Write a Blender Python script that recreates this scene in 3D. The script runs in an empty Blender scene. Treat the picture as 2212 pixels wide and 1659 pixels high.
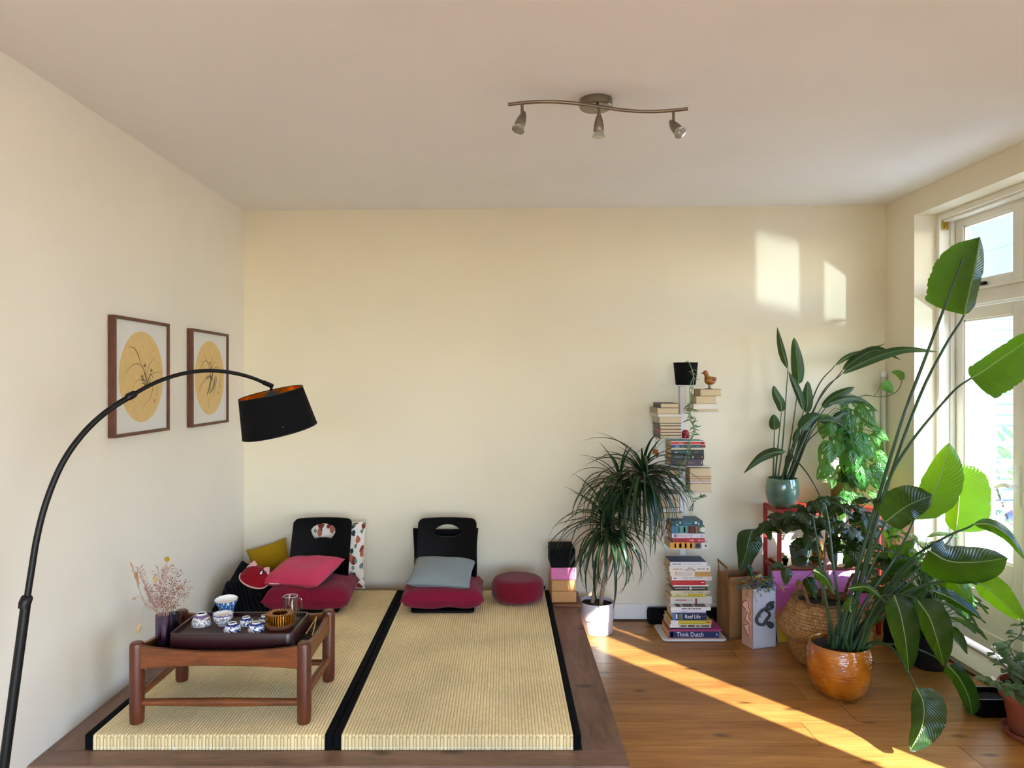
import bpy, math, random
from mathutils import Vector, Matrix, noise as mnoise

# ------------------------------------------------------------------ scene, camera, light
R = math.radians
PI = math.pi
random.seed(7)
scn = bpy.context.scene
COL = scn.collection
CX, CY, FP, CH = 1085.0, 822.0, 1560.0, 1.53          # vanishing point, focal length in pixels, eye height

cam_data = bpy.data.cameras.new('camera')
cam_data.sensor_width = 36.0
cam_data.lens = FP / 2212 * 36
cam_data.shift_x = (1106 - CX) / 2212
cam_data.shift_y = -(829.5 - CY) / 2212
cam_data.clip_start = 0.05
cam = bpy.data.objects.new('camera', cam_data)
COL.objects.link(cam)
cam.location = (0, 0, CH)
cam.rotation_euler = (R(90), 0, 0)
scn.camera = cam

SUN_EL = 26.0
SUN_H = Vector((-0.61, 0.793, 0)).normalized()         # horizontal travel of the sunlight
world = bpy.data.worlds.new('world')
scn.world = world
world.use_nodes = True
wn = world.node_tree
sky = wn.nodes.new('ShaderNodeTexSky')
sky.sky_type = 'NISHITA'
sky.sun_disc = False
sky.sun_elevation = R(SUN_EL)
sky.sun_rotation = R(142)
sky.air_density = 1.0
sky.dust_density = 0.6
sky.ozone_density = 2.0
bg = wn.nodes['Background']
tint = wn.nodes.new('ShaderNodeMix')
tint.data_type = 'RGBA'
tint.blend_type = 'MULTIPLY'
tint.inputs['Factor'].default_value = 1.0
tint.inputs['B'].default_value = (0.85, 0.96, 1.30, 1)
wn.links.new(sky.outputs[0], tint.inputs['A'])
wn.links.new(tint.outputs['Result'], bg.inputs[0])
bg.inputs[1].default_value = 1.0

sun_data = bpy.data.lights.new('sun', 'SUN')
sun_data.energy = 32.0
sun_data.angle = R(0.6)
sun_data.color = (1.0, 0.94, 0.86)
sun = bpy.data.objects.new('sun', sun_data)
COL.objects.link(sun)
sd = Vector((SUN_H.x * math.cos(R(SUN_EL)), SUN_H.y * math.cos(R(SUN_EL)), -math.sin(R(SUN_EL))))
sun.rotation_euler = sd.to_track_quat('-Z', 'Y').to_euler()
sun.location = (6, -6, 6)

def portal(name, loc, rot, sx, sy):
    d = bpy.data.lights.new(name, 'AREA')
    d.shape = 'RECTANGLE'
    d.size, d.size_y = sx, sy
    d.cycles.is_portal = True
    o = bpy.data.objects.new(name, d)
    COL.objects.link(o)
    o.location = loc
    o.rotation_euler = rot
# added lamp standing in for sun reflected up from outside: a narrow parallel beam rising through the door panes
glint = bpy.data.lights.new('terrace_glint', 'AREA')
glint.shape = 'RECTANGLE'
glint.size, glint.size_y = 1.35, 0.40
glint.spread = R(1.5)
glint.energy = 1.5
glint.color = (0.80, 0.92, 1.0)
go = bpy.data.objects.new('terrace_glint', glint)
COL.objects.link(go)
gd = Vector((SUN_H.x * math.cos(R(SUN_EL - 3)), SUN_H.y * math.cos(R(SUN_EL - 3)), math.sin(R(SUN_EL - 3))))
go.location = Vector((2.66, 3.75, 1.70)) - gd * 4.0
go.rotation_euler = gd.to_track_quat('-Z', 'Y').to_euler()
# portals only guide the sky's light through the openings
portal('portal_door', (2.80, 3.70, 1.26), (0, R(90), 0), 2.5, 1.25)
portal('portal_side', (2.80, 1.50, 1.26), (0, R(90), 0), 2.5, 0.9)
portal('portal_near', (2.80, -1.27, 1.26), (0, R(90), 0), 2.5, 1.95)
portal('portal_rear', (0.3, -2.85, 1.3), (R(90), 0, 0), 3.2, 2.3)

scn.view_settings.view_transform = 'Standard'
scn.view_settings.look = 'None'
scn.view_settings.gamma = 1.0
scn.view_settings.use_curve_mapping = False
scn.view_settings.exposure = 0.80
scn.cycles.max_bounces = 12
scn.cycles.diffuse_bounces = 7
scn.cycles.transparent_max_bounces = 16
scn.cycles.caustics_reflective = False
scn.cycles.caustics_refractive = False
scn.cycles.sample_clamp_indirect = 6.0

# ------------------------------------------------------------------ helpers
def at(px, py, Y):
    return Vector(((px - CX) * Y / FP, Y, CH - (py - CY) * Y / FP))

def on(px, py, z):
    Y = (CH - z) * FP / (py - CY)
    return Vector(((px - CX) * Y / FP, Y, z))

def lerp(a, b, t):
    return a + (b - a) * t

def catmull(pts, n):
    """n+1 points on a smooth curve through pts (Vectors)."""
    P = [Vector(p) for p in pts]
    if len(P) == 2:
        return [P[0].lerp(P[1], i / n) for i in range(n + 1)]
    E = [P[0] * 2 - P[1]] + P + [P[-1] * 2 - P[-2]]
    out = []
    m = len(P) - 1
    for i in range(n + 1):
        s = i / n * m
        k = min(int(s), m - 1)
        t = s - k
        a, b, c, d = E[k], E[k + 1], E[k + 2], E[k + 3]
        out.append(0.5 * ((2 * b) + (c - a) * t + (2 * a - 5 * b + 4 * c - d) * t * t + (3 * b - a - 3 * c + d) * t ** 3))
    return out

def hexc(h):
    h = h.lstrip('#')
    f = lambda v: v / 12.92 if v <= 0.04045 else ((v + 0.055) / 1.055) ** 2.4
    return tuple(f(int(h[i:i + 2], 16) / 255) for i in (0, 2, 4)) + (1.0,)

class MB:
    """collects vertices and faces of one mesh"""
    def __init__(self):
        self.v, self.f, self.uv, self.mi, self.cur = [], [], {}, [], 0
    def add(self, vs, fs, uvs=None):
        n = len(self.v)
        self.v += [Vector(p) for p in vs]
        if uvs:
            for i, u in enumerate(uvs):
                self.uv[n + i] = u
        self.f += [tuple(n + i for i in f) for f in fs]
        self.mi += [self.cur] * len(fs)
        return self
    def box(self, c, s, m=None):
        x, y, z = s[0] / 2, s[1] / 2, s[2] / 2
        vs = [Vector(p) for p in ((-x, -y, -z), (x, -y, -z), (x, y, -z), (-x, y, -z), (-x, -y, z), (x, -y, z), (x, y, z), (-x, y, z))]
        if m is not None:
            vs = [m @ p for p in vs]
        c = Vector(c)
        return self.add([c + p for p in vs], [(3, 2, 1, 0), (4, 5, 6, 7), (0, 1, 5, 4), (1, 2, 6, 5), (2, 3, 7, 6), (3, 0, 4, 7)])
    def span(self, lo, hi):
        lo, hi = Vector(lo), Vector(hi)
        return self.box((lo + hi) / 2, hi - lo)
    def tube(self, pts, r, n=8, cap=True, flat=1.0, up=None):
        pts = [Vector(p) for p in pts]
        rs = r if isinstance(r, (list, tuple)) else [r] * len(pts)
        prev = None
        base = len(self.v)
        vs = []
        for i, p in enumerate(pts):
            t = (pts[min(i + 1, len(pts) - 1)] - pts[max(i - 1, 0)])
            t = t.normalized() if t.length > 1e-9 else Vector((0, 0, 1))
            if prev is None:
                a = Vector(up) if up else (Vector((0, 0, 1)) if abs(t.z) < 0.9 else Vector((1, 0, 0)))
            else:
                a = prev
            x = (a - t * a.dot(t)).normalized()
            prev = x
            y = t.cross(x)
            for k in range(n):
                th = 2 * PI * k / n
                vs.append(p + (x * math.cos(th) * flat + y * math.sin(th)) * rs[i])
        fs = []
        for i in range(len(pts) - 1):
            for k in range(n):
                k2 = (k + 1) % n
                fs.append((i * n + k, i * n + k2, (i + 1) * n + k2, (i + 1) * n + k))
        if cap:
            fs.append(tuple(range(n - 1, -1, -1)))
            fs.append(tuple((len(pts) - 1) * n + k for k in range(n)))
        return self.add(vs, fs)
    def lathe(self, prof, n=32, c=(0, 0, 0), m=None, close=False, wob=None):
        """prof: list of (radius, height); revolved about local z"""
        c = Vector(c)
        vs, fs, uvs = [], [], []
        for j, (r, z) in enumerate(prof):
            for k in range(n):
                th = 2 * PI * k / n
                rr = r + (wob(th, j) if wob else 0)
                p = Vector((rr * math.cos(th), rr * math.sin(th), z))
                vs.append(c + (m @ p if m is not None else p))
                uvs.append((k / n, j / max(1, len(prof) - 1)))
        L = len(prof)
        for j in range(L - 1 if not close else L):
            j2 = (j + 1) % L
            for k in range(n):
                k2 = (k + 1) % n
                fs.append((j * n + k, j * n + k2, j2 * n + k2, j2 * n + k))
        if not close:
            if prof[0][0] > 1e-6:
                fs.append(tuple(range(n - 1, -1, -1)))
            if prof[-1][0] > 1e-6:
                fs.append(tuple((L - 1) * n + k for k in range(n)))
        return self.add(vs, fs, uvs)
    def grid(self, fn, nu, nv, skip=None, wrap=False):
        """fn(u, v) -> point, u and v in 0..1"""
        vs, uvs, fs = [], [], []
        for j in range(nv + 1):
            for i in range(nu + 1):
                u, v = i / nu, j / nv
                vs.append(fn(u, v))
                uvs.append((u, v))
        w = nu + 1
        for j in range(nv):
            for i in range(nu):
                if skip and skip(i, j):
                    continue
                fs.append((j * w + i, j * w + i + 1, (j + 1) * w + i + 1, (j + 1) * w + i))
        return self.add(vs, fs, uvs)
    def prism(self, poly, a, b):
        """poly: list of Vectors (closed outline) extruded from offset a to offset b (Vectors)"""
        n = len(poly)
        a, b = Vector(a), Vector(b)
        vs = [Vector(p) + a for p in poly] + [Vector(p) + b for p in poly]
        fs = [tuple(range(n - 1, -1, -1)), tuple(range(n, 2 * n))]
        fs += [(i, (i + 1) % n, n + (i + 1) % n, n + i) for i in range(n)]
        return self.add(vs, fs)
    def ring(self, outer, inner, a, b):
        """a plate with a hole: both outlines hold the same number of points"""
        n = len(outer)
        a, b = Vector(a), Vector(b)
        vs = [Vector(p) + a for p in outer] + [Vector(p) + a for p in inner] + [Vector(p) + b for p in outer] + [Vector(p) + b for p in inner]
        fs = []
        for i in range(n):
            j = (i + 1) % n
            fs += [(i, n + i, n + j, j), (2 * n + i, 2 * n + j, 3 * n + j, 3 * n + i), (i, j, 2 * n + j, 2 * n + i), (n + i, 3 * n + i, 3 * n + j, n + j)]
        return self.add(vs, fs)
    def ball(self, c, r, n=12, m=6, sc=(1, 1, 1), mt=None):
        c = Vector(c)
        vs, fs = [], []
        for j in range(m + 1):
            ph = PI * j / m
            for k in range(n):
                th = 2 * PI * k / n
                p = Vector((math.sin(ph) * math.cos(th) * sc[0], math.sin(ph) * math.sin(th) * sc[1], math.cos(ph) * sc[2])) * r
                vs.append(c + (mt @ p if mt is not None else p))
        for j in range(m):
            for k in range(n):
                k2 = (k + 1) % n
                fs.append((j * n + k, (j + 1) * n + k, (j + 1) * n + k2, j * n + k2))
        return self.add(vs, fs)
    def mesh(self, name, mats, smooth=False, off=Vector((0, 0, 0))):
        me = bpy.data.meshes.new(name)
        me.from_pydata([tuple(p - off) for p in self.v], [], self.f)
        if not isinstance(mats, (list, tuple)):
            mats = [mats]
        for m in mats:
            me.materials.append(m)
        if any(self.mi):
            me.polygons.foreach_set('material_index', self.mi)
        if self.uv:
            ul = me.uv_layers.new(name='UVMap')
            for lp in me.loops:
                ul.data[lp.index].uv = self.uv.get(lp.vertex_index, (0, 0))
        if smooth:
            me.polygons.foreach_set('use_smooth', [True] * len(me.polygons))
            if smooth != 'all':
                try:
                    me.set_sharp_from_angle(angle=R(smooth if smooth is not True else 40))
                except Exception:
                    pass
        me.update()
        return me

def rootloc(o):
    p = Vector((0, 0, 0))
    while o is not None:
        p = p + o.location
        o = o.parent
    return p

def link(name, me, parent=None, loc=None):
    o = bpy.data.objects.new(name, me)
    COL.objects.link(o)
    if parent is not None:
        o.parent = parent
    if loc is not None:
        o.location = loc
    return o

def obj(name, mb, mats, parent=None, smooth=False, bevel=0, loc=None, seg=2):
    """one mesh object; mb in world coordinates (or local ones when loc is given)"""
    if parent is not None:
        off = rootloc(parent) if loc is None else Vector((0, 0, 0))
        o = link(name, mb.mesh(name, mats, smooth, off), parent)
        if loc is not None:
            o.location = loc
    else:
        if loc is None:
            lo = Vector([min(p[i] for p in mb.v) for i in range(3)])
            hi = Vector([max(p[i] for p in mb.v) for i in range(3)])
            loc = Vector(((lo.x + hi.x) / 2, (lo.y + hi.y) / 2, lo.z))
            o = link(name, mb.mesh(name, mats, smooth, loc), None, loc)
        else:
            o = link(name, mb.mesh(name, mats, smooth), None, loc)
    if bevel:
        b = o.modifiers.new('bevel', 'BEVEL')
        b.width = bevel
        b.segments = seg
        b.limit_method = 'ANGLE'
        b.angle_limit = R(35)
    return o

def tag(o, label=None, cat=None, group=None, kind=None):
    if label:
        o['label'] = label
    if cat:
        o['category'] = cat
    if group:
        o['group'] = group
    if kind:
        o['kind'] = kind
    return o

def thing(name, label, cat, loc=(0, 0, 0), group=None):
    o = bpy.data.objects.new(name, None)
    o.empty_display_size = 0.05
    COL.objects.link(o)
    o.location = loc
    return tag(o, label, cat, group)

def struct(name, mb, mats, parent=None, **k):
    o = obj(name, mb, mats, parent, **k)
    if parent is None:
        o['kind'] = 'structure'
    return o

def sroot(name, loc=(0, 0, 0)):
    o = bpy.data.objects.new(name, None)
    COL.objects.link(o)
    o.location = loc
    o['kind'] = 'structure'
    return o

def text_mesh(body, size, depth, mats, font_align='LEFT', sx=1.0, bold=0.0):
    c = bpy.data.curves.new('lettering', 'FONT')
    c.body = body
    c.size = size
    c.extrude = depth
    c.align_x = font_align
    c.align_y = 'CENTER'
    c.offset = bold
    c.resolution_u = 3
    o = bpy.data.objects.new('lettering', c)
    COL.objects.link(o)
    dg = bpy.context.evaluated_depsgraph_get()
    me = bpy.data.meshes.new_from_object(o.evaluated_get(dg))
    bpy.data.objects.remove(o)
    bpy.data.curves.remove(c)
    me.materials.clear()
    me.materials.append(mats)
    for v in me.vertices:
        v.co.x *= sx
    return me

# ------------------------------------------------------------------ materials
def newmat(name):
    m = bpy.data.materials.new(name)
    m.use_nodes = True
    nt = m.node_tree
    return m, nt, nt.nodes['Principled BSDF']

def N(nt, typ, **kw):
    n = nt.nodes.new(typ)
    for k, v in kw.items():
        if k.startswith('i_'):
            n.inputs[k[2:].replace('_', ' ')].default_value = v
        else:
            setattr(n, k, v)
    return n

def ramp(nt, stops, interp='LINEAR'):
    n = nt.nodes.new('ShaderNodeValToRGB')
    n.color_ramp.interpolation = interp
    e = n.color_ramp.elements
    while len(e) < len(stops):
        e.new(0.5)
    for el, (p, c) in zip(e, stops):
        el.position = p
        el.color = c if len(c) == 4 else tuple(c) + (1,)
    return n

def coords(nt, kind='Object', scale=(1, 1, 1), rot=(0, 0, 0), loc=(0, 0, 0)):
    tc = nt.nodes.new('ShaderNodeTexCoord')
    mp = nt.nodes.new('ShaderNodeMapping')
    mp.inputs['Scale'].default_value = scale
    mp.inputs['Rotation'].default_value = rot
    mp.inputs['Location'].default_value = loc
    nt.links.new(tc.outputs[kind], mp.inputs[0])
    return mp.outputs[0]

def plain(name, col, rough=0.6, metal=0.0, spec=0.5, var=0.0, vscale=12.0, bump=0.0, bscale=200.0, coat=0.0, sheen=0.0):
    m, nt, b = newmat(name)
    c = hexc(col) if isinstance(col, str) else tuple(col) + (1,)
    b.inputs['Base Color'].default_value = c
    b.inputs['Roughness'].default_value = rough
    b.inputs['Metallic'].default_value = metal
    b.inputs['Specular IOR Level'].default_value = spec
    b.inputs['Coat Weight'].default_value = coat
    if sheen:
        b.inputs['Sheen Weight'].default_value = sheen
        b.inputs['Sheen Roughness'].default_value = 0.5
    co = coords(nt) if (var or bump) else None
    if var:
        n = N(nt, 'ShaderNodeTexNoise', i_Scale=vscale, i_Detail=3.0)
        nt.links.new(co, n.inputs['Vector'])
        lo = tuple(max(0, x * (1 - var)) for x in c[:3])
        hi = tuple(min(1, x * (1 + var)) for x in c[:3])
        rp = ramp(nt, [(0.3, lo), (0.7, hi)])
        nt.links.new(n.outputs[0], rp.inputs[0])
        nt.links.new(rp.outputs[0], b.inputs['Base Color'])
    if bump:
        n = N(nt, 'ShaderNodeTexNoise', i_Scale=bscale, i_Detail=2.0)
        nt.links.new(co, n.inputs['Vector'])
        bp = N(nt, 'ShaderNodeBump', i_Strength=bump, i_Distance=0.01)
        nt.links.new(n.outputs[0], bp.inputs['Height'])
        nt.links.new(bp.outputs[0], b.inputs['Normal'])
    return m

def wood(name, dark, light, rough=0.4, scale=(1.5, 14, 14), coat=0.0, knots=False, obvar=0.0, rot=(0, 0, 0)):
    """grain runs along local x"""
    m, nt, b = newmat(name)
    oi = nt.nodes.new('ShaderNodeObjectInfo')
    tc = nt.nodes.new('ShaderNodeTexCoord')
    ad = N(nt, 'ShaderNodeVectorMath', operation='ADD')
    sc = N(nt, 'ShaderNodeVectorMath', operation='SCALE')
    sc.inputs['Scale'].default_value = 37.0
    cmb = nt.nodes.new('ShaderNodeCombineXYZ')
    for k in range(3):
        nt.links.new(oi.outputs['Random'], cmb.inputs[k])
    nt.links.new(cmb.outputs[0], sc.inputs[0])
    nt.links.new(tc.outputs['Object'], ad.inputs[0])
    nt.links.new(sc.outputs[0], ad.inputs[1])
    mp = nt.nodes.new('ShaderNodeMapping')
    mp.inputs['Scale'].default_value = scale
    mp.inputs['Rotation'].default_value = rot
    nt.links.new(ad.outputs[0], mp.inputs[0])
    n1 = N(nt, 'ShaderNodeTexNoise', i_Scale=1.0, i_Detail=4.0, i_Distortion=0.6)
    n2 = N(nt, 'ShaderNodeTexNoise', i_Scale=6.0, i_Detail=3.0)
    nt.links.new(mp.outputs[0], n1.inputs['Vector'])
    nt.links.new(mp.outputs[0], n2.inputs['Vector'])
    mx = N(nt, 'ShaderNodeMath', operation='MULTIPLY_ADD')
    mx.inputs[1].default_value = 0.4
    nt.links.new(n2.outputs[0], mx.inputs[0])
    ml = N(nt, 'ShaderNodeMath', operation='MULTIPLY')
    ml.inputs[1].default_value = 0.6
    nt.links.new(n1.outputs[0], ml.inputs[0])
    nt.links.new(ml.outputs[0], mx.inputs[2])
    rp = ramp(nt, [(0.32, hexc(dark)), (0.66, hexc(light))])
    nt.links.new(mx.outputs[0], rp.inputs[0])
    out = rp.outputs[0]
    if knots:
        mk = nt.nodes.new('ShaderNodeMapping')
        mk.inputs['Scale'].default_value = (1.5, 3.4, 1)
        nt.links.new(ad.outputs[0], mk.inputs[0])
        vo = N(nt, 'ShaderNodeTexVoronoi', i_Scale=1.0, voronoi_dimensions='2D')
        nz = N(nt, 'ShaderNodeTexNoise', i_Scale=3.0)
        nt.links.new(mk.outputs[0], nz.inputs['Vector'])
        mx2 = N(nt, 'ShaderNodeVectorMath', operation='MULTIPLY_ADD')
        mx2.inputs[1].default_value = (0.12, 0.12, 0.12)
        nt.links.new(nz.outputs['Color'], mx2.inputs[0])
        nt.links.new(mk.outputs[0], mx2.inputs[2])
        nt.links.new(mx2.outputs[0], vo.inputs['Vector'])
        rk = ramp(nt, [(0.0, (0.16, 0.13, 0.11)), (0.035, (0.42, 0.38, 0.34)), (0.075, (1, 1, 1))])
        nt.links.new(vo.outputs['Distance'], rk.inputs[0])
        mm = N(nt, 'ShaderNodeMix', data_type='RGBA', blend_type='MULTIPLY')
        mm.inputs['Factor'].default_value = 0.9
        nt.links.new(out, mm.inputs['A'])
        nt.links.new(rk.outputs[0], mm.inputs['B'])
        out = mm.outputs['Result']
    if obvar:
        hv = nt.nodes.new('ShaderNodeHueSaturation')
        mr = N(nt, 'ShaderNodeMapRange')
        mr.inputs['To Min'].default_value = 1 - obvar
        mr.inputs['To Max'].default_value = 1 + obvar
        nt.links.new(oi.outputs['Random'], mr.inputs['Value'])
        nt.links.new(mr.outputs[0], hv.inputs['Value'])
        nt.links.new(out, hv.inputs['Color'])
        out = hv.outputs[0]
    nt.links.new(out, b.inputs['Base Color'])
    b.inputs['Roughness'].default_value = rough
    b.inputs['Coat Weight'].default_value = coat
    b.inputs['Coat Roughness'].default_value = 0.25
    bp = N(nt, 'ShaderNodeBump', i_Strength=0.12, i_Distance=0.004)
    nt.links.new(mx.outputs[0], bp.inputs['Height'])
    nt.links.new(bp.outputs[0], b.inputs['Normal'])
    return m

def cloth(name, col, weave=900.0, var=0.10, rough=0.9, sheen=0.15, bump=0.25):
    m, nt, b = newmat(name)
    c = hexc(col)
    co = coords(nt)
    mpx = nt.nodes.new('ShaderNodeMapping'); mpx.inputs['Scale'].default_value = (weave, weave * 0.08, weave * 0.3)
    mpy = nt.nodes.new('ShaderNodeMapping'); mpy.inputs['Scale'].default_value = (weave * 0.08, weave, weave * 0.3)
    n1, n2 = N(nt, 'ShaderNodeTexNoise', i_Scale=1.0), N(nt, 'ShaderNodeTexNoise', i_Scale=1.0)
    nt.links.new(co, mpx.inputs[0]); nt.links.new(co, mpy.inputs[0])
    nt.links.new(mpx.outputs[0], n1.inputs['Vector']); nt.links.new(mpy.outputs[0], n2.inputs['Vector'])
    ad = N(nt, 'ShaderNodeMath', operation='ADD')
    nt.links.new(n1.outputs[0], ad.inputs[0]); nt.links.new(n2.outputs[0], ad.inputs[1])
    hf = N(nt, 'ShaderNodeMath', operation='MULTIPLY'); hf.inputs[1].default_value = 0.5
    nt.links.new(ad.outputs[0], hf.inputs[0])
    rp = ramp(nt, [(0.35, tuple(x * (1 - var * 2.2) for x in c[:3])), (0.65, tuple(min(1, x * (1 + var * 1.6)) for x in c[:3]))])
    nt.links.new(hf.outputs[0], rp.inputs[0])
    nt.links.new(rp.outputs[0], b.inputs['Base Color'])
    b.inputs['Roughness'].default_value = rough
    b.inputs['Specular IOR Level'].default_value = 0.15
    b.inputs['Sheen Weight'].default_value = sheen
    bp = N(nt, 'ShaderNodeBump', i_Strength=bump, i_Distance=0.003)
    nt.links.new(hf.outputs[0], bp.inputs['Height'])
    w = N(nt, 'ShaderNodeTexNoise', i_Scale=14.0, i_Detail=2.0)
    nt.links.new(co, w.inputs['Vector'])
    bp2 = N(nt, 'ShaderNodeBump', i_Strength=0.25, i_Distance=0.02)
    nt.links.new(w.outputs[0], bp2.inputs['Height'])
    nt.links.new(bp2.outputs[0], bp.inputs['Normal'])
    nt.links.new(bp.outputs[0], b.inputs['Normal'])
    return m

def leafmat(name, dark, light, trans=None, veins=26.0, amount=0.35, rough=0.35, skew=0.9, mid='#7a9c48', vein_dark=0.75):
    """leaf with a pale midrib and side veins laid out in UV; lets light through"""
    m, nt, b = newmat(name)
    tc = nt.nodes.new('ShaderNodeTexCoord')
    sp = nt.nodes.new('ShaderNodeSeparateXYZ')
    nt.links.new(tc.outputs['UV'], sp.inputs[0])
    def mth(op, a, c=None, d=None):
        n = N(nt, 'ShaderNodeMath', operation=op)
        for k, v in enumerate((a, c, d)):
            if v is None:
                continue
            if isinstance(v, (int, float)):
                n.inputs[k].default_value = v
            else:
                nt.links.new(v, n.inputs[k])
        return n.outputs[0]
    au = mth('ABSOLUTE', mth('SUBTRACT', sp.outputs['X'], 0.5))
    ph = mth('MULTIPLY', mth('SUBTRACT', sp.outputs['Y'], mth('MULTIPLY', au, skew * 0.5)), veins * 2 * PI)
    sv = mth('SINE', ph)
    vein = mth('POWER', mth('MULTIPLY_ADD', sv, 0.5, 0.5), 6.0)
    nz = N(nt, 'ShaderNodeTexNoise', i_Scale=5.0, i_Detail=2.0)
    nt.links.new(tc.outputs['Object'], nz.inputs['Vector'])
    oi = nt.nodes.new('ShaderNodeObjectInfo')
    f = mth('ADD', mth('MULTIPLY', nz.outputs[0], 0.6), mth('MULTIPLY', oi.outputs['Random'], 0.4))
    rp = ramp(nt, [(0.25, hexc(dark)), (0.75, hexc(light))])
    nt.links.new(f, rp.inputs[0])
    m1 = N(nt, 'ShaderNodeMix', data_type='RGBA', blend_type='MULTIPLY')
    m1.inputs['B'].default_value = (vein_dark, vein_dark * 1.04, vein_dark, 1)
    nt.links.new(mth('MULTIPLY', vein, 0.8), m1.inputs['Factor'])
    nt.links.new(rp.outputs[0], m1.inputs['A'])
    m2 = N(nt, 'ShaderNodeMix', data_type='RGBA')
    m2.inputs['B'].default_value = hexc(mid)
    nt.links.new(mth('LESS_THAN', au, 0.012), m2.inputs['Factor'])
    nt.links.new(m1.outputs['Result'], m2.inputs['A'])
    nt.links.new(m2.outputs['Result'], b.inputs['Base Color'])
    b.inputs['Roughness'].default_value = rough
    bp = N(nt, 'ShaderNodeBump', i_Strength=0.32, i_Distance=0.005)
    nt.links.new(sv, bp.inputs['Height'])
    nt.links.new(bp.outputs[0], b.inputs['Normal'])
    tr = nt.nodes.new('ShaderNodeBsdfTranslucent')
    t2 = N(nt, 'ShaderNodeMix', data_type='RGBA', blend_type='MIX')
    t2.inputs['Factor'].default_value = 0.65
    t2.inputs['B'].default_value = hexc(trans or '#a6d21c')
    nt.links.new(m1.outputs['Result'], t2.inputs['A'])
    nt.links.new(t2.outputs['Result'], tr.inputs['Color'])
    ms = nt.nodes.new('ShaderNodeMixShader')
    ms.inputs[0].default_value = amount
    nt.links.new(b.outputs[0], ms.inputs[1])
    nt.links.new(tr.outputs[0], ms.inputs[2])
    nt.links.new(ms.outputs[0], nt.nodes['Material Output'].inputs[0])
    return m

def glass(name, tint='#ffffff', refl=0.08, rough=0.02, alpha=0.0):
    """thin clear glass: lets light straight through, reflects at grazing angles"""
    m, nt, b = newmat(name)
    nt.nodes.remove(b)
    t = nt.nodes.new('ShaderNodeBsdfTransparent')
    t.inputs[0].default_value = hexc(tint)
    g = nt.nodes.new('ShaderNodeBsdfGlossy')
    g.inputs['Roughness'].default_value = rough
    lw = nt.nodes.new('ShaderNodeLayerWeight')
    lw.inputs[0].default_value = 0.25
    ml = N(nt, 'ShaderNodeMath', operation='MULTIPLY_ADD')
    ml.inputs[1].default_value = 0.40
    ml.inputs[2].default_value = refl * 0.5
    nt.links.new(lw.outputs['Fresnel'], ml.inputs[0])
    ms = nt.nodes.new('ShaderNodeMixShader')
    nt.links.new(ml.outputs[0], ms.inputs[0])
    nt.links.new(t.outputs[0], ms.inputs[1])
    nt.links.new(g.outputs[0], ms.inputs[2])
    nt.links.new(ms.outputs[0], nt.nodes['Material Output'].inputs[0])
    return m

M = {}
M['wall'] = plain('wall_paint', '#e7dfc9', 0.9, spec=0.2, var=0.02, vscale=2.0, bump=0.03, bscale=60)
M['wall_skylit'] = plain('wall_paint_skylit', '#eae5d8', 0.9, spec=0.2, var=0.02, vscale=2.0, bump=0.03, bscale=60)  # back wall paint, paled: the sky's light is put into the colour
M['ceiling'] = plain('ceiling_paint', '#eff0f3', 0.9, spec=0.2, var=0.02, vscale=1.5, bump=0.04, bscale=40)
M['white_paint'] = plain('white_paint', '#eeece6', 0.45, var=0.02)
M['frame_paint'] = plain('window_frame_paint', '#ebe9e0', 0.4, var=0.02)
M['plank'] = wood('oak_plank', '#8e5a2a', '#c08a4a', 0.40, (1.1, 11, 11), coat=0.15, knots=True, obvar=0.16)
M['brown_wood'] = wood('stained_wood', '#5f4536', '#8f6f5b', 0.45, (1.6, 9, 9), knots=True, obvar=0.05)
M['teak'] = wood('teak_wood', '#4a2510', '#8a4b20', 0.36, (2.5, 22, 22), coat=0.1)
M['teak_leg'] = wood('teak_leg_wood', '#3a190d', '#682f17', 0.36, (22, 22, 3.0), coat=0.1)
M['walnut'] = wood('walnut_frame', '#3e1f14', '#6b3a26', 0.45, (20, 3, 20))
M['black'] = plain('black_paint', '#040405', 0.45, spec=0.2)
M['black_satin'] = plain('black_satin', '#030305', 0.38, spec=0.12)
M['white'] = plain('white_plastic', '#ececec', 0.4)
M['soil'] = plain('potting_soil', '#1c1410', 0.95, var=0.5, vscale=60, bump=0.8, bscale=90)
M['pane'] = glass('window_glass', '#f6fbfa', 0.06)
M['steel'] = plain('brushed_steel', '#8d8377', 0.32, metal=1.0, var=0.05, vscale=40)
M['brass'] = plain('brass', '#b8963f', 0.35, metal=0.9)

# ------------------------------------------------------------------ the room
XL, XR, YB, YF = -1.652, 2.449, 4.62, -2.6
PZ, TZ = 0.192, 0.248                                   # platform top, tatami top

cz = lambda x: 2.617 + (x - XL) / (XR - XL) * 0.035     # the ceiling is a touch higher on the window side
m = MB()
vs = []
for y in (YF - 0.2, YB + 0.2):
    for x in (XL - 0.2, XR + 0.35):
        vs += [(x, y, cz(x)), (x, y, cz(x) + 0.15)]
m.add(vs, [(0, 4, 6, 2), (1, 3, 7, 5), (0, 2, 3, 1), (4, 5, 7, 6), (0, 1, 5, 4), (2, 6, 7, 3)])
struct('ceiling', m, M['ceiling'])
struct('wall_left', MB().span((XL - 0.2, YF - 0.2, -0.1), (XL, YB + 0.2, 2.70)), M['wall_skylit'])
struct('wall_back', MB().span((XL, YB, -0.1), (XR + 0.35, YB + 0.2, 2.75)), M['wall'])
m = MB()
for y0, y1, z0, z1 in ((4.293, YB, -0.1, 2.75), (YF - 0.2, 4.293, 2.512, 2.75),  (-0.30, 1.19, -0.1, 2.512), (YF - 0.2, -2.24, -0.1, 2.512),
                       (2.34, 3.09, -0.1, 2.512)):
    m.span((XR, y0, z0), (XR + 0.30, y1, z1))
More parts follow.
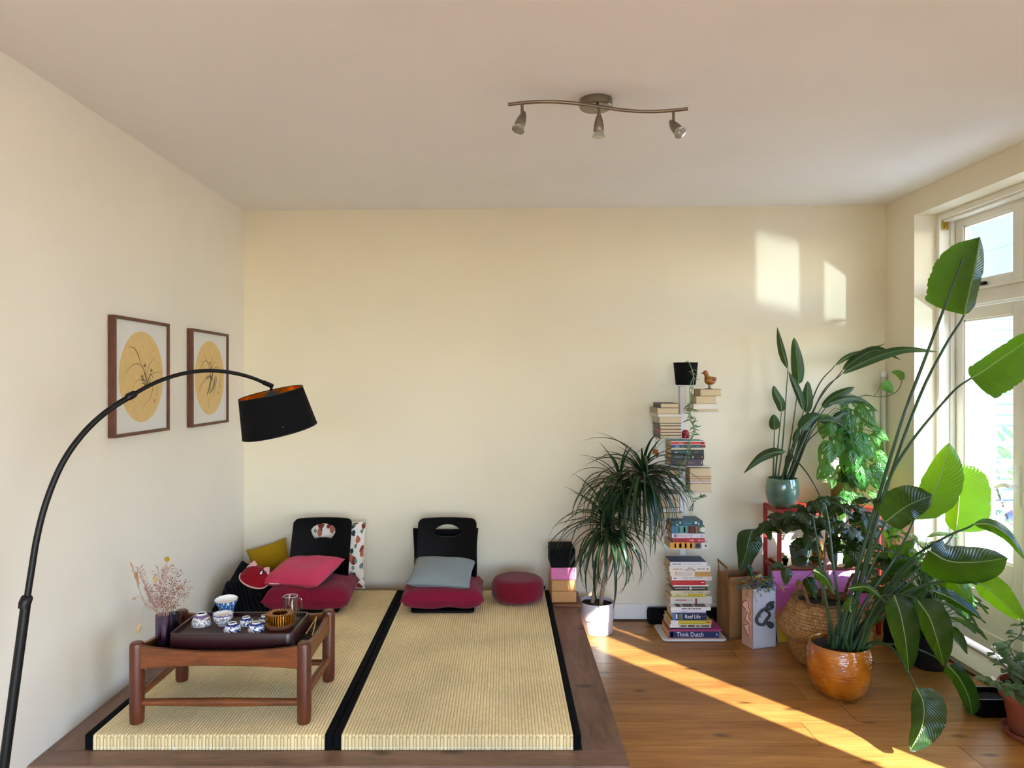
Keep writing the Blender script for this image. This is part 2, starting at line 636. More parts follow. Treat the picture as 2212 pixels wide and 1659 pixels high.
for y0, y1, z0, z1 in ((1.96, 2.34, -0.1, 2.512), (1.80, 1.96, -0.1, 1.42), (1.80, 1.96, 1.90, 2.512)):
    m.span((XR + 0.18, y0, z0), (XR + 0.30, y1, z1))
struct('wall_right', m, M['wall'])
m = MB()
for x0, x1, z0, z1 in ((XL, -1.3, -0.1, 2.75), (1.9, XR, -0.1, 2.75), (-1.3, 1.9, -0.1, 0.15), (-1.3, 1.9, 2.45, 2.75)):
    m.span((x0, YF - 0.2, z0), (x1, YF, z1))
struct('wall_front', m, M['wall_skylit'])

# floor: oak planks laid one by one across the room
fl = struct('floor', MB().span((XL - 0.2, YF - 0.2, -0.10), (XR + 0.35, YB + 0.2, -0.022)), plain('sub_floor', '#3a2413', 0.9))
rows = [4.62, 4.33, 4.108, 3.910, 3.702, 3.460, 3.240, 3.026, 2.812, 2.6]
while rows[-1] > YF:
    rows.append(rows[-1] - 0.214)
rnd = random.Random(11)
for a, b in zip(rows[:-1], rows[1:]):
    x = XL - rnd.uniform(0.0, 1.2)
    while x < XR:
        L = rnd.uniform(1.5, 2.3)
        x0, x1 = max(x, XL), min(x + L, XR)
        if x1 - x0 > 0.05:
            g = 0.0014
            mb = MB().span((x0 + g, max(b, YF) + g, -0.022), (x1 - g, a - g, 0.0))
            o = obj('plank', mb, M['plank'], fl)
        x += L

# skirting along the back wall, right of the platform
bb = struct('baseboard_back', MB().span((0.50, YB - 0.018, 0.0), (1.62, YB, 0.105)), M['white_paint'], bevel=0.004)
tr = struct('trim_1', MB().span((0.50, YB - 0.024, 0.0), (1.62, YB - 0.018, 0.010)), plain('dark_gap_strip', '#3b2a20', 0.7))

# ------------------------------------------------------------------ doors and windows of the right wall
FX0, FX1 = 2.668, 2.712
def leaf_door(name, y0, y1, z0, z1, gz0, gz1, st=0.074, panel=True, handle=None):
    """a glazed leaf standing in the wall plane: stiles, rails, beads, pane, kick panel"""
    r = sroot(name, ((FX0 + FX1) / 2, (y0 + y1) / 2, z0))
    fp = M['frame_paint']
    obj('stile', MB().span((FX0, y1 - st, z0), (FX1, y1, z1)), fp, r, bevel=0.003)
    obj('stile', MB().span((FX0, y0, z0), (FX1, y0 + st, z1)), fp, r, bevel=0.003)
    obj('top_rail', MB().span((FX0, y0 + st, gz1), (FX1, y1 - st, z1)), fp, r, bevel=0.003)
    if panel and gz0 - z0 > 0.2:
        obj('middle_rail', MB().span((FX0, y0 + st, gz0 - 0.10), (FX1, y1 - st, gz0)), fp, r, bevel=0.003)
        obj('kick_panel', MB().span((FX0 + 0.010, y0 + st, z0 + 0.09), (FX1 - 0.01, y1 - st, gz0 - 0.10)), fp, r, bevel=0.002)
        obj('bottom_rail', MB().span((FX0, y0 + st, z0), (FX1, y1 - st, z0 + 0.09)), fp, r, bevel=0.003)
    else:
        obj('bottom_rail', MB().span((FX0, y0 + st, z0), (FX1, y1 - st, gz0)), fp, r, bevel=0.003)
    b = MB()
    ya, yb = y0 + st, y1 - st
    t = 0.010
    for lo, hi in (((FX0 + .008, ya, gz0), (FX1 - .008, ya + t, gz1)), ((FX0 + .008, yb - t, gz0), (FX1 - .008, yb, gz1)),
                   ((FX0 + .008, ya, gz0), (FX1 - .008, yb, gz0 + t)), ((FX0 + .008, ya, gz1 - t), (FX1 - .008, yb, gz1))):
        b.span(lo, hi)
    obj('glazing_bead', b, M['white_paint'], r)
    p = obj('glass_pane', MB().span((FX0 + 0.019, ya, gz0), (FX0 + 0.023, yb, gz1)), M['pane'], r)
    if handle:
        hy, hz = handle
        h = obj('door_handle', MB().span((FX0 - 0.006, hy - 0.016, hz - 0.11), (FX0, hy + 0.016, hz + 0.11)), M['white'], r, bevel=0.003)
        mb = MB().tube([(FX0 - 0.002, hy, hz), (FX0 - 0.05, hy, hz)], 0.009, 10)
        mb.tube(catmull([(FX0 - 0.045, hy - 0.005, hz), (FX0 - 0.05, hy + 0.04, hz + 0.004), (FX0 - 0.045, hy + 0.11, hz - 0.02)], 8), [0.010, 0.0105, 0.011, 0.011, 0.011, 0.0105, 0.010, 0.009, 0.008], 10)
        obj('lever', mb, M['white'], h, smooth=True)
    return r

leaf_door('door_1', 3.700, 4.258, 0.055, 1.945, 0.558, 1.879, handle=(3.735, 0.98))
leaf_door('door_2', 3.135, 3.694, 0.055, 1.945, 0.558, 1.879)
leaf_door('window_1', 3.700, 4.258, 2.052, 2.475, 2.092, 2.425, panel=False)
leaf_door('window_2', 3.135, 3.694, 2.052, 2.475, 2.092, 2.425, panel=False)
leaf_door('door_3', 1.220, 1.775, 0.055, 1.945, 0.28, 1.879)
leaf_door('window_3', 1.220, 1.775, 2.052, 2.475, 2.092, 2.425, panel=False)
for k_, ya in enumerate((-0.32, -0.96, -1.60)):
    leaf_door('door_%d' % (4 + k_), ya - 0.62, ya, 0.055, 1.945, 0.28, 1.879)
    leaf_door('window_%d' % (6 + k_), ya - 0.62, ya, 2.052, 2.475, 2.092, 2.425, panel=False)
leaf_door('window_4', 1.800, 1.960, 1.42, 1.90, 1.44, 1.88, st=0.03, panel=False)  # unseen high pane, added to throw the short streak by the white pot

# fixed frame round the double doors: jamb posts, head, transom bar with mouldings, sill
fr = sroot('trim_2', (2.65, 3.7, 0))
fp = M['frame_paint']
for y0, y1 in ((4.262, 4.293), (3.09, 3.131)):
    obj('frame_post', MB().span((2.578, y0, 0.02), (2.735, y1, 2.512)), fp, fr, bevel=0.003)
obj('frame_stop', MB().span((2.640, 4.248, 0.02), (2.664, 4.262, 2.49)), fp, fr, bevel=0.002)
obj('frame_head', MB().span((2.578, 3.131, 2.478), (2.735, 4.262, 2.512)), fp, fr, bevel=0.003)
obj('head_moulding', MB().span((2.600, 3.131, 2.464), (2.664, 4.262, 2.478)), fp, fr, bevel=0.003)
obj('transom_bar', MB().span((2.640, 3.131, 1.950), (2.735, 4.262, 2.048)), fp, fr, bevel=0.004)
obj('bar_moulding', MB().span((2.612, 3.131, 1.952), (2.640, 4.262, 1.972)), M['white_paint'], fr, bevel=0.005)
obj('bar_moulding', MB().span((2.626, 3.131, 2.030), (2.640, 4.262, 2.046)), fp, fr, bevel=0.003)
c = obj('brass_plate', MB().box((2.612, 4.259, 2.446), (0.040, 0.006, 0.055)), M['brass'], fr, bevel=0.004)
obj('catch', MB().box((2.612, 4.254, 2.436), (0.014, 0.008, 0.014)), M['brass'], c, bevel=0.002)
obj('window_stay', MB().box((2.650, 3.985, 2.066), (0.022, 0.05, 0.018)), M['black'], fr, bevel=0.004)
fr2 = sroot('trim_3', (2.65, 1.5, 0))
for y0, y1 in ((1.776, 1.80), (1.19, 1.219)):
    obj('frame_post', MB().span((2.578, y0, 0.02), (2.735, y1, 2.512)), fp, fr2)
obj('frame_head', MB().span((2.578, 1.219, 2.478), (2.735, 1.776, 2.512)), fp, fr2)
obj('transom_bar', MB().span((2.640, 1.219, 1.950), (2.735, 1.776, 2.048)), fp, fr2)
# threshold
sl = sroot('trim_4', (2.55, 3.7, 0))
obj('sill_board', MB().span((2.462, 3.09, 0.0), (2.640, 4.293, 0.022)), plain('sill_paint', '#cfcabb', 0.5, var=0.05), sl, bevel=0.003)
obj('metal_strip', MB().span((2.640, 3.09, 0.0), (2.735, 4.293, 0.034)), plain('threshold_metal', '#a9a6a0', 0.35, metal=0.8), sl, bevel=0.003)
obj('floor_edge_strip', MB().span((2.436, 3.09, 0.0), (2.462, 4.293, 0.016)), M['brown_wood'], sl, bevel=0.004)
obj('sill_board', MB().span((2.462, 1.19, 0.0), (2.735, 1.80, 0.03)), M['frame_paint'], sl)
fr3 = sroot('trim_5', (2.65, -1.3, 0))
obj('transom_bar', MB().span((2.640, -2.24, 1.950), (2.735, -0.30, 2.048)), fp, fr3)
obj('sill_board', MB().span((2.462, -2.24, 0.0), (2.735, -0.30, 0.03)), fp, fr3)
# unseen rear windows, added to let soft fill light in from behind
wr = sroot('window_5', (0.3, YF - 0.1, 0.15))
for x0, x1 in ((-1.3, -1.22), (0.26, 0.34), (1.82, 1.9)):
    obj('stile', MB().span((x0, YF - 0.13, 0.15), (x1, YF - 0.07, 2.45)), fp, wr)
obj('top_rail', MB().span((-1.22, YF - 0.13, 2.37), (1.82, YF - 0.07, 2.45)), fp, wr)
obj('bottom_rail', MB().span((-1.22, YF - 0.13, 0.15), (1.82, YF - 0.07, 0.23)), fp, wr)
for x0, x1 in ((-1.22, 0.26), (0.34, 1.82)):
    obj('glass_pane', MB().span((x0, YF - 0.102, 0.23), (x1, YF - 0.098, 2.37)), M['pane'], wr)

# ------------------------------------------------------------------ outside
def bricks(name, a, b, mortar, sx, sz, side=False):
    m, nt, p = newmat(name)
    co = coords(nt, 'Object', (1, 1, 1), (R(90), 0, R(90)) if side else (R(90), 0, 0))
    br = nt.nodes.new('ShaderNodeTexBrick')
    br.inputs['Color1'].default_value = hexc(a)
    br.inputs['Color2'].default_value = hexc(b)
    br.inputs['Mortar'].default_value = hexc(mortar)
    br.inputs['Scale'].default_value = 1.0
    br.inputs['Mortar Size'].default_value = 0.008
    br.inputs['Brick Width'].default_value = sx
    br.inputs['Row Height'].default_value = sz
    nt.links.new(co, br.inputs['Vector'])
    nt.links.new(br.outputs[0], p.inputs['Base Color'])
    p.inputs['Roughness'].default_value = 0.9
    return m
gr = MB().span((2.75, -30, -0.25), (40, 30, -0.06))
struct('ground', gr, plain('garden_paving', '#9fa1a3', 0.9, var=0.15, vscale=3))
struct('wall_neighbour', MB().span((7.0, 6.5, -0.1), (14, 18, 7.5)), bricks('white_painted_brick', '#cfcdca', '#c9c8c6', '#a3a3a4', 1.4, 0.30, True))
struct('wall_garden', MB().span((14.0, -4, -0.1), (14.2, 6.5, 1.7)), bricks('garden_brick', '#c9a99a', '#bf9c8c', '#d8cfc6', 0.21, 0.07))
fn0 = thing('garden_fence', 'pale slatted garden fence glimpsed through the door glass', 'fence', (4.9, 8.5, -0.06))
M['fence'] = plain('fence_paint', '#d8cfc8', 0.8, var=0.08, vscale=4)
slat_me = MB().box((0, 0, 0), (3.9, 0.022, 0.105)).mesh('slat', M['fence'])
for k_ in range(21):
    link('slat', slat_me, fn0, Vector((0, 0, 0.12 + 0.125 * k_)))
post_me = MB().box((0, 0.05, 1.33), (0.09, 0.07, 2.66)).mesh('post', M['fence'])
for x in (-1.9, -0.63, 0.63, 1.9):
    link('post', post_me, fn0, Vector((x, 0, 0)))
cn = sroot('sun_block', (3.5, 2.0, 2.6))  # unseen slabs added outside to hold back the sun
obj('sun_block_slab', MB().span((2.75, 0.85, 2.60), (4.05, 4.35, 2.72)), M['white_paint'], cn)  # shaped to cut the high sun at the double doors
obj('side_block_slab', MB().span((2.75, -3.6, 2.60), (3.45, -0.5, 2.72)), M['white_paint'], cn)  # added to keep a sun patch off the straw mat
obj('rear_block_slab', MB().span((-2.5, -6.5, 2.75), (3.2, YF - 0.2, 2.87)), M['white_paint'], cn)  # added to block direct sun at the rear opening

# ------------------------------------------------------------------ platform with two straw mats
pf = thing('platform', 'low brown stained timber platform filling the left side of the room', 'platform', ((XL + 0.44) / 2, 3.5, 0))
y0, y1 = 2.505, YB - 0.012
obj('frame_board', MB().span((XL + .004, y0, PZ - 0.03), (0.445, 2.612, PZ)), M['brown_wood'], pf, bevel=0.002)
wy = wood('stained_wood_lengthways', '#5f4536', '#8f6f5b', 0.45, (9, 1.6, 9), knots=True)
obj('frame_board', MB().span((0.290, 2.614, PZ - 0.03), (0.445, y1, PZ)), wy, pf, bevel=0.002)
obj('frame_board', MB().span((XL + .004, 2.614, PZ - 0.03), (-1.516, y1, PZ)), wy, pf, bevel=0.002)
obj('frame_board', MB().span((-1.514, 4.425, PZ - 0.03), (0.288, y1, PZ)), M['brown_wood'], pf, bevel=0.002)
obj('fascia_board', MB().span((0.425, y0, 0.001), (0.443, y1, PZ - 0.031)), wy, pf)
obj('fascia_board', MB().span((XL + .004, y0, 0.001), (0.424, y0 + 0.02, PZ - 0.031)), M['brown_wood'], pf)
obj('base_panel', MB().span((-1.514, 2.614, PZ - 0.03), (0.288, 4.424, PZ - 0.003)), M['brown_wood'], pf)

mt, nt, b = newmat('rush_weave')
co = coords(nt, 'Object')
wv = N(nt, 'ShaderNodeTexWave', wave_type='BANDS', bands_direction='Y', i_Scale=14.0, i_Distortion=1.2, i_Detail=2.0)
nt.links.new(co, wv.inputs['Vector'])
sepx = nt.nodes.new('ShaderNodeTexBrick')
sepx.offset = 0.5
sepx.inputs['Scale'].default_value = 1.0
sepx.inputs['Brick Width'].default_value = 0.017
sepx.inputs['Row Height'].default_value = 0.01235
sepx.inputs['Mortar Size'].default_value = 0.0010
sepx.inputs['Color1'].default_value = hexc('#efdfb2')
sepx.inputs['Color2'].default_value = hexc('#e6d3a2')
sepx.inputs['Mortar'].default_value = hexc('#c6ae7a')
mp = nt.nodes.new('ShaderNodeMapping')
mp.inputs['Rotation'].default_value = (0, 0, R(90))
nt.links.new(co, mp.inputs[0])
nt.links.new(mp.outputs[0], sepx.inputs['Vector'])
nz = N(nt, 'ShaderNodeTexNoise', i_Scale=3.0, i_Detail=5.0)
nt.links.new(co, nz.inputs['Vector'])
rp = ramp(nt, [(0.3, (0.80, 0.80, 0.78)), (0.7, (1.08, 1.06, 1.0))])
nt.links.new(nz.outputs[0], rp.inputs[0])
mm = N(nt, 'ShaderNodeMix', data_type='RGBA', blend_type='MULTIPLY')
mm.inputs['Factor'].default_value = 1.0
nt.links.new(sepx.outputs[0], mm.inputs['A'])
nt.links.new(rp.outputs[0], mm.inputs['B'])
nt.links.new(mm.outputs['Result'], b.inputs['Base Color'])
b.inputs['Roughness'].default_value = 0.75
bp = N(nt, 'ShaderNodeBump', i_Strength=0.35, i_Distance=0.002)
nt.links.new(sepx.outputs['Fac'], bp.inputs['Height'])
bp.invert = True
nt.links.new(bp.outputs[0], b.inputs['Normal'])
M['rush'] = mt
M['black_cloth'] = cloth('black_border_cloth', '#06070b', weave=1200, rough=0.95, sheen=0.0)

def tatami(x0, x1, label):
    t = thing('tatami_mat', label, 'mat', ((x0 + x1) / 2, 3.515, PZ), 'straw mats laid on the platform')
    bw = 0.030
    a, b_ = x0 + bw, x1 - bw
    n = round((b_ - a) / 0.01235)
    prof = []
    for i in range(n):
        for q, h in ((0.0, 0.0), (0.28, 1.0), (0.72, 1.0)):
            prof.append((a + (i + q) * (b_ - a) / n, h))
    prof.append((b_, 0.0))
    hb = 0.0022
    path = [((4.415, PZ + 0.001), (0, 1)), ((4.415, TZ - hb), (0.6, 0.6)), ((4.410, TZ - hb), (0, 1)), ((2.624, TZ - hb), (0, 1)), ((2.617, TZ - hb - 0.003), (-0.7, 0.7)), ((2.615, TZ - hb - 0.012), (-1, 0)), ((2.615, PZ + 0.001), (-1, 0))]
    vs, fs = [], []
    for (py, pz), (dy, dz) in path:
        for x, h in prof:
            vs.append((x, py + dy * h * hb, pz + dz * h * hb))
    w = len(prof)
    for j in range(len(path) - 1):
        for i in range(w - 1):
            fs.append((j * w + i, (j + 1) * w + i, (j + 1) * w + i + 1, j * w + i + 1))
    mb = MB().add(vs, fs)
    mb.f = [tuple(reversed(f)) for f in mb.f]
    obj('rush_surface', mb, M['rush'], t, smooth=60)
    for e0, e1 in ((x0 + 0.001, a), (b_, x1 - 0.001)):
        obj('border_band', MB().span((e0, 2.612, PZ + 0.001), (e1, 4.418, TZ + 0.001)), M['black_cloth'], t, bevel=0.004)
    st = MB()
    rr = random.Random(int(x1 * 100))
    k = a + 0.03
    while k < b_:
        st.box((k, 2.6135, PZ + 0.006), (0.0025, 0.002, 0.010))
        k += 0.044 + rr.uniform(-.006, .006)
    st.tube([(a, 2.6132, PZ + 0.0105), (b_, 2.6132, PZ + 0.0105)], 0.0006, 4)
    tag(obj('white_stitching', st, M['white'], t), kind='stuff')
    return t
tatami(-1.512, -0.613, 'straw mat with black cloth borders under the low wooden table')
tatami(-0.613, 0.287, 'straw mat with black cloth borders leading to the red round cushion')

# ------------------------------------------------------------------ cushions and floor chairs
def ray_poly(poly, c, n):
    """n outline points seen from c at equal angles"""
    out = []
    for k in range(n):
        th = 2 * PI * k / n
        d = (math.cos(th), math.sin(th))
        best = None
        for i in range(len(poly)):
            (ax, ay), (bx, by) = poly[i], poly[(i + 1) % len(poly)]
            ex, ey = bx - ax, by - ay
            den = d[0] * ey - d[1] * ex
            if abs(den) < 1e-12:
                continue
            t = ((ax - c[0]) * ey - (ay - c[1]) * ex) / den
            s = ((ax - c[0]) * d[1] - (ay - c[1]) * d[0]) / den
            if t > 0 and -1e-6 <= s <= 1 + 1e-6 and (best is None or t > best):
                best = t
        best = best or 0.01
        out.append((c[0] + d[0] * best, c[1] + d[1] * best))
    return out

def rrect(w, h, r, n=6):
    p = []
    for cx, cy, a0 in ((w / 2 - r, h / 2 - r, 0), (-w / 2 + r, h / 2 - r, 90), (-w / 2 + r, -h / 2 + r, 180), (w / 2 - r, -h / 2 + r, 270)):
        for k in range(n + 1):
            a = R(a0 + 90 * k / n)
            p.append((cx + r * math.cos(a), cy + r * math.sin(a)))
    return p

def floor_chair(x, label, hole, hc):
    t = thing('floor_chair', label, 'chair', (x, 4.15, TZ), 'black legless floor chairs')
    W_, H_ = 0.352, 0.44
    outer = [(px, py) for px, py in rrect(W_, H_, 0.03)]
    n, steps = 72, 8
    oo, ii = ray_poly(outer, hc, n), ray_poly(hole, hc, n)
    def place(px, py, off):
        v = py / H_ + 0.5
        bend = 0.045 * (2 * px / W_) ** 2
        y = 0.085 + 0.15 * max(0.0, v) ** 1.25 - bend + off + 0.02
        return Vector((x + px, 4.15 + y, TZ + 0.022 + v * 0.425))
    mb = MB()
    for off in (0.0, 0.012):
        vs, fs = [], []
        for s in range(steps + 1):
            q = s / steps
            for k in range(n):
                vs.append(place(lerp(oo[k][0], ii[k][0], q), lerp(oo[k][1], ii[k][1], q), off))
        for s in range(steps):
            for k in range(n):
                k2 = (k + 1) % n
                f = (s * n + k, s * n + k2, (s + 1) * n + k2, (s + 1) * n + k)
                fs.append(f if off == 0 else f[::-1])
        mb.add(vs, fs)
    tot = (steps + 1) * n
    for base in (0, steps * n):
        for k in range(n):
            k2 = (k + 1) % n
            mb.f.append((base + k, tot + base + k, tot + base + k2, base + k2))
            mb.mi.append(0)
    obj('backrest', mb, M['black_satin'], t, smooth=50)
    s = MB().prism([Vector((x + px, 4.145 + py, TZ + 0.001)) for px, py in rrect(0.352, 0.34, 0.03)], (0, 0, 0), (0, 0, 0.014))
    obj('seat', s, M['black_satin'], t, bevel=0.003)
    j = MB().grid(lambda u, v: Vector((x + (u - .5) * 0.30, 4.215 + 0.045 * v, TZ + 0.012 + 0.04 * v * v)), 6, 4)
    jo = obj('seat_bend', j, M['black_satin'], t, smooth=True)
    sl_ = jo.modifiers.new('thick', 'SOLIDIFY'); sl_.thickness = 0.010
    return t
fan = [(-0.077, 0.148), (-0.062, 0.168), (-0.03, 0.182), (0.0, 0.186), (0.03, 0.182), (0.062, 0.168), (0.077, 0.148), (0.066, 0.118), (0.050, 0.098), (0.022, 0.103), (-0.022, 0.103), (-0.050, 0.098), (-0.066, 0.118)]
floor_chair(-1.082, 'black floor chair with a fan-shaped handle hole, left of the two', fan, (0.0, 0.14))
oval = [(0.082 * math.cos(R(a)), 0.128 + (0.052 if math.sin(R(a)) > 0 else 0.020) * math.sin(R(a))) for a in range(0, 360, 12)]
floor_chair(-0.331, 'black floor chair with an oval handle hole, behind the grey cushion', oval, (0.0, 0.135))

def cushion(name, label, w, d, h, mat, loc, rot=(0, 0, 0), pin=0.05, p=2.6, seed=0, group=None, seam=True, sag=0.0, lump=0.012, ears=0.0, cat='cushion', seam_mat=None):
    rr = Vector((seed * 3.1, seed * 1.7, 0))
    def pt(u, v, s):
        a, b_ = 2 * u - 1, 2 * v - 1
        e = max(0.0, (1 - abs(a) ** p) * (1 - abs(b_) ** p))
        x = w / 2 * a * (1 - pin * (1 - b_ * b_))
        y = d / 2 * b_ * (1 - pin * (1 - a * a))
        z = s * h / 2 * e ** 0.42
        q = mnoise.noise(Vector((x * 9, y * 9, s * 2.0)) + rr)
        z += q * lump * e ** 0.5 - sag * (1 - a * a) * (1 - b_ * b_)
        cr = (abs(a) * abs(b_)) ** 6
        z += ears * cr * (1 - abs(mnoise.noise(rr + Vector((a, b_, 0)))))
        x += mnoise.noise(Vector((0, y * 12, 4)) + rr) * 0.004
        y += mnoise.noise(Vector((x * 12, 0, 9)) + rr) * 0.004
        return Vector((x, y, z + h / 2))
    mb = MB().grid(lambda u, v: pt(u, v, 1), 24, 24)
    lo = MB().grid(lambda u, v: pt(u, v, -1), 24, 24)
    lo.f = [f[::-1] for f in lo.f]
    n = len(mb.v)
    mb.v += lo.v
    mb.f += [tuple(i + n for i in f) for f in lo.f]
    mb.mi += lo.mi
    for k, q in lo.uv.items():
        mb.uv[k + n] = q
    o = link(name, mb.mesh(name, mat, 'all'), None, Vector(loc))
    o.rotation_euler = rot
    tag(o, label, cat, group)
    if seam:
        ring = [pt(i / 24, 0, 0) for i in range(24)] + [pt(1, i / 24, 0) for i in range(24)] + [pt(1 - i / 24, 1, 0) for i in range(24)] + [pt(0, 1 - i / 24, 0) for i in range(24)]
        ring.append(ring[0])
        sm = MB().tube(ring, 0.0022, 5, cap=False)
        link('seam', sm.mesh('seam', seam_mat or mat, 'all'), o)
    return o

M['crimson'] = cloth('crimson_linen', '#7a1230', weave=700, var=0.16, sheen=0.1)
M['pink'] = cloth('pink_cotton', '#cf3f62', weave=1100, var=0.05)
M['grey'] = cloth('grey_cotton', '#7e878a', weave=1100, var=0.05)
M['mustard'] = cloth('mustard_wool', '#a88308', weave=900, var=0.07)
M['wine'] = cloth('wine_cotton', '#6d0a20', weave=1300, var=0.05)
seat_z = TZ + 0.017
cushion('floor_cushion', 'flat crimson linen floor cushion under the pink cushion', 0.475, 0.40, 0.125, M['crimson'], (-1.085, 4.135, seat_z), (R(1), 0, R(3)), 0.02, 6.0, 1, 'crimson floor cushions')
cushion('floor_cushion', 'flat crimson linen floor cushion under the grey cushion', 0.455, 0.385, 0.115, M['crimson'], (-0.338, 4.150, seat_z), (R(1), 0, R(2)), 0.02, 6.0, 2, 'crimson floor cushions')
pk = cushion('throw_cushion', 'bright pink cotton cushion lying on the left floor chair', 0.36, 0.335, 0.105, M['pink'], (-1.14, 4.165, seat_z + 0.118), (R(11), R(-2), R(-14)), 0.04, 2.6, 3, seam_mat=M['pink'])
link('zipper', MB().box((-0.09, -0.166, 0.052), (0.06, 0.004, 0.003)).mesh('zipper', M['white']), pk)
cushion('throw_cushion', 'grey cotton cushion leaning on the right floor chair', 0.355, 0.29, 0.115, M['grey'], (-0.348, 4.165, seat_z + 0.108), (R(15), R(2), R(-4)), 0.05, 2.6, 4)

def floral():
    m_, nt, b = newmat('floral_cotton')
    co = coords(nt, 'UV', (1, 1, 1))
    base = hexc('#e6dfd4')
    cur = None
    last = base
    for k, (sc, thr, colr, off) in enumerate(((5.2, 0.20, '#7c2a22', 0.0), (6.5, 0.17, '#2c3a3c', 3.3), (7.5, 0.15, '#6f8078', 7.1), (4.1, 0.15, '#b0604a', 12.7))):
        mp = nt.nodes.new('ShaderNodeMapping')
        mp.inputs['Location'].default_value = (off, off * 0.7, 0)
        mp.inputs['Scale'].default_value = (sc, sc * 0.62, 1)
        mp.inputs['Rotation'].default_value = (0, 0, 0.5 + k)
        nt.links.new(co, mp.inputs[0])
        nz = N(nt, 'ShaderNodeTexNoise', i_Scale=2.5)
        nt.links.new(mp.outputs[0], nz.inputs['Vector'])
        mx = N(nt, 'ShaderNodeVectorMath', operation='MULTIPLY_ADD')
        mx.inputs[1].default_value = (0.25, 0.25, 0)
        nt.links.new(nz.outputs['Color'], mx.inputs[0])
        nt.links.new(mp.outputs[0], mx.inputs[2])
        vo = N(nt, 'ShaderNodeTexVoronoi', i_Scale=1.0, voronoi_dimensions='2D')
        nt.links.new(mx.outputs[0], vo.inputs['Vector'])
        lt = N(nt, 'ShaderNodeMath', operation='LESS_THAN')
        lt.inputs[1].default_value = thr
        nt.links.new(vo.outputs['Distance'], lt.inputs[0])
        mi = N(nt, 'ShaderNodeMix', data_type='RGBA')
        nt.links.new(lt.outputs[0], mi.inputs['Factor'])
        if cur is None:
            mi.inputs['A'].default_value = base
        else:
            nt.links.new(cur, mi.inputs['A'])
        mi.inputs['B'].default_value = hexc(colr)
        cur = mi.outputs['Result']
    nt.links.new(cur, b.inputs['Base Color'])
    b.inputs['Roughness'].default_value = 0.9
    return m_
M['floral'] = floral()
cushion('throw_cushion', 'white cushion printed with red and green leaves behind the left floor chair', 0.455, 0.405, 0.12, M['floral'], (-1.075, 4.525, TZ + 0.198), (R(84), 0, R(1)), 0.06, 2.4, 5, ears=0.0)
cushion('throw_cushion', 'black cushion propped upright behind the right floor chair', 0.405, 0.36, 0.09, M['black_cloth'], (-0.352, 4.520, TZ + 0.178), (R(83), 0, R(-1)), 0.05, 2.4, 6)
cushion('throw_cushion', 'small mustard yellow cushion leaning in the wall corner', 0.245, 0.215, 0.10, M['mustard'], (-1.452, 4.545, TZ + 0.140), (R(62), R(-16), R(14)), 0.09, 2.3, 7)

# round meditation cushion
zf = MB()
pr = []
for k in range(25):
    a = -PI / 2 + PI * k / 24
    ca, sa = math.cos(a), math.sin(a)
    pr.append((max(0.0, 0.085 + 0.069 * abs(ca) ** 0.6) if 0 < k < 24 else 0.0, 0.068 + 0.066 * (abs(sa) ** 0.75) * (1 if sa > 0 else -1)))
pr = [(0.0, pr[0][1])] + [(0.06, pr[0][1] + 0.001)] + pr[1:-1] + [(0.06, pr[-1][1] + 0.002), (0.0, pr[-1][1] + 0.004)]
zf.lathe(pr, 48, wob=lambda th, j: 0.0012 * math.sin(th * 12))
z = link('round_cushion', zf.mesh('round_cushion', M['wine'], 'all'), None, (0.091, 4.232, TZ))
tag(z, 'round wine red meditation cushion on the right straw mat', 'cushion')
g = MB().grid(lambda u, v: Vector(((u - .5) * 0.038, -(0.1565 + 0.0 * v - 0.030 * (2 * v - 1) ** 4), 0.022 + 0.095 * v)), 3, 10)
g.tube([(-0.019, -0.157, 0.03), (-0.019, -0.158, 0.11)], 0.0012, 4)
link('side_strap', g.mesh('side_strap', M['wine'], True), z)
link('label_tab', MB().box((0.153, -0.02, 0.075), (0.012, 0.016, 0.014)).mesh('label_tab', M['black_cloth']), z)

# dark knitted garment heaped in the corner
m_, nt, b = newmat('navy_knit')
co = coords(nt, 'UV', (1, 1, 1))
wv = N(nt, 'ShaderNodeTexWave', wave_type='BANDS', bands_direction='DIAGONAL', i_Scale=9.0, i_Distortion=1.5, i_Detail=1.0)
nt.links.new(co, wv.inputs['Vector'])
rp = ramp(nt, [(0.2, hexc('#030406')), (0.9, hexc('#0f141b'))])
nt.links.new(wv.outputs[0], rp.inputs[0])
nt.links.new(rp.outputs[0], b.inputs['Base Color'])
b.inputs['Roughness'].default_value = 0.95
b.inputs['Sheen Weight'].default_value = 0.03
b.inputs['Specular IOR Level'].default_value = 0.1
bp = N(nt, 'ShaderNodeBump', i_Strength=0.9, i_Distance=0.006)
nt.links.new(wv.outputs[0], bp.inputs['Height'])
nt.links.new(bp.outputs[0], b.inputs['Normal'])
M['knit'] = m_
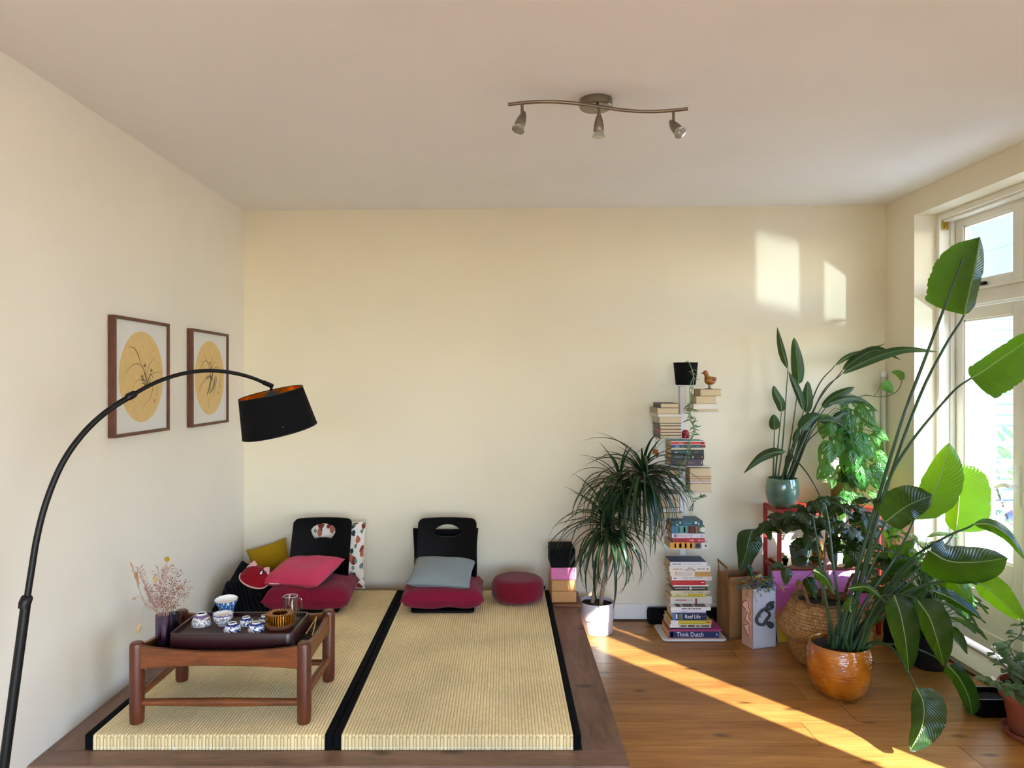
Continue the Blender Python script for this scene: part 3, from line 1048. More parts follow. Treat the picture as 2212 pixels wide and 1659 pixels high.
def heap(u, v):
    a, b_ = 2 * u - 1, 2 * v - 1
    rr = max(abs(a), abs(b_))
    x = -1.425 + 0.205 * a * (1 - 0.12 * b_ * b_) + 0.02 * mnoise.noise(Vector((b_ * 3, 1, 2)))
    y = 4.165 + 0.235 * b_ * (1 - 0.15 * a * a) + 0.02 * mnoise.noise(Vector((a * 3, 5, 2)))
    x = max(x, XL + 0.012)
    h = 0.195 * math.exp(-((x + 1.55) / 0.10) ** 2 - ((y - 4.31) / 0.13) ** 2) + 0.115 * math.exp(-((x + 1.50) / 0.13) ** 2 - ((y - 4.05) / 0.16) ** 2) + 0.135 * math.exp(-((x + 1.33) / 0.10) ** 2 - ((y - 4.20) / 0.14) ** 2)
    h += 0.030 * math.sin(10 * (a * 1.2 + b_ * 0.7)) * (1 - rr) + 0.035 * mnoise.noise(Vector((a * 2.2, b_ * 2.2, 0.3)))
    return Vector((x, y, TZ + max(0.004, h + 0.03) * (1 - rr ** 5) + 0.003))
kb = MB().grid(heap, 44, 44)
k = obj('knitted_sweater', kb, M['knit'], smooth='all')
tag(k, 'dark navy ribbed knit sweater heaped against the left wall', 'sweater')

# red cap lying on the sweater: the crown faces the room, the peak points down to the left
cpos = at(552, 1246, 4.075)
cap = thing('cap', 'small red cap with pale pink trim lying on the dark sweater', 'cap', cpos)
M['cap_red'] = cloth('cap_cotton', '#8e0d1f', weave=1500, var=0.04)
M['cap_pink'] = cloth('cap_trim_cotton', '#e3b2b0', weave=1500, var=0.04)
fz = Vector((0.30, -0.80, 0.52)).normalized()           # out of the crown's front
fx = Vector((1, 0.1, -0.42)); fx = (fx - fz * fx.dot(fz)).normalized()
fy = fz.cross(fx)                                       # up the crown
cl_ = lambda x, y, z_: cpos + fx * x + fy * y + fz * z_
def crown(u, v):
    th, ph = PI * u, PI * v
    return cl_(0.078 * math.cos(th), -0.012 + 0.074 * math.sin(th) * math.sin(ph * .5), 0.052 * math.sin(th) * math.cos(ph * .5) + 0.004)
obj('crown', MB().grid(crown, 28, 14), M['cap_red'], cap, smooth='all')
def peak(u, v):
    th = PI * u
    return cl_(0.078 * math.cos(th) * (1 + .04 * v), -0.012 - (0.062 * v) * max(0.0, math.sin(th)) ** .8, 0.056 * max(0.0, math.sin(th)) * (1 - .25 * v) + 0.006)
pk_ = obj('peak', MB().grid(peak, 28, 8), M['cap_red'], cap, smooth='all')
q = pk_.modifiers.new('thick', 'SOLIDIFY'); q.thickness = 0.003
obj('peak_edge', MB().tube([peak(i / 28, 1.0) for i in range(29)], 0.0042, 6), M['cap_pink'], cap, smooth='all')
obj('peak_seam', MB().tube([crown(i / 28, 0.0) + fz * .001 for i in range(29)], 0.0014, 5), plain('cap_seam', '#6a0a17', 0.9), cap, smooth='all')
for a0, a1, hh_ in ((0.58, 0.80, .028), (0.20, 0.40, .026)):
    e = MB().grid(lambda u, v: crown(lerp(a0, a1, u), 0.55 + 0.25 * v) + fz * 0.003 + fy * (hh_ * (1 - abs(2 * u - 1)) * v), 8, 4)
    eo = obj('ear', e, M['cap_pink'], cap, smooth='all')
    q = eo.modifiers.new('thick', 'SOLIDIFY'); q.thickness = 0.004
bc_ = crown(0.40, 0.28) + fz * 0.003
bmx = Matrix((fx, fy, fz)).transposed()
bd = obj('badge', MB().box(bc_, (0.018, 0.026, 0.005), bmx), M['black_cloth'], cap, bevel=0.002)
em = MB()
for yy_, r_ in ((-0.005, 0.0068), (0.0058, 0.0050)):
    em.ball(bc_ + fy * yy_ + fz * 0.003, r_, 12, 6, (1, 1, 0.35), bmx)
obj('badge_figure', em, M['white'], bd, smooth='all')

# ------------------------------------------------------------------ low wooden table
TX0, TX1, TY0, TY1 = -1.368, -0.742, 2.705, 3.085
tb = thing('low_table', 'low teak table with round legs and curved aprons on the left mat', 'table', ((TX0 + TX1) / 2, (TY0 + TY1) / 2, TZ))
def leg(x, y):
    z0 = TZ + 0.002
    return MB().lathe([(0.0, z0), (0.0225, z0), (0.0255, z0 + 0.006), (0.0265, z0 + 0.05), (0.0265, z0 + 0.285), (0.0245, z0 + 0.296), (0.019, z0 + 0.301), (0.0, z0 + 0.302)], 28, (x, y, 0))
for x, y in ((TX0, TY0), (TX1, TY0), (TX0, TY1), (TX1, TY1)):
    obj('leg', leg(x, y), M['teak_leg'], tb, smooth=35)
def apron(p, q, t=0.020):
    p, q = Vector((p[0], p[1], 0)), Vector((q[0], q[1], 0))
    d = (q - p)
    nrm = Vector((-d.y, d.x, 0)).normalized() * t / 2
    top, bot = [], []
    for i in range(21):
        s = i / 20
        c = 4 * s * (1 - s)
        top.append(p + d * s + Vector((0, 0, TZ + 0.294 - 0.024 * c)))
        bot.append(p + d * s + Vector((0, 0, TZ + 0.205 + 0.014 * c)))
    return MB().prism(top + bot[::-1], -nrm, nrm)
M['teak_y'] = wood('teak_wood_sideways', '#4a2510', '#8a4b20', 0.36, (22, 2.5, 22), coat=0.1)
for p, q, mt_ in (((TX0, TY0 - .006), (TX1, TY0 - .006), M['teak']), ((TX0, TY1), (TX1, TY1), M['teak']), ((TX0, TY0), (TX0, TY1), M['teak_y']), ((TX1, TY0), (TX1, TY1), M['teak_y'])):
    obj('apron', apron(p, q), mt_, tb, bevel=0.003)
for p, q, h, mt_ in (((TX0, TY0), (TX1, TY0), 0.078, M['teak']), ((TX0, TY1), (TX1, TY1), 0.078, M['teak']), ((TX0, TY0), (TX0, TY1), 0.098, M['teak_y']), ((TX1, TY0), (TX1, TY1), 0.098, M['teak_y'])):
    a, b_ = Vector((p[0], p[1], TZ + h)), Vector((q[0], q[1], TZ + h))
    obj('stretcher', MB().tube([a, a.lerp(b_, 0.5), b_], [0.0125, 0.0165, 0.0125], 12), mt_, tb, smooth=True)
m_, nt, b = newmat('woven_cord')
co = coords(nt, 'Object')
w1 = N(nt, 'ShaderNodeTexWave', bands_direction='DIAGONAL', i_Scale=22.0)
nt.links.new(co, w1.inputs['Vector'])
rp = ramp(nt, [(0.2, hexc('#120a08')), (0.95, hexc('#2e1a14'))])
nt.links.new(w1.outputs[0], rp.inputs[0]); nt.links.new(rp.outputs[0], b.inputs['Base Color'])
bp = N(nt, 'ShaderNodeBump', i_Strength=0.8, i_Distance=0.006)
nt.links.new(w1.outputs[0], bp.inputs['Height']); nt.links.new(bp.outputs[0], b.inputs['Normal'])
b.inputs['Roughness'].default_value = 0.6
TT = TZ + 0.252
wt = obj('woven_top', MB().span((TX0 + 0.008, TY0 + 0.004, TT - 0.012), (TX1 - 0.008, TY1 - 0.008, TT)), m_, tb)
cd = MB()
for i in range(27):
    x = TX0 + 0.03 + i * (TX1 - TX0 - 0.06) / 26
    cd.tube([(x, TY0 + 0.012, TT + 0.001), (x + 0.012, TY0 + 0.034, TT + 0.005), (x + 0.02, TY0 + 0.06, TT + 0.001)], 0.0055, 6)
tag(obj('cord_edge', cd, plain('dark_cord', '#1d100c', 0.6), tb, smooth=True), kind='stuff')

# ------------------------------------------------------------------ tea things
M['maroon'] = plain('maroon_lacquer', '#2c0d12', 0.35, coat=0.1, var=0.08, vscale=20)
GX0, GX1, GY0, GY1 = -1.275, -0.800, 2.752, 3.018
GZ = TT + 0.001
ty = thing('tea_tray', 'dark maroon tea tray with a raised rim on the low table', 'tray', ((GX0 + GX1) / 2, (GY0 + GY1) / 2, GZ))
gw, gd_ = GX1 - GX0, GY1 - GY0
cx_, cy_ = (GX0 + GX1) / 2, (GY0 + GY1) / 2
mb = MB()
rr_ = lambda w, h, r, zz: [Vector((cx_ + x, cy_ + y, zz)) for x, y in rrect(w, h, r, 8)]
L = [rr_(gw - .01, gd_ - .01, .022, GZ), rr_(gw, gd_, .026, GZ + .006), rr_(gw, gd_, .026, GZ + .058), rr_(gw - .004, gd_ - .004, .024, GZ + .063), rr_(gw - .020, gd_ - .020, .018, GZ + .063), rr_(gw - .026, gd_ - .026, .016, GZ + .049)]
n = len(L[0])
for ringp in L:
    mb.v += ringp
for j in range(len(L) - 1):
    for k_ in range(n):
        k2 = (k_ + 1) % n
        mb.f.append((j * n + k_, j * n + k2, (j + 1) * n + k2, (j + 1) * n + k_))
mb.f += [tuple(range(n - 1, -1, -1)), tuple((len(L) - 1) * n + k_ for k_ in range(n))]
mb.mi = [0] * len(mb.f)
obj('tray_body', mb, M['maroon'], ty, smooth=40)
TRZ = GZ + 0.049
obj('tray_insert', MB().prism([Vector((cx_ + x, cy_ + y, TRZ)) for x, y in rrect(gw - .05, gd_ - .05, .012)], (0, 0, 0), (0, 0, 0.002)), plain('maroon_insert', '#331016', 0.5), ty)
dr = obj('drain_spout', MB().lathe([(0.0085, 0), (0.0085, 0.004), (0.006, 0.004), (0.006, 0.0)], 20, (GX1 - 0.062, GY0 - 0.0035, GZ + 0.020), Matrix.Rotation(R(-90), 3, 'X'), close=True), plain('drain_ring', '#4a4038', 0.4, metal=0.7), ty, smooth=40)
obj('drain_hole', MB().lathe([(0.0, 0.0), (0.006, 0.0), (0.006, 0.002), (0.0, 0.002)], 16, (GX1 - 0.062, GY0 - 0.0015, GZ + 0.020), Matrix.Rotation(R(-90), 3, 'X')), M['black'], dr)
for yy in (2.84, 2.93):
    obj('pin', MB().ball((GX1 - 0.0005, yy, GZ + 0.052), 0.0025, 8, 5), M['brass'], ty)
TRZ += 0.002

def porcelain(name, ink, scale, thr, ink2=None, bands=True):
    m_, nt, b = newmat(name)
    co = coords(nt, 'Object', (1, 1, 1))
    n1 = N(nt, 'ShaderNodeTexNoise', i_Scale=scale, i_Detail=2.0, i_Distortion=1.5)
    nt.links.new(co, n1.inputs['Vector'])
    r1 = ramp(nt, [(thr, (0, 0, 0)), (thr + 0.03, (1, 1, 1))])
    nt.links.new(n1.outputs[0], r1.inputs[0])
    mi = N(nt, 'ShaderNodeMix', data_type='RGBA')
    mi.inputs['A'].default_value = hexc('#e6e8ea'); mi.inputs['B'].default_value = hexc(ink)
    nt.links.new(r1.outputs[0], mi.inputs['Factor'])
    out = mi.outputs['Result']
    if ink2:
        n2 = N(nt, 'ShaderNodeTexNoise', i_Scale=scale * 0.8, i_Detail=1.0)
        mp2 = nt.nodes.new('ShaderNodeMapping'); mp2.inputs['Location'].default_value = (3, 5, 7)
        nt.links.new(co, mp2.inputs[0]); nt.links.new(mp2.outputs[0], n2.inputs['Vector'])
        r2 = ramp(nt, [(0.60, (0, 0, 0)), (0.63, (1, 1, 1))])
        nt.links.new(n2.outputs[0], r2.inputs[0])
        m2 = N(nt, 'ShaderNodeMix', data_type='RGBA')
        nt.links.new(out, m2.inputs['A']); m2.inputs['B'].default_value = hexc(ink2)
        nt.links.new(r2.outputs[0], m2.inputs['Factor'])
        out = m2.outputs['Result']
    nt.links.new(out, b.inputs['Base Color'])
    b.inputs['Roughness'].default_value = 0.15
    return m_
M['blue_china'] = porcelain('blue_china', '#16307a', 95, 0.52)
M['floral_china'] = porcelain('floral_china', '#7d8690', 130, 0.50, '#a06c58')
M['white_china'] = plain('white_china', '#eceae6', 0.12)
M['blue_glaze'] = plain('blue_glaze', '#18327c', 0.15)
M['violet_glaze'] = plain('violet_glaze', '#6d5a8c', 0.2)
m_, nt, b = newmat('blue_brushed_glaze')
co = coords(nt, 'Object')
wv = N(nt, 'ShaderNodeTexNoise', i_Scale=1.0, i_Detail=3.0)
mp = nt.nodes.new('ShaderNodeMapping'); mp.inputs['Scale'].default_value = (150, 150, 12)
nt.links.new(co, mp.inputs[0]); nt.links.new(mp.outputs[0], wv.inputs['Vector'])
rp = ramp(nt, [(0.40, hexc('#1c4b94')), (0.55, hexc('#3f78b8')), (0.66, hexc('#dfe8f0'))])
nt.links.new(wv.outputs[0], rp.inputs[0]); nt.links.new(rp.outputs[0], b.inputs['Base Color'])
b.inputs['Roughness'].default_value = 0.2
M['blue_brush'] = m_

def cup(name, label, x, y, r, h, body, rim, upside, cat, group=None, foot=0.5):
    c = thing(name, label, cat, (x, y, TRZ), group)
    def zf(q):
        return h - q if upside else q
    s = -1 if upside else 1
    pr = [(r * foot, 0.004), (r * 0.80, h * 0.30), (r * 0.95, h * 0.62), (r, h * 0.97), (r * 0.97, h), (r * 0.93, h * 0.92), (r * 0.86, h * 0.6), (r * 0.65, h * 0.28), (0.0, h * 0.2)]
    obj('bowl', MB().lathe([(a, zf(b_)) for a, b_ in pr], 32, (x, y, TRZ)), body, c, smooth=50)
    obj('foot_ring', MB().lathe([(r * foot, zf(0.006)), (r * foot, zf(0.0)), (r * foot - 0.003, zf(0.0)), (r * foot - 0.003, zf(0.006))], 28, (x, y, TRZ), close=True), M['white_china'], c, smooth=50)
    obj('foot_base', MB().lathe([(0.0, zf(0.004)), (r * foot - 0.002, zf(0.004)), (r * foot - 0.002, zf(0.006)), (0.0, zf(0.006))], 24, (x, y, TRZ)), M['white_china'], c)
    obj('glaze_band', MB().lathe([(r * 0.62 + 0.0006, zf(h * 0.16)), (r * 0.80 + 0.0006, zf(h * 0.32))] if upside else [(r * 0.993, zf(h * 0.88)), (r + 0.0006, zf(h * 0.97))], 32, (x, y, TRZ)) if False else MB().grid(lambda u, v: Vector((x, y, TRZ)) + Vector((math.cos(2 * PI * u), math.sin(2 * PI * u), 0)) * (lerp(r * 0.60, r * 0.78, v) + 0.0012 if upside else lerp(r * 0.985, r, v) + 0.0006) + Vector((0, 0, zf(lerp(h * 0.12, h * 0.28, v)) if upside else zf(lerp(h * 0.86, h * 0.97, v)))), 32, 2), rim, c, smooth='all')
    if not upside:
        obj('inside', MB().grid(lambda u, v: Vector((x, y, TRZ)) + Vector((math.cos(2 * PI * u), math.sin(2 * PI * u), 0)) * (r * 0.925 * v ** 0.5) + Vector((0, 0, h * 0.22 + (h * 0.70) * v ** 2 + 0.001)), 28, 8), M['white_china'], c, smooth='all')
    return c
gcup = 'blue and white tea cups turned upside down'
cup('tea_cup', 'small blue and white cup upside down, nearest the tray front edge', -1.055, 2.822, 0.0325, 0.033, M['blue_china'], M['blue_glaze'], True, 'cup', gcup)
cup('tea_cup', 'small blue and white cup upside down, beside the floral bowls', -1.026, 2.893, 0.0300, 0.032, M['blue_china'], M['blue_glaze'], True, 'cup', gcup)
cup('tea_cup', 'small blue and white cup upside down, in front beside the golden ring', -0.963, 2.826, 0.0315, 0.034, M['blue_china'], M['blue_glaze'], True, 'cup', gcup)
cup('tea_cup', 'small blue and white cup upside down, half hidden behind the golden ring', -0.957, 2.912, 0.0285, 0.032, M['blue_china'], M['blue_glaze'], True, 'cup', gcup)
gb = 'floral tea bowls'
cup('tea_bowl', 'floral tea bowl turned upside down at the left of the tray', -1.203, 2.888, 0.0385, 0.049, M['floral_china'], M['violet_glaze'], True, 'bowl', gb)
cup('tea_bowl', 'floral tea bowl standing upright showing its white inside', -1.117, 2.890, 0.0395, 0.048, M['floral_china'], M['violet_glaze'], False, 'bowl', gb)
# blue strainer cup: a flared bowl seated on a tapered cup
sx_, sy_ = -1.136, 2.975
o1 = thing('tea_cup', 'tall blue cup under the flared blue strainer', 'cup', (sx_, sy_, TRZ))
obj('body', MB().lathe([(0.0, 0.001), (0.022, 0.0), (0.025, 0.004), (0.028, 0.03), (0.033, 0.050), (0.030, 0.050), (0.025, 0.03), (0.0, 0.006)], 32, (sx_, sy_, TRZ)), M['blue_brush'], o1, smooth=50)
o2 = thing('tea_strainer', 'flared blue and white porcelain strainer set on the tall blue cup', 'strainer', (sx_, sy_, TRZ + 0.050))
mt_ = Matrix.Rotation(R(7), 3, 'X')
obj('bowl', MB().lathe([(0.026, -0.006), (0.034, 0.002), (0.0355, 0.006), (0.045, 0.022), (0.0465, 0.029), (0.0445, 0.029), (0.041, 0.02), (0.030, 0.004), (0.0, 0.0)], 36, (sx_, sy_, TRZ + 0.050), mt_), M['blue_brush'], o2, smooth=50)
obj('inside', MB().grid(lambda u, v: Vector((sx_, sy_, TRZ + 0.050)) + mt_ @ Vector((math.cos(2 * PI * u) * 0.0445 * v ** 0.6, math.sin(2 * PI * u) * 0.0445 * v ** 0.6, 0.003 + 0.0262 * v ** 1.6)), 32, 6), M['white_china'], o2, smooth='all')
# golden finned ring on a wooden base
gx, gy = -0.882, 2.866
gr_ = thing('incense_burner', 'golden ribbed ring on a round wooden base on the tea tray', 'incense burner', (gx, gy, TRZ))
M['gold'] = plain('golden_metal', '#b9791a', 0.25, metal=0.95)
obj('wooden_base', MB().lathe([(0.0, 0.0), (0.050, 0.0), (0.0535, 0.003), (0.0545, 0.018), (0.052, 0.0205), (0.0, 0.0205)], 40, (gx, gy, TRZ)), wood('turned_wood', '#4b2a1a', '#7d4d31', 0.4, (8, 8, 8)), gr_, smooth=40)
obj('ring_body', MB().lathe([(0.032, 0.022), (0.0440, 0.022), (0.0440, 0.050), (0.032, 0.050)], 40, (gx, gy, TRZ), close=True), plain('dark_gold', '#2c1a08', 0.5, metal=0.6), gr_, smooth=40)
for i in range(36):
    th = 2 * PI * i / 36
    me_name = 'fin'
    if i == 0:
        fin = MB().box((0.0425, 0, 0.0385), (0.0265, 0.0042, 0.036)).mesh('fin', M['gold'])
    o = link('fin', fin, gr_)
    o.rotation_euler = (0, 0, th)
# glass pitcher
px_, py_ = -0.868, 2.962
pc = thing('glass_pitcher', 'clear glass pitcher with handle behind the golden ring', 'pitcher', (px_, py_, TRZ))
M['clear'] = glass('clear_glass', '#f4f6f6', 0.16)
obj('body', MB().lathe([(0.0, 0.002), (0.031, 0.0), (0.0335, 0.004), (0.033, 0.02), (0.027, 0.075), (0.0285, 0.094), (0.0270, 0.094), (0.0255, 0.075), (0.031, 0.02), (0.030, 0.006), (0.0, 0.005)], 32, (px_, py_, TRZ), wob=lambda th, j: 0.010 * math.exp(-((th - PI * 1.12) / 0.25) ** 2) if j in (5, 6) else 0), M['clear'], pc, smooth=50)
obj('handle', MB().tube(catmull([(px_ + 0.026, py_, TRZ + 0.085), (px_ + 0.043, py_, TRZ + 0.082), (px_ + 0.046, py_, TRZ + 0.055), (px_ + 0.033, py_, TRZ + 0.028)], 14), 0.0038, 8), M['clear'], pc, smooth=True)
obj('rim', MB().tube([Vector((px_ + 0.0278 * math.cos(2 * PI * i / 32), py_ + 0.0278 * math.sin(2 * PI * i / 32), TRZ + 0.0945)) for i in range(33)], 0.0011, 5), plain('glass_edge', '#cfd6d8', 0.1), pc, smooth=True)
# bamboo tongs and folded paper in the gap beside the tray
tn = thing('bamboo_tongs', 'bamboo tongs lying open between tray and table edge', 'tongs', (-0.772, 2.90, TT + 0.001))
tip = at(684, 1342, 2.98)
for a in ((661, 1369, 2.86), (675, 1372, 2.85)):
    e_ = at(*a)
    e_.z = max(e_.z, TT + 0.004)
    obj('arm', MB().tube([e_, Vector((tip.x, tip.y, TT + 0.055))], [0.0025, 0.0022], 6), plain('bamboo', '#b08d4e', 0.5), tn)
tag(obj('paper_slip', MB().box((-0.776, 2.795, TT + 0.006), (0.030, 0.09, 0.008), Matrix.Rotation(R(-6), 3, 'Z')), plain('paper', '#d9dbdc', 0.8), bevel=0.002), 'white folded paper slip tucked beside the tray near the front leg', 'paper')

# ribbed glass vase and tumbler
def ribbed(name, label, x, y, r, h, tint, cat):
    t = thing(name, label, cat, (x, y, TT + 0.001))
    n = 72
    w_ = lambda th, j: 0.0012 * abs(math.sin(th * 12))
    g_ = glass(name + '_glass', tint, 0.12)
    obj('wall', MB().lathe([(r, 0.0), (r, h), (r - 0.003, h), (r - 0.003, 0.010)], n, (x, y, TT + 0.001), wob=w_, close=True), g_, t, smooth=50)
    obj('base', MB().lathe([(0.0, 0.0), (r - 0.003, 0.0), (r - 0.003, 0.012), (0.0, 0.010)], 36, (x, y, TT + 0.001)), plain(name + '_base', '#14101a', 0.1), t, smooth=50)
    return t
VX, VY = -1.318, 2.815
ribbed('glass_vase', 'ribbed purple glass vase holding dried flowers', VX, VY, 0.0305, 0.118, '#c3b0cb', 'vase')
ribbed('glass_tumbler', 'ribbed smoky grey tumbler behind the purple vase', -1.322, 2.893, 0.0262, 0.098, '#b4bcc8', 'glass')

# dried flowers
M['dry_stem'] = plain('dried_stem', '#a98a78', 0.8)
M['dry_pink'] = plain('dried_pink_leaf', '#b58d84', 0.8, var=0.15, vscale=60)
M['dry_tan'] = plain('dried_tan', '#c2a878', 0.85, var=0.15, vscale=120)
M['dry_red'] = plain('dried_bud', '#7c4a44', 0.8, var=0.3, vscale=80)
M['dry_yellow'] = plain('dried_yellow', '#b89413', 0.9, bump=0.6, bscale=400)
M['dry_wheat'] = plain('dried_wheat', '#b08a68', 0.85, var=0.15, vscale=60)
frnd = random.Random(5)
def flower(label, pts, kind, Y=2.815, grp=None):
    base = Vector((VX + frnd.uniform(-.010, .010), VY + frnd.uniform(-.010, .010), TT + 0.016))
    lip = Vector((VX + max(-.022, min(.022, (pts[0][0] - 345) * 0.0007)), VY + frnd.uniform(-.012, .012), TT + 0.116))
    P = [base, lip] + [at(a, b_, Y + frnd.uniform(-.03, .03)) for a, b_ in pts]
    cv = catmull(P, 22)
    t = thing('dried_flower', label, 'flower', base, grp)
    obj('stem', MB().tube(cv, [lerp(0.0013, 0.0006, i / 22) for i in range(23)], 5), M['dry_stem'], t)
    e = cv[-1]
    d = (cv[-1] - cv[-2]).normalized()
    if kind == 'ball':
        obj('flower_head', MB().ball(e, 0.0095, 14, 8), M['dry_yellow'], t, smooth='all')
        hb_ = MB()
        for i in range(26):
            dd = Vector((frnd.gauss(0, 1), frnd.gauss(0, 1), frnd.gauss(0, 1))).normalized()
            hb_.tube([e + dd * 0.008, e + dd * frnd.uniform(.014, .019)], 0.00025, 3, cap=False)
        tag(obj('bristle', hb_, M['dry_tan'], t), kind='stuff')
    elif kind in ('tail', 'tail_long'):
        q = d.to_track_quat('Z', 'Y').to_matrix()
        obj('flower_head', MB().ball(e + d * 0.014, 0.0095, 12, 8, (0.85, 0.85, 1.7 if kind == 'tail' else 2.3), q), M['dry_tan'], t, smooth='all')
    elif kind == 'pod':
        q = d.to_track_quat('Z', 'Y').to_matrix()
        obj('seed_pod', MB().ball(e + d * 0.008, 0.0062, 10, 6, (0.8, 0.8, 1.7), q), M['dry_wheat'], t, smooth='all')
    elif kind == 'wheat':
        w_ = MB()
        for i in range(16):
            s = i / 15
            p = cv[-1].lerp(cv[-7], s)
            dd = (d + Vector((frnd.uniform(-.25, .25), frnd.uniform(-.25, .25), 0.1))).normalized()
            w_.tube([p, p + dd * 0.012, p + dd * 0.024], [0.0008, 0.0030, 0.0004], 5)
        obj('ear', w_, M['dry_wheat'], t, smooth=True)
    elif kind == 'leafy':
        w_ = MB()
        for i in range(8, 23):
            p = cv[i]
            tg = (cv[min(i + 1, 22)] - cv[i - 1]).normalized()
            for s in (-1, 1):
                sd = Vector((s, frnd.uniform(-.6, .6), frnd.uniform(0.1, .6))).normalized()
                dd = (tg * 0.7 + sd).normalized()
                L_ = frnd.uniform(.018, .032)
                w_.tube([p, p + dd * L_ * .5, p + dd * L_], [0.0007, 0.0046, 0.0003], 5, flat=0.35)
        obj('leaves', w_, M['dry_pink'], t, smooth=True)
    elif kind == 'spray':
        w_, bd_ = MB(), MB()
        for i in range(10, 23):
            p = cv[i]
            for q in range(4):
                dd = Vector((frnd.uniform(-1, 1), frnd.uniform(-1, 1), frnd.uniform(-.2, 1))).normalized()
                e2 = p + dd * frnd.uniform(.012, .032)
                w_.tube([p, e2], 0.0004, 3, cap=False)
                bd_.ball(e2, frnd.uniform(.0012, .0026), 6, 4)
        obj('twigs', w_, M['dry_stem'], t)
        tag(obj('buds', bd_, M['dry_red'], t), kind='stuff')
    return t
flower('yellow round dried flower standing highest in the purple vase', [(352, 1290), (360, 1245), (361, 1208)], 'ball')
flower('oval tan dried grass head in the middle of the bouquet', [(342, 1290), (338, 1268), (336, 1258)], 'tail')
flower('tan dried grass head leaning right in the bouquet', [(362, 1300), (380, 1278), (388, 1270)], 'tail')
flower('tan dried grass head hanging on a thin stem left of the vase', [(322, 1312), (312, 1306), (306, 1340), (302, 1352)], 'tail_long')
flower('small dried seed pod drooping at the left of the bouquet', [(318, 1312), (302, 1288), (292, 1292)], 'pod')
flower('feathery brown dried grass ear at the upper left of the bouquet', [(312, 1300), (298, 1265), (285, 1225)], 'wheat')
flower('second feathery dried grass ear beside the tallest brown one', [(315, 1300), (300, 1270), (295, 1243)], 'wheat')
flower('dried pink leaf sprig at the left of the bouquet', [(328, 1300), (315, 1262), (302, 1230)], 'leafy')
flower('dried pink leaf sprig beneath the yellow round flower', [(345, 1295), (352, 1255), (362, 1228)], 'leafy')
flower('low dried pink leaf sprig in the middle of the vase mouth', [(335, 1305), (325, 1285), (318, 1272)], 'leafy')
for lab_, pts in (('tallest spray of tiny dark red buds at the right of the bouquet', [(362, 1300), (375, 1262), (384, 1232)]), ('dense spray of dried buds just left of the tallest spray', [(360, 1300), (368, 1275), (372, 1245)]), ('low spray of dried red buds reaching farthest right', [(372, 1306), (390, 1290), (405, 1282)]), ('spray of dried red buds between the tallest and the low right one', [(366, 1300), (385, 1275), (402, 1262)]), ('spray of dried buds rising behind the oval tan grass head', [(350, 1295), (345, 1270), (342, 1232)]), ('short spray of dried buds hanging over the vase rim at right', [(360, 1318), (370, 1314), (378, 1316)])):
    flower(lab_, pts, 'spray', grp='sprays of dried red buds in the purple vase')

# ------------------------------------------------------------------ arc floor lamp
M['lamp_black'] = plain('lamp_black_metal', '#06080b', 0.4, spec=0.3)
bx0, by0 = -1.455, 2.20                                # where the lower tube meets the arc
dirv = Vector((0.565, 0.70, 0))
def onlamp(px, py):
    k_ = (px - CX) / FP
    s = (k_ * by0 - bx0) / (dirv.x - k_ * dirv.y)
    p = Vector((bx0, by0, 0)) + dirv * s
    return Vector((p.x, p.y, CH - (py - CY) * p.y / FP))
lb = onlamp(8, 1659)
foot = lb + (lb - onlamp(55, 1310)).normalized() * 0.26
lp = thing('floor_lamp', 'black arc floor lamp with a drum shade arching over the mat', 'lamp', (foot.x, foot.y, 0))
foot.z = 0.03
obj('base', MB().lathe([(0.0, 0.0), (0.115, 0.0), (0.118, 0.004), (0.118, 0.024), (0.112, 0.03), (0.0, 0.03)], 40, (foot.x + 0.02, foot.y, 0)), M['lamp_black'], lp, smooth=40)
obj('lower_pole', MB().tube([foot, lb, onlamp(55, 1310)], 0.0142, 16), M['lamp_black'], lp, smooth=True)
obj('collar', MB().tube([onlamp(52, 1313), onlamp(53.5, 1303), onlamp(59, 1290), onlamp(60, 1286)], [0.0165, 0.0175, 0.0165, 0.012], 16), M['lamp_black'], lp, smooth=True)
P = [onlamp(*p) for p in ((58, 1296), (68, 1232), (80, 1160), (98, 1090), (125, 1020), (155, 968), (195, 920), (240, 882), (284, 855))]
obj('arc_tube', MB().tube(catmull(P, 40), 0.0095, 12), M['lamp_black'], lp, smooth=True)
obj('joint', MB().tube([onlamp(275, 861), onlamp(277, 858), onlamp(290, 851), onlamp(293, 849)], [0.0105, 0.0135, 0.0125, 0.0095], 12), M['lamp_black'], lp, smooth=True)
P = [onlamp(*p) for p in ((284, 855), (320, 834), (360, 817), (400, 806), (440, 801), (480, 802), (520, 809), (550, 818), (573, 828))]
obj('upper_tube', MB().tube(catmull(P, 30), 0.0072, 12), M['lamp_black'], lp, smooth=True)
ax = Vector((-0.190, -0.140, 0.970)).normalized()      # lamp axis, tilted
bc = onlamp(605, 931)
tcn = bc + ax * 0.158
bc.y = bc.y
obj('swivel', MB().tube([onlamp(569, 826), onlamp(588, 834)], 0.0095, 10).tube([onlamp(587, 833), tcn + ax * 0.004], 0.0055, 8), M['lamp_black'], lp, smooth=True)
q = ax.to_track_quat('Z', 'Y').to_matrix()
r0, r1, hh = 0.1475, 0.1255, 0.158
shm = cloth('black_shade_fabric', '#030408', weave=1600, rough=0.8, sheen=0.0)
sh = obj('shade', MB().lathe([(r0, 0.0), (r1, hh)], 64, bc, q), shm, lp, smooth=True)
sh.data.polygons  # the lathe caps are taken off below
import bmesh
def drop_caps(o, n):
    bm = bmesh.new(); bm.from_mesh(o.data)
    bmesh.ops.delete(bm, geom=[f for f in bm.faces if len(f.verts) >= n], context='FACES_ONLY')
    bm.to_mesh(o.data); bm.free()
drop_caps(sh, 60)
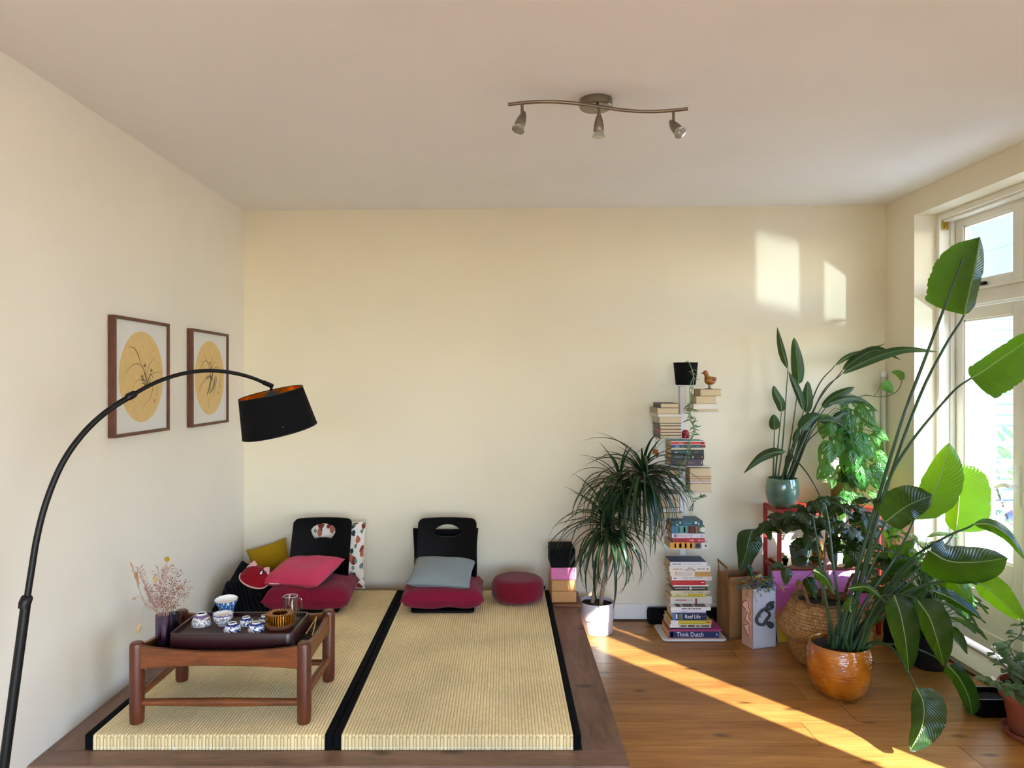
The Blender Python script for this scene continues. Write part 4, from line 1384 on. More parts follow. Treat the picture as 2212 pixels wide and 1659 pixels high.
ins = obj('gold_lining', MB().lathe([(r0 - 0.0015, 0.001), (r1 - 0.0015, hh - 0.001)], 64, bc, q), plain('gold_foil', '#d99012', 0.28, metal=1.0), lp, smooth=True)
drop_caps(ins, 60)
rims = MB()
for r_, z_ in ((r0, 0.0), (r1, hh)):
    rims.tube([bc + q @ Vector((r_ * math.cos(2 * PI * i / 64), r_ * math.sin(2 * PI * i / 64), z_)) for i in range(65)], 0.0018, 6, cap=False)
obj('shade_rim', rims, M['lamp_black'], lp, smooth=True)
obj('socket_dome', MB().lathe([(0.037, hh - 0.028), (0.034, hh - 0.012), (0.022, hh + 0.002), (0.006, hh + 0.008), (0.0, hh + 0.008)], 24, bc, q), plain('grey_dome', '#2c2a26', 0.6), lp, smooth=True)
sp2 = MB()
for i in range(3):
    th = 2 * PI * i / 3 + 0.4
    sp2.tube([bc + q @ Vector((0.03 * math.cos(th), 0.03 * math.sin(th), hh - 0.02)), bc + q @ Vector((r1 * 0.985 * math.cos(th), r1 * 0.985 * math.sin(th), hh - 0.006))], 0.0016, 5)
obj('spider', sp2, M['lamp_black'], lp)
obj('bulb', MB().ball(bc + q @ Vector((0, 0, hh * 0.5)), 0.03, 16, 10), M['white_china'], lp, smooth='all')
wk = Vector((0.02, -1, 0)).normalized()
obj('rivet', MB().ball(at(611.5, 923, bc.y - 0.1475), 0.0022, 8, 6), M['steel'], lp)

# ------------------------------------------------------------------ framed ink pictures on the left wall
M['mat_board'] = plain('picture_mat', '#dcdcd8', 0.8)
M['silk'] = plain('gold_paper', '#d9bb7f', 0.85, var=0.05, vscale=30)
M['ink'] = plain('ink', '#2e2a22', 0.9)
M['ink_grey'] = plain('ink_grey', '#7a6f52', 0.9)
M['seal'] = plain('seal_red', '#b58a62', 0.9)
def picture(label, y0, y1, z0, z1, cyc, czc, rad, strokes, marks):
    t = thing('picture_frame', label, 'picture', (XL, (y0 + y1) / 2, z0), 'framed ink paintings on the left wall')
    xb, xf = XL + 0.002, XL + 0.032
    w = 0.014
    obj('frame_side', MB().span((xb, y0, z0), (xf, y0 + w, z1)), M['walnut'], t, bevel=0.001)
    obj('frame_side', MB().span((xb, y1 - w, z0), (xf, y1, z1)), M['walnut'], t, bevel=0.001)
    obj('frame_rail', MB().span((xb, y0 + w, z1 - w), (xf, y1 - w, z1)), M['walnut'], t, bevel=0.001)
    obj('frame_rail', MB().span((xb, y0 + w, z0), (xf, y1 - w, z0 + w)), M['walnut'], t, bevel=0.001)
    obj('mat_board', MB().span((xb, y0 + w, z0 + w), (XL + 0.0215, y1 - w, z1 - w)), M['mat_board'], t)
    disc = [Vector((XL + 0.0215, cyc + rad * math.cos(2 * PI * i / 64), czc + rad * 1.03 * math.sin(2 * PI * i / 64))) for i in range(64)]
    d = obj('paper_disc', MB().prism(disc, (0, 0, 0), (0.0008, 0, 0)), M['silk'], t)
    xp = XL + 0.0226
    def P(c):
        px, py = 210 + c[0] / 5.53, 660 + c[1] / 5.53
        Y = xp * FP / (px - CX)
        return Vector((xp, Y, CH - (py - CY) * Y / FP))
    mb, mg = MB(), MB()
    for pts, wd, grey in strokes:
        cv = catmull([P(c) for c in pts], 14)
        (mg if grey else mb).tube(cv, [max(0.0004, wd * 0.00042 * abs(math.sin(PI * (0.08 + 0.84 * i / 14))) ** 0.7) for i in range(15)], 4)
    sr = random.Random(int(y0 * 100))
    for (a, b_), n in marks:
        for i in range(n):
            for k_ in range(3):
                o_ = (a + sr.uniform(-7, 7), b_ + i * 26 + sr.uniform(-8, 8))
                mb.tube([P(o_), P((o_[0] + sr.uniform(-8, 8), o_[1] + sr.uniform(-3, 9)))], 0.0008, 4)
    obj('brush_strokes', mb, M['ink'], d)
    obj('pale_brush_strokes', mg, M['ink_grey'], d)
    sc_ = P((685 if marks[0][0][0] < 900 else 1448, 1140 if marks[0][0][0] < 900 else 1045))
    obj('seal_stamp', MB().box(sc_, (0.0006, 0.012, 0.017)), M['seal'], d)
    return t
s1 = [([(375, 497), (430, 500), (480, 570), (525, 700)], 4, 0), ([(525, 690), (560, 790), (590, 940)], 3, 0), ([(340, 815), (400, 730), (480, 695), (545, 745), (580, 850), (600, 950)], 3, 0), ([(700, 610), (640, 680), (605, 770), (600, 900)], 3, 1),
      ([(765, 805), (720, 795), (660, 815), (620, 860), (605, 950)], 3, 1), ([(420, 1000), (460, 920), (520, 880), (560, 900), (600, 960)], 3, 1), ([(545, 1215), (620, 1120), (660, 1010), (660, 930)], 3, 1), ([(675, 890), (650, 830), (625, 830), (600, 940)], 3, 0),
      ([(520, 925), (560, 935), (590, 965)], 4, 0), ([(600, 1000), (600, 940), (590, 880)], 7, 1), ([(610, 990), (620, 930), (640, 880)], 6, 1), ([(585, 960), (570, 900), (540, 860)], 5, 1)]
for a, b_ in ((570, 715), (650, 775), (540, 845), (548, 885)):
    for dx, dy in ((-20, -12), (0, -28), (20, -6), (12, 18), (-12, 22), (-24, 8)):
        s1.append(([(a, b_), (a + dx * .5, b_ + dy * .6), (a + dx, b_ + dy)], 3, 0))
    s1.append(([(a, b_), (a + (595 - a) * .5, b_ + 90), (595, 950)], 2, 0))
picture('framed ink orchid on a gold disc, nearer and larger of the two pictures', 3.021, 3.521, 1.288, 1.806, 3.27, 1.547, 0.199, s1, [((715, 985), 4)])
s2 = [([(1255, 585), (1290, 610), (1312, 670), (1340, 760)], 3, 1), ([(1215, 650), (1250, 680), (1275, 760), (1330, 850)], 3, 1), ([(1385, 585), (1365, 640), (1360, 760)], 3, 1), ([(1225, 760), (1260, 690), (1300, 660), (1335, 700), (1355, 800)], 3, 0),
      ([(1425, 680), (1400, 680), (1375, 730), (1365, 820)], 3, 1), ([(1455, 745), (1430, 733), (1400, 750), (1375, 830)], 3, 0), ([(1210, 1040), (1240, 940), (1300, 880), (1345, 860)], 3, 1), ([(1318, 1060), (1325, 1140), (1336, 1230)], 2, 1),
      ([(1380, 1090), (1408, 980), (1425, 870), (1400, 830)], 4, 1), ([(1310, 1065), (1330, 1010), (1348, 930), (1360, 850)], 16, 1), ([(1340, 1050), (1375, 1000), (1395, 930), (1408, 850)], 16, 1), ([(1300, 870), (1330, 850), (1360, 840)], 9, 1),
      ([(1345, 800), (1350, 850), (1365, 900)], 9, 0), ([(1380, 800), (1370, 850), (1372, 900)], 9, 0), ([(1225, 1030), (1260, 930), (1340, 870)], 2, 1)]
for a, b_ in ((1345, 690), (1360, 740), (1310, 860)):
    for dx, dy in ((-14, -10), (0, -26), (14, -6), (8, 16), (-10, 16)):
        s2.append(([(a, b_), (a + dx * .5, b_ + dy * .6), (a + dx, b_ + dy)], 3, 0))
picture('framed ink orchid on a rock, smaller-looking picture nearer the corner', 3.779, 4.280, 1.284, 1.804, 4.03, 1.545, 0.199, s2, [((1470, 850), 6), ((1452, 930), 2)])

# ------------------------------------------------------------------ ceiling spotlight bar
lx, ly = 0.368, 2.84
lz = cz(lx)
cl = thing('ceiling_light', 'brushed steel ceiling bar with three spotlights', 'light', (lx, ly, lz))
obj('canopy', MB().lathe([(0.0, lz - 0.034), (0.060, lz - 0.034), (0.0645, lz - 0.030), (0.0645, lz - 0.001), (0.0, lz - 0.001)], 48, (lx, ly, 0)), M['steel'], cl, smooth=40)
zb = lz - 0.052
bar = []
for i in range(41):
    s = i / 40 * 2 - 1
    bar.append(Vector((lx + 0.348 * s + 0.003, ly - 0.065 + 0.050 * math.sin(s * PI * 0.86) , zb)))
obj('bar', MB().tube(bar, 0.0068, 12), M['steel'], cl, smooth=True)
obj('bar_bracket', MB().tube([(lx, ly - 0.062, zb), (lx, ly - 0.05, lz - 0.034)], 0.006, 10), M['steel'], cl, smooth=True)
M['lens'] = plain('lamp_lens', '#b8bab4', 0.12, metal=0.6)
def spot(i, aim):
    p = bar[i]
    s = obj('spot_stem', MB().tube([p, p - Vector((0, 0, 0.040))], 0.0058, 10), M['steel'], cl, smooth=True)
    d = Vector(aim).normalized()
    qm = (-d).to_track_quat('Z', 'Y').to_matrix()
    c0 = p + Vector((0, 0, -0.058)) + d * 0.006
    obj('spot_head', MB().lathe([(0.0, 0.042), (0.006, 0.036), (0.014, 0.016), (0.019, -0.008), (0.0205, -0.028), (0.0185, -0.032), (0.0, -0.030)], 28, c0, qm), M['steel'], s, smooth=60)
    obj('bulb', MB().lathe([(0.016, -0.030), (0.019, -0.036), (0.0245, -0.049), (0.0245, -0.052), (0.022, -0.053), (0.0, -0.050)], 28, c0, qm), M['lens'], s, smooth=60)
spot(3, (-0.28, -0.35, -0.9))
spot(20, (0.0, 0.10, -1.0))
spot(37, (0.32, -0.62, -0.75))

# ------------------------------------------------------------------ yoga blocks beside the straw mat
M['cork'] = plain('cork', '#c08d5a', 0.85, var=0.18, vscale=160)
M['foam_black'] = plain('black_foam', '#08090b', 0.9, spec=0.2)
M['foam_pink'] = plain('pink_foam', '#d274a4', 0.7, var=0.06, vscale=30)
bxp = 0.366
tag(obj('wooden_board', MB().box((0.386, 4.395, PZ + 0.009), (0.175, 0.27, 0.016)), M['teak_y'], bevel=0.003), 'thin wooden board under the stack of yoga blocks', 'board')
zz = PZ + 0.018
gyb = 'yoga blocks stacked at the platform edge'
for lab, w, h, mt_, dx, rz in (('cork yoga block at the bottom of the stack', 0.148, 0.068, M['cork'], 0.0, 0), ('cork yoga block second from the bottom of the stack', 0.142, 0.066, M['cork'], -0.004, 1), ('pink yoga block under the black one', 0.150, 0.074, M['foam_pink'], 0.001, -1.5), ('black yoga block on top of the pink one', 0.146, 0.110, M['foam_black'], -0.006, 1)):
    mb = MB().box((0, 0, h / 2), (w, 0.215, h - 0.001))
    o = obj('yoga_block', mb, mt_, loc=(bxp + dx, 4.395, zz), bevel=0.006)
    o.rotation_euler = (0, 0, R(rz))
    tag(o, lab, 'yoga block', gyb)
    zz += h

# ------------------------------------------------------------------ book tower
TWX, TWY = 1.108, 4.455
tw = thing('book_tower', 'white metal column bookcase with small shelves full of lying books', 'bookcase', (TWX, 4.4, 0))
M['tower'] = plain('tower_white_metal', '#dcdcdc', 0.35)
obj('base_plate', MB().prism([Vector((1.128 + x, 4.3535 + y, 0.004)) for x, y in rrect(0.378, 0.267, 0.03)], (0, 0, 0), (0, 0, 0.013)), M['tower'], tw, bevel=0.003)
ft = MB()
for x in (0.99, 1.27):
    for y in (4.25, 4.44):
        ft.lathe([(0.012, 0.0), (0.012, 0.004)], 12, (x, y, 0))
obj('base_feet', ft, M['tower'], tw)
obj('column', MB().span((TWX - 0.0175, TWY - 0.0235, 0.017), (TWX + 0.0175, TWY + 0.0235, 1.495)), M['tower'], tw, bevel=0.003)
M['paper'] = plain('page_block', '#cdb894', 0.9, var=0.05, vscale=6)
M['paper_white'] = plain('page_block_white', '#ddd6cb', 0.9)
_cov = {}
def cov(c):
    if c not in _cov:
        _cov[c] = plain('cover_' + c[1:], c, 0.45)
    return _cov[c]
TXT = {k: plain('print_' + k, v, 0.6) for k, v in dict(white='#f0f0ee', red='#b8202c', dark='#2a2a2e', gold='#a5905a', pale='#9aa3b0', blue='#27318a', teal='#4fa3bb', orange='#b5502a', brown='#5b2228', black='#101010').items()}

def book(label, px0, px1, yt, yb, Yf, depth, z0, side, cover, prints=(), pages=None, group='books lying on the white tower shelves', rz=0.0):
    """side: where the spine is. prints: (kind, x0, x1 as fractions of the spine, colour, text)"""
    x0, x1 = (px0 - CX) * Yf / FP, (px1 - CX) * Yf / FP
    w, t = x1 - x0, (yb - yt) * Yf / FP - 0.0006
    r = thing('book', label, 'book', ((x0 + x1) / 2, Yf + depth / 2, z0), group)
    r.rotation_euler = (0, 0, R(rz))
    b = min(0.0022, t * 0.18)
    hw, hd = w / 2, depth / 2
    O = Vector((0, 0, 0))
    m_ = MB()
    m_.span((-hw, -hd, 0), (hw, hd, b)).span((-hw, -hd, t - b), (hw, hd, t))
    pi = 0.004
    if side == 'front':
        m_.span((-hw, -hd, b), (hw, -hd + b, t - b))
        pg = ((-hw + pi, -hd + b, b), (hw - pi, hd - pi, t - b))
    elif side == 'left':
        m_.span((-hw, -hd, b), (-hw + b, hd, t - b))
        pg = ((-hw + b, -hd + pi * .5, b), (hw - pi, hd - pi, t - b))
    else:
        m_.span((-hw, hd - b, b), (hw, hd, t - b))
        pg = ((-hw + pi, -hd + pi * .5, b), (hw - pi, hd - b, t - b))
    obj('cover', m_, cov(cover), r, loc=O)
    obj('page_block', MB().span(*pg), pages or M['paper'], r, loc=O)
    for p in prints:
        kind, a, b_, c = p[:4]
        xa, xb = -hw + a * w, -hw + b_ * w
        if kind == 'band':
            lo, hi = (p[4] if len(p) > 4 else (0.0, 1.0))
            obj('spine_panel', MB().span((xa, -hd - 0.0006, t * lo), (xb, -hd + 0.0004, t * hi)), cov(c), r, loc=O)
        elif kind == 'dot':
            obj('spine_dot', MB().lathe([(0.0, 0.0), (t * 0.36, 0.0), (t * 0.36, 0.001), (0.0, 0.001)], 20, (xa, -hd - 0.0006, t / 2), Matrix.Rotation(R(90), 3, 'X')), cov(c), r, loc=O)
        elif kind == 'text':
            size = t * (p[5] if len(p) > 5 else 0.8)
            me = text_mesh(p[4], size, 0.0002, TXT[c])
            xs = [v.co.x for v in me.vertices]
            if xs:
                L_ = max(xs) - min(xs)
                s = (xb - xa) / L_
                mn = min(xs)
                off = p[6] if len(p) > 6 else 0.5
                for v in me.vertices:
                    v.co.x = (v.co.x - mn) * s
            o = link('spine_lettering', me, r)
            o.location = (xa, -hd - 0.0009, t * off)
            o.rotation_euler = (R(90), 0, 0)
        elif kind == 'words':            # print too small to read: one short bar per word
            hgt = t * (p[5] if len(p) > 5 else 0.8) * 0.42
            off = t * (p[6] if len(p) > 6 else 0.5)
            tot_ = sum(p[4]) + len(p[4]) - 1
            wb, xx = MB(), xa
            for L_ in p[4]:
                ww = (xb - xa) * L_ / tot_
                wb.span((xx, -hd - 0.0009, off - hgt / 2), (xx + ww, -hd + 0.0003, off + hgt / 2))
                xx += ww + (xb - xa) / tot_
            obj('spine_print', wb, TXT[c], r, loc=O)
        elif kind == 'cover':
            obj('cover_print', MB().span((xa, -hd + 0.004, t), (xb, hd - 0.02, t + 0.0006)), cov(c), r, loc=O)
    return t

def pile(z, rows):
    for rw in rows:
        z += book(rw[0], *rw[1:5], rw[5], rw[6], z, *rw[7:]) + 0.0006
    return z

def shelf(px0, px1, y, Yf, Yb, label=None):
    z = CH - (y - CY) * Yf / FP
    x0, x1 = (px0 - CX) * Yf / FP, (px1 - CX) * Yf / FP
    obj('shelf_plate', MB().span((x0, Yf, z - 0.004), (x1, Yb, z)), M['tower'], tw, bevel=0.0015)
    return z + 0.0005

YF0 = 4.238
z = pile(0.0175, [
    ('thick navy book lettered Think Dutch at the foot of the tower', 1444, 1555, 1363, 1379, YF0, 0.188, 'front', '#c9692c', [('band', 0.012, 0.985, '#10245c', (0.06, 0.94)), ('band', 0.04, 0.09, '#e8e8ea', (0.15, 0.85)), ('text', 0.16, 0.68, 'white', 'Think Dutch', 0.85), ('words', 0.93, 0.95, 'white', (3,), 0.6)]),
    ('thin magenta book on the Think Dutch book', 1448, 1559, 1359, 1363, YF0, 0.188, 'front', '#a4307e'),
    ('cream paperback with black lettering above the magenta book', 1447, 1536, 1349, 1359, YF0 + 0.004, 0.18, 'front', '#c9bfae', [('band', 0.0, 0.22, '#e6e3df'), ('band', 0.0, 1.0, '#2a2024', (0.0, 0.22)), ('band', 0.26, 0.40, '#2a2a2e', (0.45, 0.75)), ('band', 0.44, 0.60, '#1c1c1e', (0.45, 0.8)), ('band', 0.64, 0.72, '#4a4640', (0.45, 0.75)), ('band', 0.76, 0.96, '#3a3630', (0.45, 0.75))]),
    ('yellow paperback with a white end under the Reef Life book', 1449, 1537, 1340.5, 1349, YF0 + 0.002, 0.18, 'front', '#cdb832', [('band', 0.0, 0.18, '#e8e2e0'), ('band', 0.86, 0.97, '#a8502e', (0.35, 0.7)), ('band', 0.24, 0.82, '#a39020', (0.2, 0.32))]),
    ('navy blue book lettered Reef Life in white', 1453, 1526, 1324, 1340.5, YF0, 0.17, 'front', '#10204f', [('band', 0.0, 0.09, '#3d78bf'), ('band', 0.10, 0.14, '#e4e6ea', (0.2, 0.85)), ('band', 0.18, 0.30, '#5f6a5c', (0.1, 0.9)), ('text', 0.37, 0.82, 'white', 'Reef Life', 0.75), ('band', 0.84, 0.97, '#5a6a8e', (0.47, 0.53))]),
    ('thin pale lilac book above the Reef Life book', 1450, 1525, 1319, 1324, YF0 + 0.003, 0.165, 'front', '#d9d4e2', [('band', 0.3, 0.46, '#8b8fb0', (0.4, 0.6))]),
    ('white paperback with a picture cover on the pale lilac book', 1449, 1535.6, 1311.5, 1319, YF0 + 0.001, 0.18, 'front', '#e2e0dc', [('words', 0.27, 0.75, 'dark', (8, 1, 4, 2, 3, 3, 5,), 0.65), ('cover', 0.32, 0.58, '#5a4a3c'), ('cover', 0.62, 0.90, '#4c4c3a'), ('cover', 0.14, 0.27, '#2e2e2e')]),
    ('thick pale grey hardback with a red ribbon mark on its spine', 1448, 1537.5, 1287, 1303, YF0 + 0.062, 0.128, 'front', '#cfc9be', [('words', 0.12, 0.40, 'red', (7,), 0.28), ('words', 0.42, 0.54, 'gold', (3, 4, 4,), 0.2), ('band', 0.60, 0.645, '#7e1220', (0.0, 0.72))]),
    ('narrow yellow book lettered BIG DATA in white', 1450, 1526, 1279, 1287, YF0 + 0.05, 0.14, 'front', '#b4a51e', [('text', 0.03, 0.48, 'white', 'BIG DATA', 0.95), ('words', 0.90, 0.95, 'white', (1,), 0.6)]),
    ('cream book with dark capitals lying on the BIG DATA book', 1449, 1533, 1272.5, 1279, YF0 + 0.04, 0.148, 'front', '#cdc3ab', [('text', 0.30, 0.84, 'dark', 'THE STRATEGY OF DESIRE', 0.6), ('words', 0.92, 0.96, 'dark', (2,), 0.5)]),
    ('black book with a pale twisted band on its spine', 1456, 1528.6, 1264, 1272.5, YF0 + 0.05, 0.14, 'front', '#1c191c', [('band', 0.03, 0.30, '#c4bcae', (0.42, 0.62)), ('band', 0.32, 0.42, '#8a857c', (0.3, 0.7)), ('dot', 0.49, 0.5, '#c9c2b4'), ('band', 0.54, 0.94, '#c4bcae', (0.42, 0.6))]),
    ('thin white book under the red book', 1454, 1530, 1260, 1264, YF0 + 0.045, 0.145, 'front', '#dcd8d2'),
    ('red book with an orange top cover', 1452, 1524, 1248, 1260, YF0 + 0.035, 0.15, 'front', '#b81324', [('cover', 0.0, 1.0, '#c27a24'), ('words', 0.05, 0.62, 'orange', (7, 7, 3, 6, 9,), 0.3), ('words', 0.86, 0.96, 'white', (5,), 0.28)]),
    ('white book with a small blue mark above the red book', 1451, 1537, 1235, 1244, YF0 + 0.02, 0.16, 'front', '#dcd7d2', [('band', 0.05, 0.115, '#27318a', (0.38, 0.6)), ('words', 0.27, 0.78, 'pale', (8, 3, 3, 3, 6,), 0.4, 0.62), ('words', 0.32, 0.70, 'pale', (11, 4, 3, 5,), 0.25, 0.25), ('words', 0.88, 0.96, 'gold', (5,), 0.3)]),
    ('white and tan book with a large red 7 on its spine', 1448, 1534.6, 1223.5, 1235, YF0 + 0.01, 0.165, 'front', '#dcd2c8', [('text', 0.12, 0.165, 'red', '7', 0.95), ('text', 0.19, 0.56, 'pale', 'HABITS OF HIGHLY', 0.38, 0.70), ('text', 0.17, 0.54, 'pale', 'EFFECTIVE PEOPLE', 0.38, 0.30), ('band', 0.61, 1.0, '#bb8d4c')]),
    ('thick white book second from the top of the lower pile', 1446, 1535, 1211.5, 1223.5, YF0, 0.17, 'front', '#ddd6cc', [('text', 0.08, 0.32, 'dark', 'everything store', 0.45), ('words', 0.45, 0.56, 'dark', (2, 3,), 0.26, 0.66), ('words', 0.38, 0.63, 'dark', (2, 2, 2, 1, 5,), 0.3, 0.32), ('text', 0.68, 0.86, 'dark', 'BRAD STONE', 0.5), ('band', 0.92, 0.94, '#3a3632', (0.3, 0.65))]),
    ('white book with a dark blue cover topping the lower pile', 1448, 1526.6, 1201, 1210, YF0, 0.165, 'front', '#d9d9de', [('cover', 0.0, 1.0, '#1f3766'), ('words', 0.05, 0.30, 'dark', (7, 6,), 0.42), ('words', 0.33, 0.87, 'pale', (5, 3, 6, 3, 2, 3, 8,), 0.42)]),
])
zs = shelf(1449, 1531, 1185.5, 4.262, 4.435)
z = pile(zs, [
    ('yellow, grey and white binder-like book with a black dot', 1447, 1531, 1171.5, 1185, 4.262, 0.165, 'front', '#d8d5ce', [('band', 0.0, 0.63, '#d39a26'), ('band', 0.63, 0.81, '#6e676c'), ('dot', 0.72, 0.73, '#17171a'), ('band', 0.90, 0.945, '#26262a', (0.35, 0.62)), ('band', 0.12, 0.16, '#bf8718', (0.15, 0.85)), ('band', 0.24, 0.30, '#bf8718', (0.15, 0.85)), ('band', 0.38, 0.43, '#bf8718', (0.15, 0.85)), ('band', 0.52, 0.57, '#bf8718', (0.15, 0.85))]),
    ('bright red paperback with dark lettering', 1454.5, 1522, 1161, 1170.5, 4.262, 0.15, 'front', '#ab0f2a', [('words', 0.05, 0.40, 'brown', (3, 4, 6,), 0.5), ('text', 0.52, 0.66, 'white', 'Tender', 0.6), ('text', 0.80, 0.88, 'white', 'Bar', 0.5), ('band', 0.92, 0.96, '#e6d8d8', (0.4, 0.6))]),
    ('white paperback lying on the bright red paperback of the middle pile', 1451.5, 1523.6, 1151, 1161, 4.262, 0.15, 'front', '#d6cfdc', [('text', 0.16, 0.62, 'brown', 'The Hidden Life of TREES', 0.42), ('dot', 0.10, 0.11, '#77748a'), ('band', 0.88, 0.91, '#55525e', (0.35, 0.6))]),
    ('thick book with a teal and brown painted spine', 1450.7, 1522, 1134.5, 1151, 4.262, 0.155, 'front', '#1f5a50', [('band', 0.0, 0.19, '#2f6f92'), ('band', 0.19, 0.48, '#4f8f88'), ('band', 0.48, 0.72, '#4f2224'), ('band', 0.70, 0.78, '#9c5234', (0.1, 0.95)), ('band', 0.22, 0.24, '#b8c8bc', (0.15, 0.85)), ('band', 0.36, 0.42, '#b7bf9a', (0.15, 0.85)), ('band', 0.54, 0.56, '#d2c2ba', (0.15, 0.85)), ('band', 0.83, 0.87, '#a58f3c', (0.2, 0.8)), ('dot', 0.95, 0.96, '#dcdcd8')]),
    ('teal hardback with white leaf ornaments topping the middle pile', 1451, 1518, 1124, 1134.5, 4.262, 0.16, 'front', '#124a58', [('words', 0.38, 0.66, 'teal', (1, 4, 7,), 0.32), ('band', 0.15, 0.20, '#d5e0e0', (0.1, 0.35)), ('band', 0.25, 0.30, '#d5e0e0', (0.5, 0.8)), ('band', 0.74, 0.82, '#d5e0e0', (0.45, 0.85)), ('band', 0.86, 0.89, '#d5e0e0', (0.2, 0.6)), ('band', 0.12, 0.96, '#3f8795', (0.90, 0.95)), ('band', 0.12, 0.96, '#3f8795', (0.05, 0.10))]),
])
# left shelves: page edges to the room, spines to the left
YL = 4.345
zs = shelf(1418, 1476, 1118, YL, 4.435)
pile(zs, [
    ('fat beige book lying lowest on the lowest left shelf', 1424, 1476, 1106.5, 1117, YL, 0.22, 'left', '#8f7d62'),
    ('white hardback with dark red boards on the lowest left shelf', 1421, 1469, 1095.5, 1106.5, YL, 0.21, 'left', '#5c1822', (), M['paper_white']),
    ('thick beige paperback under the grey one on the lowest left shelf', 1424, 1469, 1079, 1095.5, YL, 0.20, 'left', '#a07a70'),
    ('beige paperback with a grey cover topping the lowest left shelf', 1423, 1469, 1066, 1079, YL, 0.21, 'left', '#7d8288'),
])
zs = shelf(1418, 1478, 1051, YL, 4.435)
pile(zs, [
    ('white hardback at the bottom of the middle left shelf', 1427, 1474, 1041.7, 1050, YL, 0.21, 'left', '#2c3460', (), M['paper_white']),
    ('second white hardback on the middle left shelf', 1426, 1473, 1031, 1041.7, YL, 0.20, 'left', '#3b3f78', (), M['paper_white']),
    ('tan paperback between white hardbacks and beige book on the left', 1420, 1468, 1025, 1031, YL, 0.20, 'left', '#6a3a38'),
    ('beige paperback with dark grey cover topping the middle left shelf', 1424, 1469, 1014.5, 1025, YL, 0.21, 'left', '#55595c'),
])
zs = shelf(1420, 1491, 947.5, YL, 4.435)
pile(zs, [
    ('black spined paperback at the bottom of the upper left shelf', 1426, 1472, 940, 947, YL, 0.20, 'left', '#1e1d1b'),
    ('thin red spined paperback on the upper left shelf', 1426, 1472, 933.6, 940, YL, 0.205, 'left', '#4b1a20'),
    ('bright red spined paperback on the upper left shelf', 1426, 1472, 927, 933.6, YL, 0.20, 'left', '#8f1d2e'),
    ('grey spined paperback on the upper left shelf', 1426, 1472, 919.5, 927, YL, 0.20, 'left', '#3a3f40'),
    ('dark spined paperback just under the cream spined one', 1425, 1472, 913.7, 919.5, YL, 0.205, 'left', '#23282a'),
    ('cream spined thick paperback on the upper left shelf', 1424.5, 1473, 900, 913.7, YL, 0.21, 'left', '#a9a391'),
    ('thin white edged book on the upper left shelf', 1422, 1473, 894, 900, YL, 0.22, 'left', '#c9c2b2', (), M['paper_white']),
    ('wide beige book second from top of the upper left shelf', 1420, 1467, 880.8, 894, YL, 0.215, 'left', '#8d7f6c'),
    ('dark maroon covered book topping the upper left shelf', 1427, 1467, 870.7, 880.8, YL, 0.21, 'left', '#2a1518'),
])
# front shelf with spines to the room
zs = shelf(1449, 1531, 1007, 4.262, 4.435)
pile(zs, [
    ('mauve hardback at the bottom of the upper front shelf', 1448.7, 1518.6, 992.5, 1006.5, 4.262, 0.165, 'front', '#453842', [('words', 0.14, 0.33, 'gold', (4, 5,), 0.16), ('words', 0.40, 0.70, 'gold', (3, 6, 6,), 0.16), ('band', 0.94, 0.97, '#b8aaa4', (0.4, 0.68))]),
    ('thick black paperback above the mauve hardback', 1450, 1521, 981, 992.5, 4.262, 0.165, 'front', '#0f1416', [('text', 0.10, 0.55, 'pale', 'DONNA TARTT', 0.5), ('band', 0.92, 0.96, '#b06a4a', (0.35, 0.6)), ('band', 0.64, 0.68, '#a8a27e', (0.3, 0.7))]),
    ('black paperback with teal lettering on the upper front shelf', 1450, 1520.5, 971, 981, 4.262, 0.165, 'front', '#12191c', [('text', 0.23, 0.60, 'teal', 'PERSEPOLIS', 0.5), ('band', 0.10, 0.20, '#ccd6d8', (0.35, 0.55)), ('band', 0.72, 0.82, '#8a9294', (0.45, 0.55))]),
    ('thin cream paperback on the upper front shelf', 1450, 1521, 966.8, 971, 4.262, 0.165, 'front', '#c9bfa0'),
    ('navy paperback with pale blue lettering on the upper front shelf', 1450, 1523.7, 960.4, 966.8, 4.262, 0.165, 'front', '#131c30', [('band', 0.0, 0.10, '#27388a'), ('band', 0.11, 0.24, '#5f95bf', (0.05, 0.85)), ('words', 0.29, 0.84, 'teal', (3, 7, 2, 1, 4,), 0.6), ('band', 0.88, 0.98, '#8c2a34', (0.1, 0.9))]),
    ('red and white paperback topping the upper front shelf', 1450, 1522, 952.3, 960.4, 4.262, 0.165, 'front', '#ded7cc', [('band', 0.0, 1.0, '#c53428', (0.12, 0.78)), ('words', 0.22, 0.52, 'white', (8, 7,), 0.3, 0.42), ('band', 0.90, 0.96, '#e8e4dc', (0.3, 0.6)), ('cover', 0.0, 1.0, '#6a9496')]),
])
YR = 4.345
zs = shelf(1485, 1541, 1063, YR, 4.435)
pile(zs, [
    ('thick beige paperback at the bottom of the lower right shelf', 1490, 1537, 1043.5, 1062.5, YR, 0.13, 'back', '#8a6a4c'),
    ('thin lilac edged book on the lower right shelf', 1490, 1535.5, 1039, 1043.5, YR, 0.13, 'back', '#a890a0', (), M['paper_white']),
    ('thin beige book with dark boards on the lower right shelf', 1489.5, 1536, 1033.7, 1039, YR, 0.13, 'back', '#8f5f5c'),
    ('thin tan book on the lower right shelf', 1489, 1537, 1029, 1033.7, YR, 0.13, 'back', '#a8743e'),
    ('thickest beige book topping the lower right shelf', 1489, 1536.5, 1010.5, 1029, YR, 0.13, 'back', '#a9825c'),
])
zs = shelf(1490, 1556, 889.5, YR, 4.435)
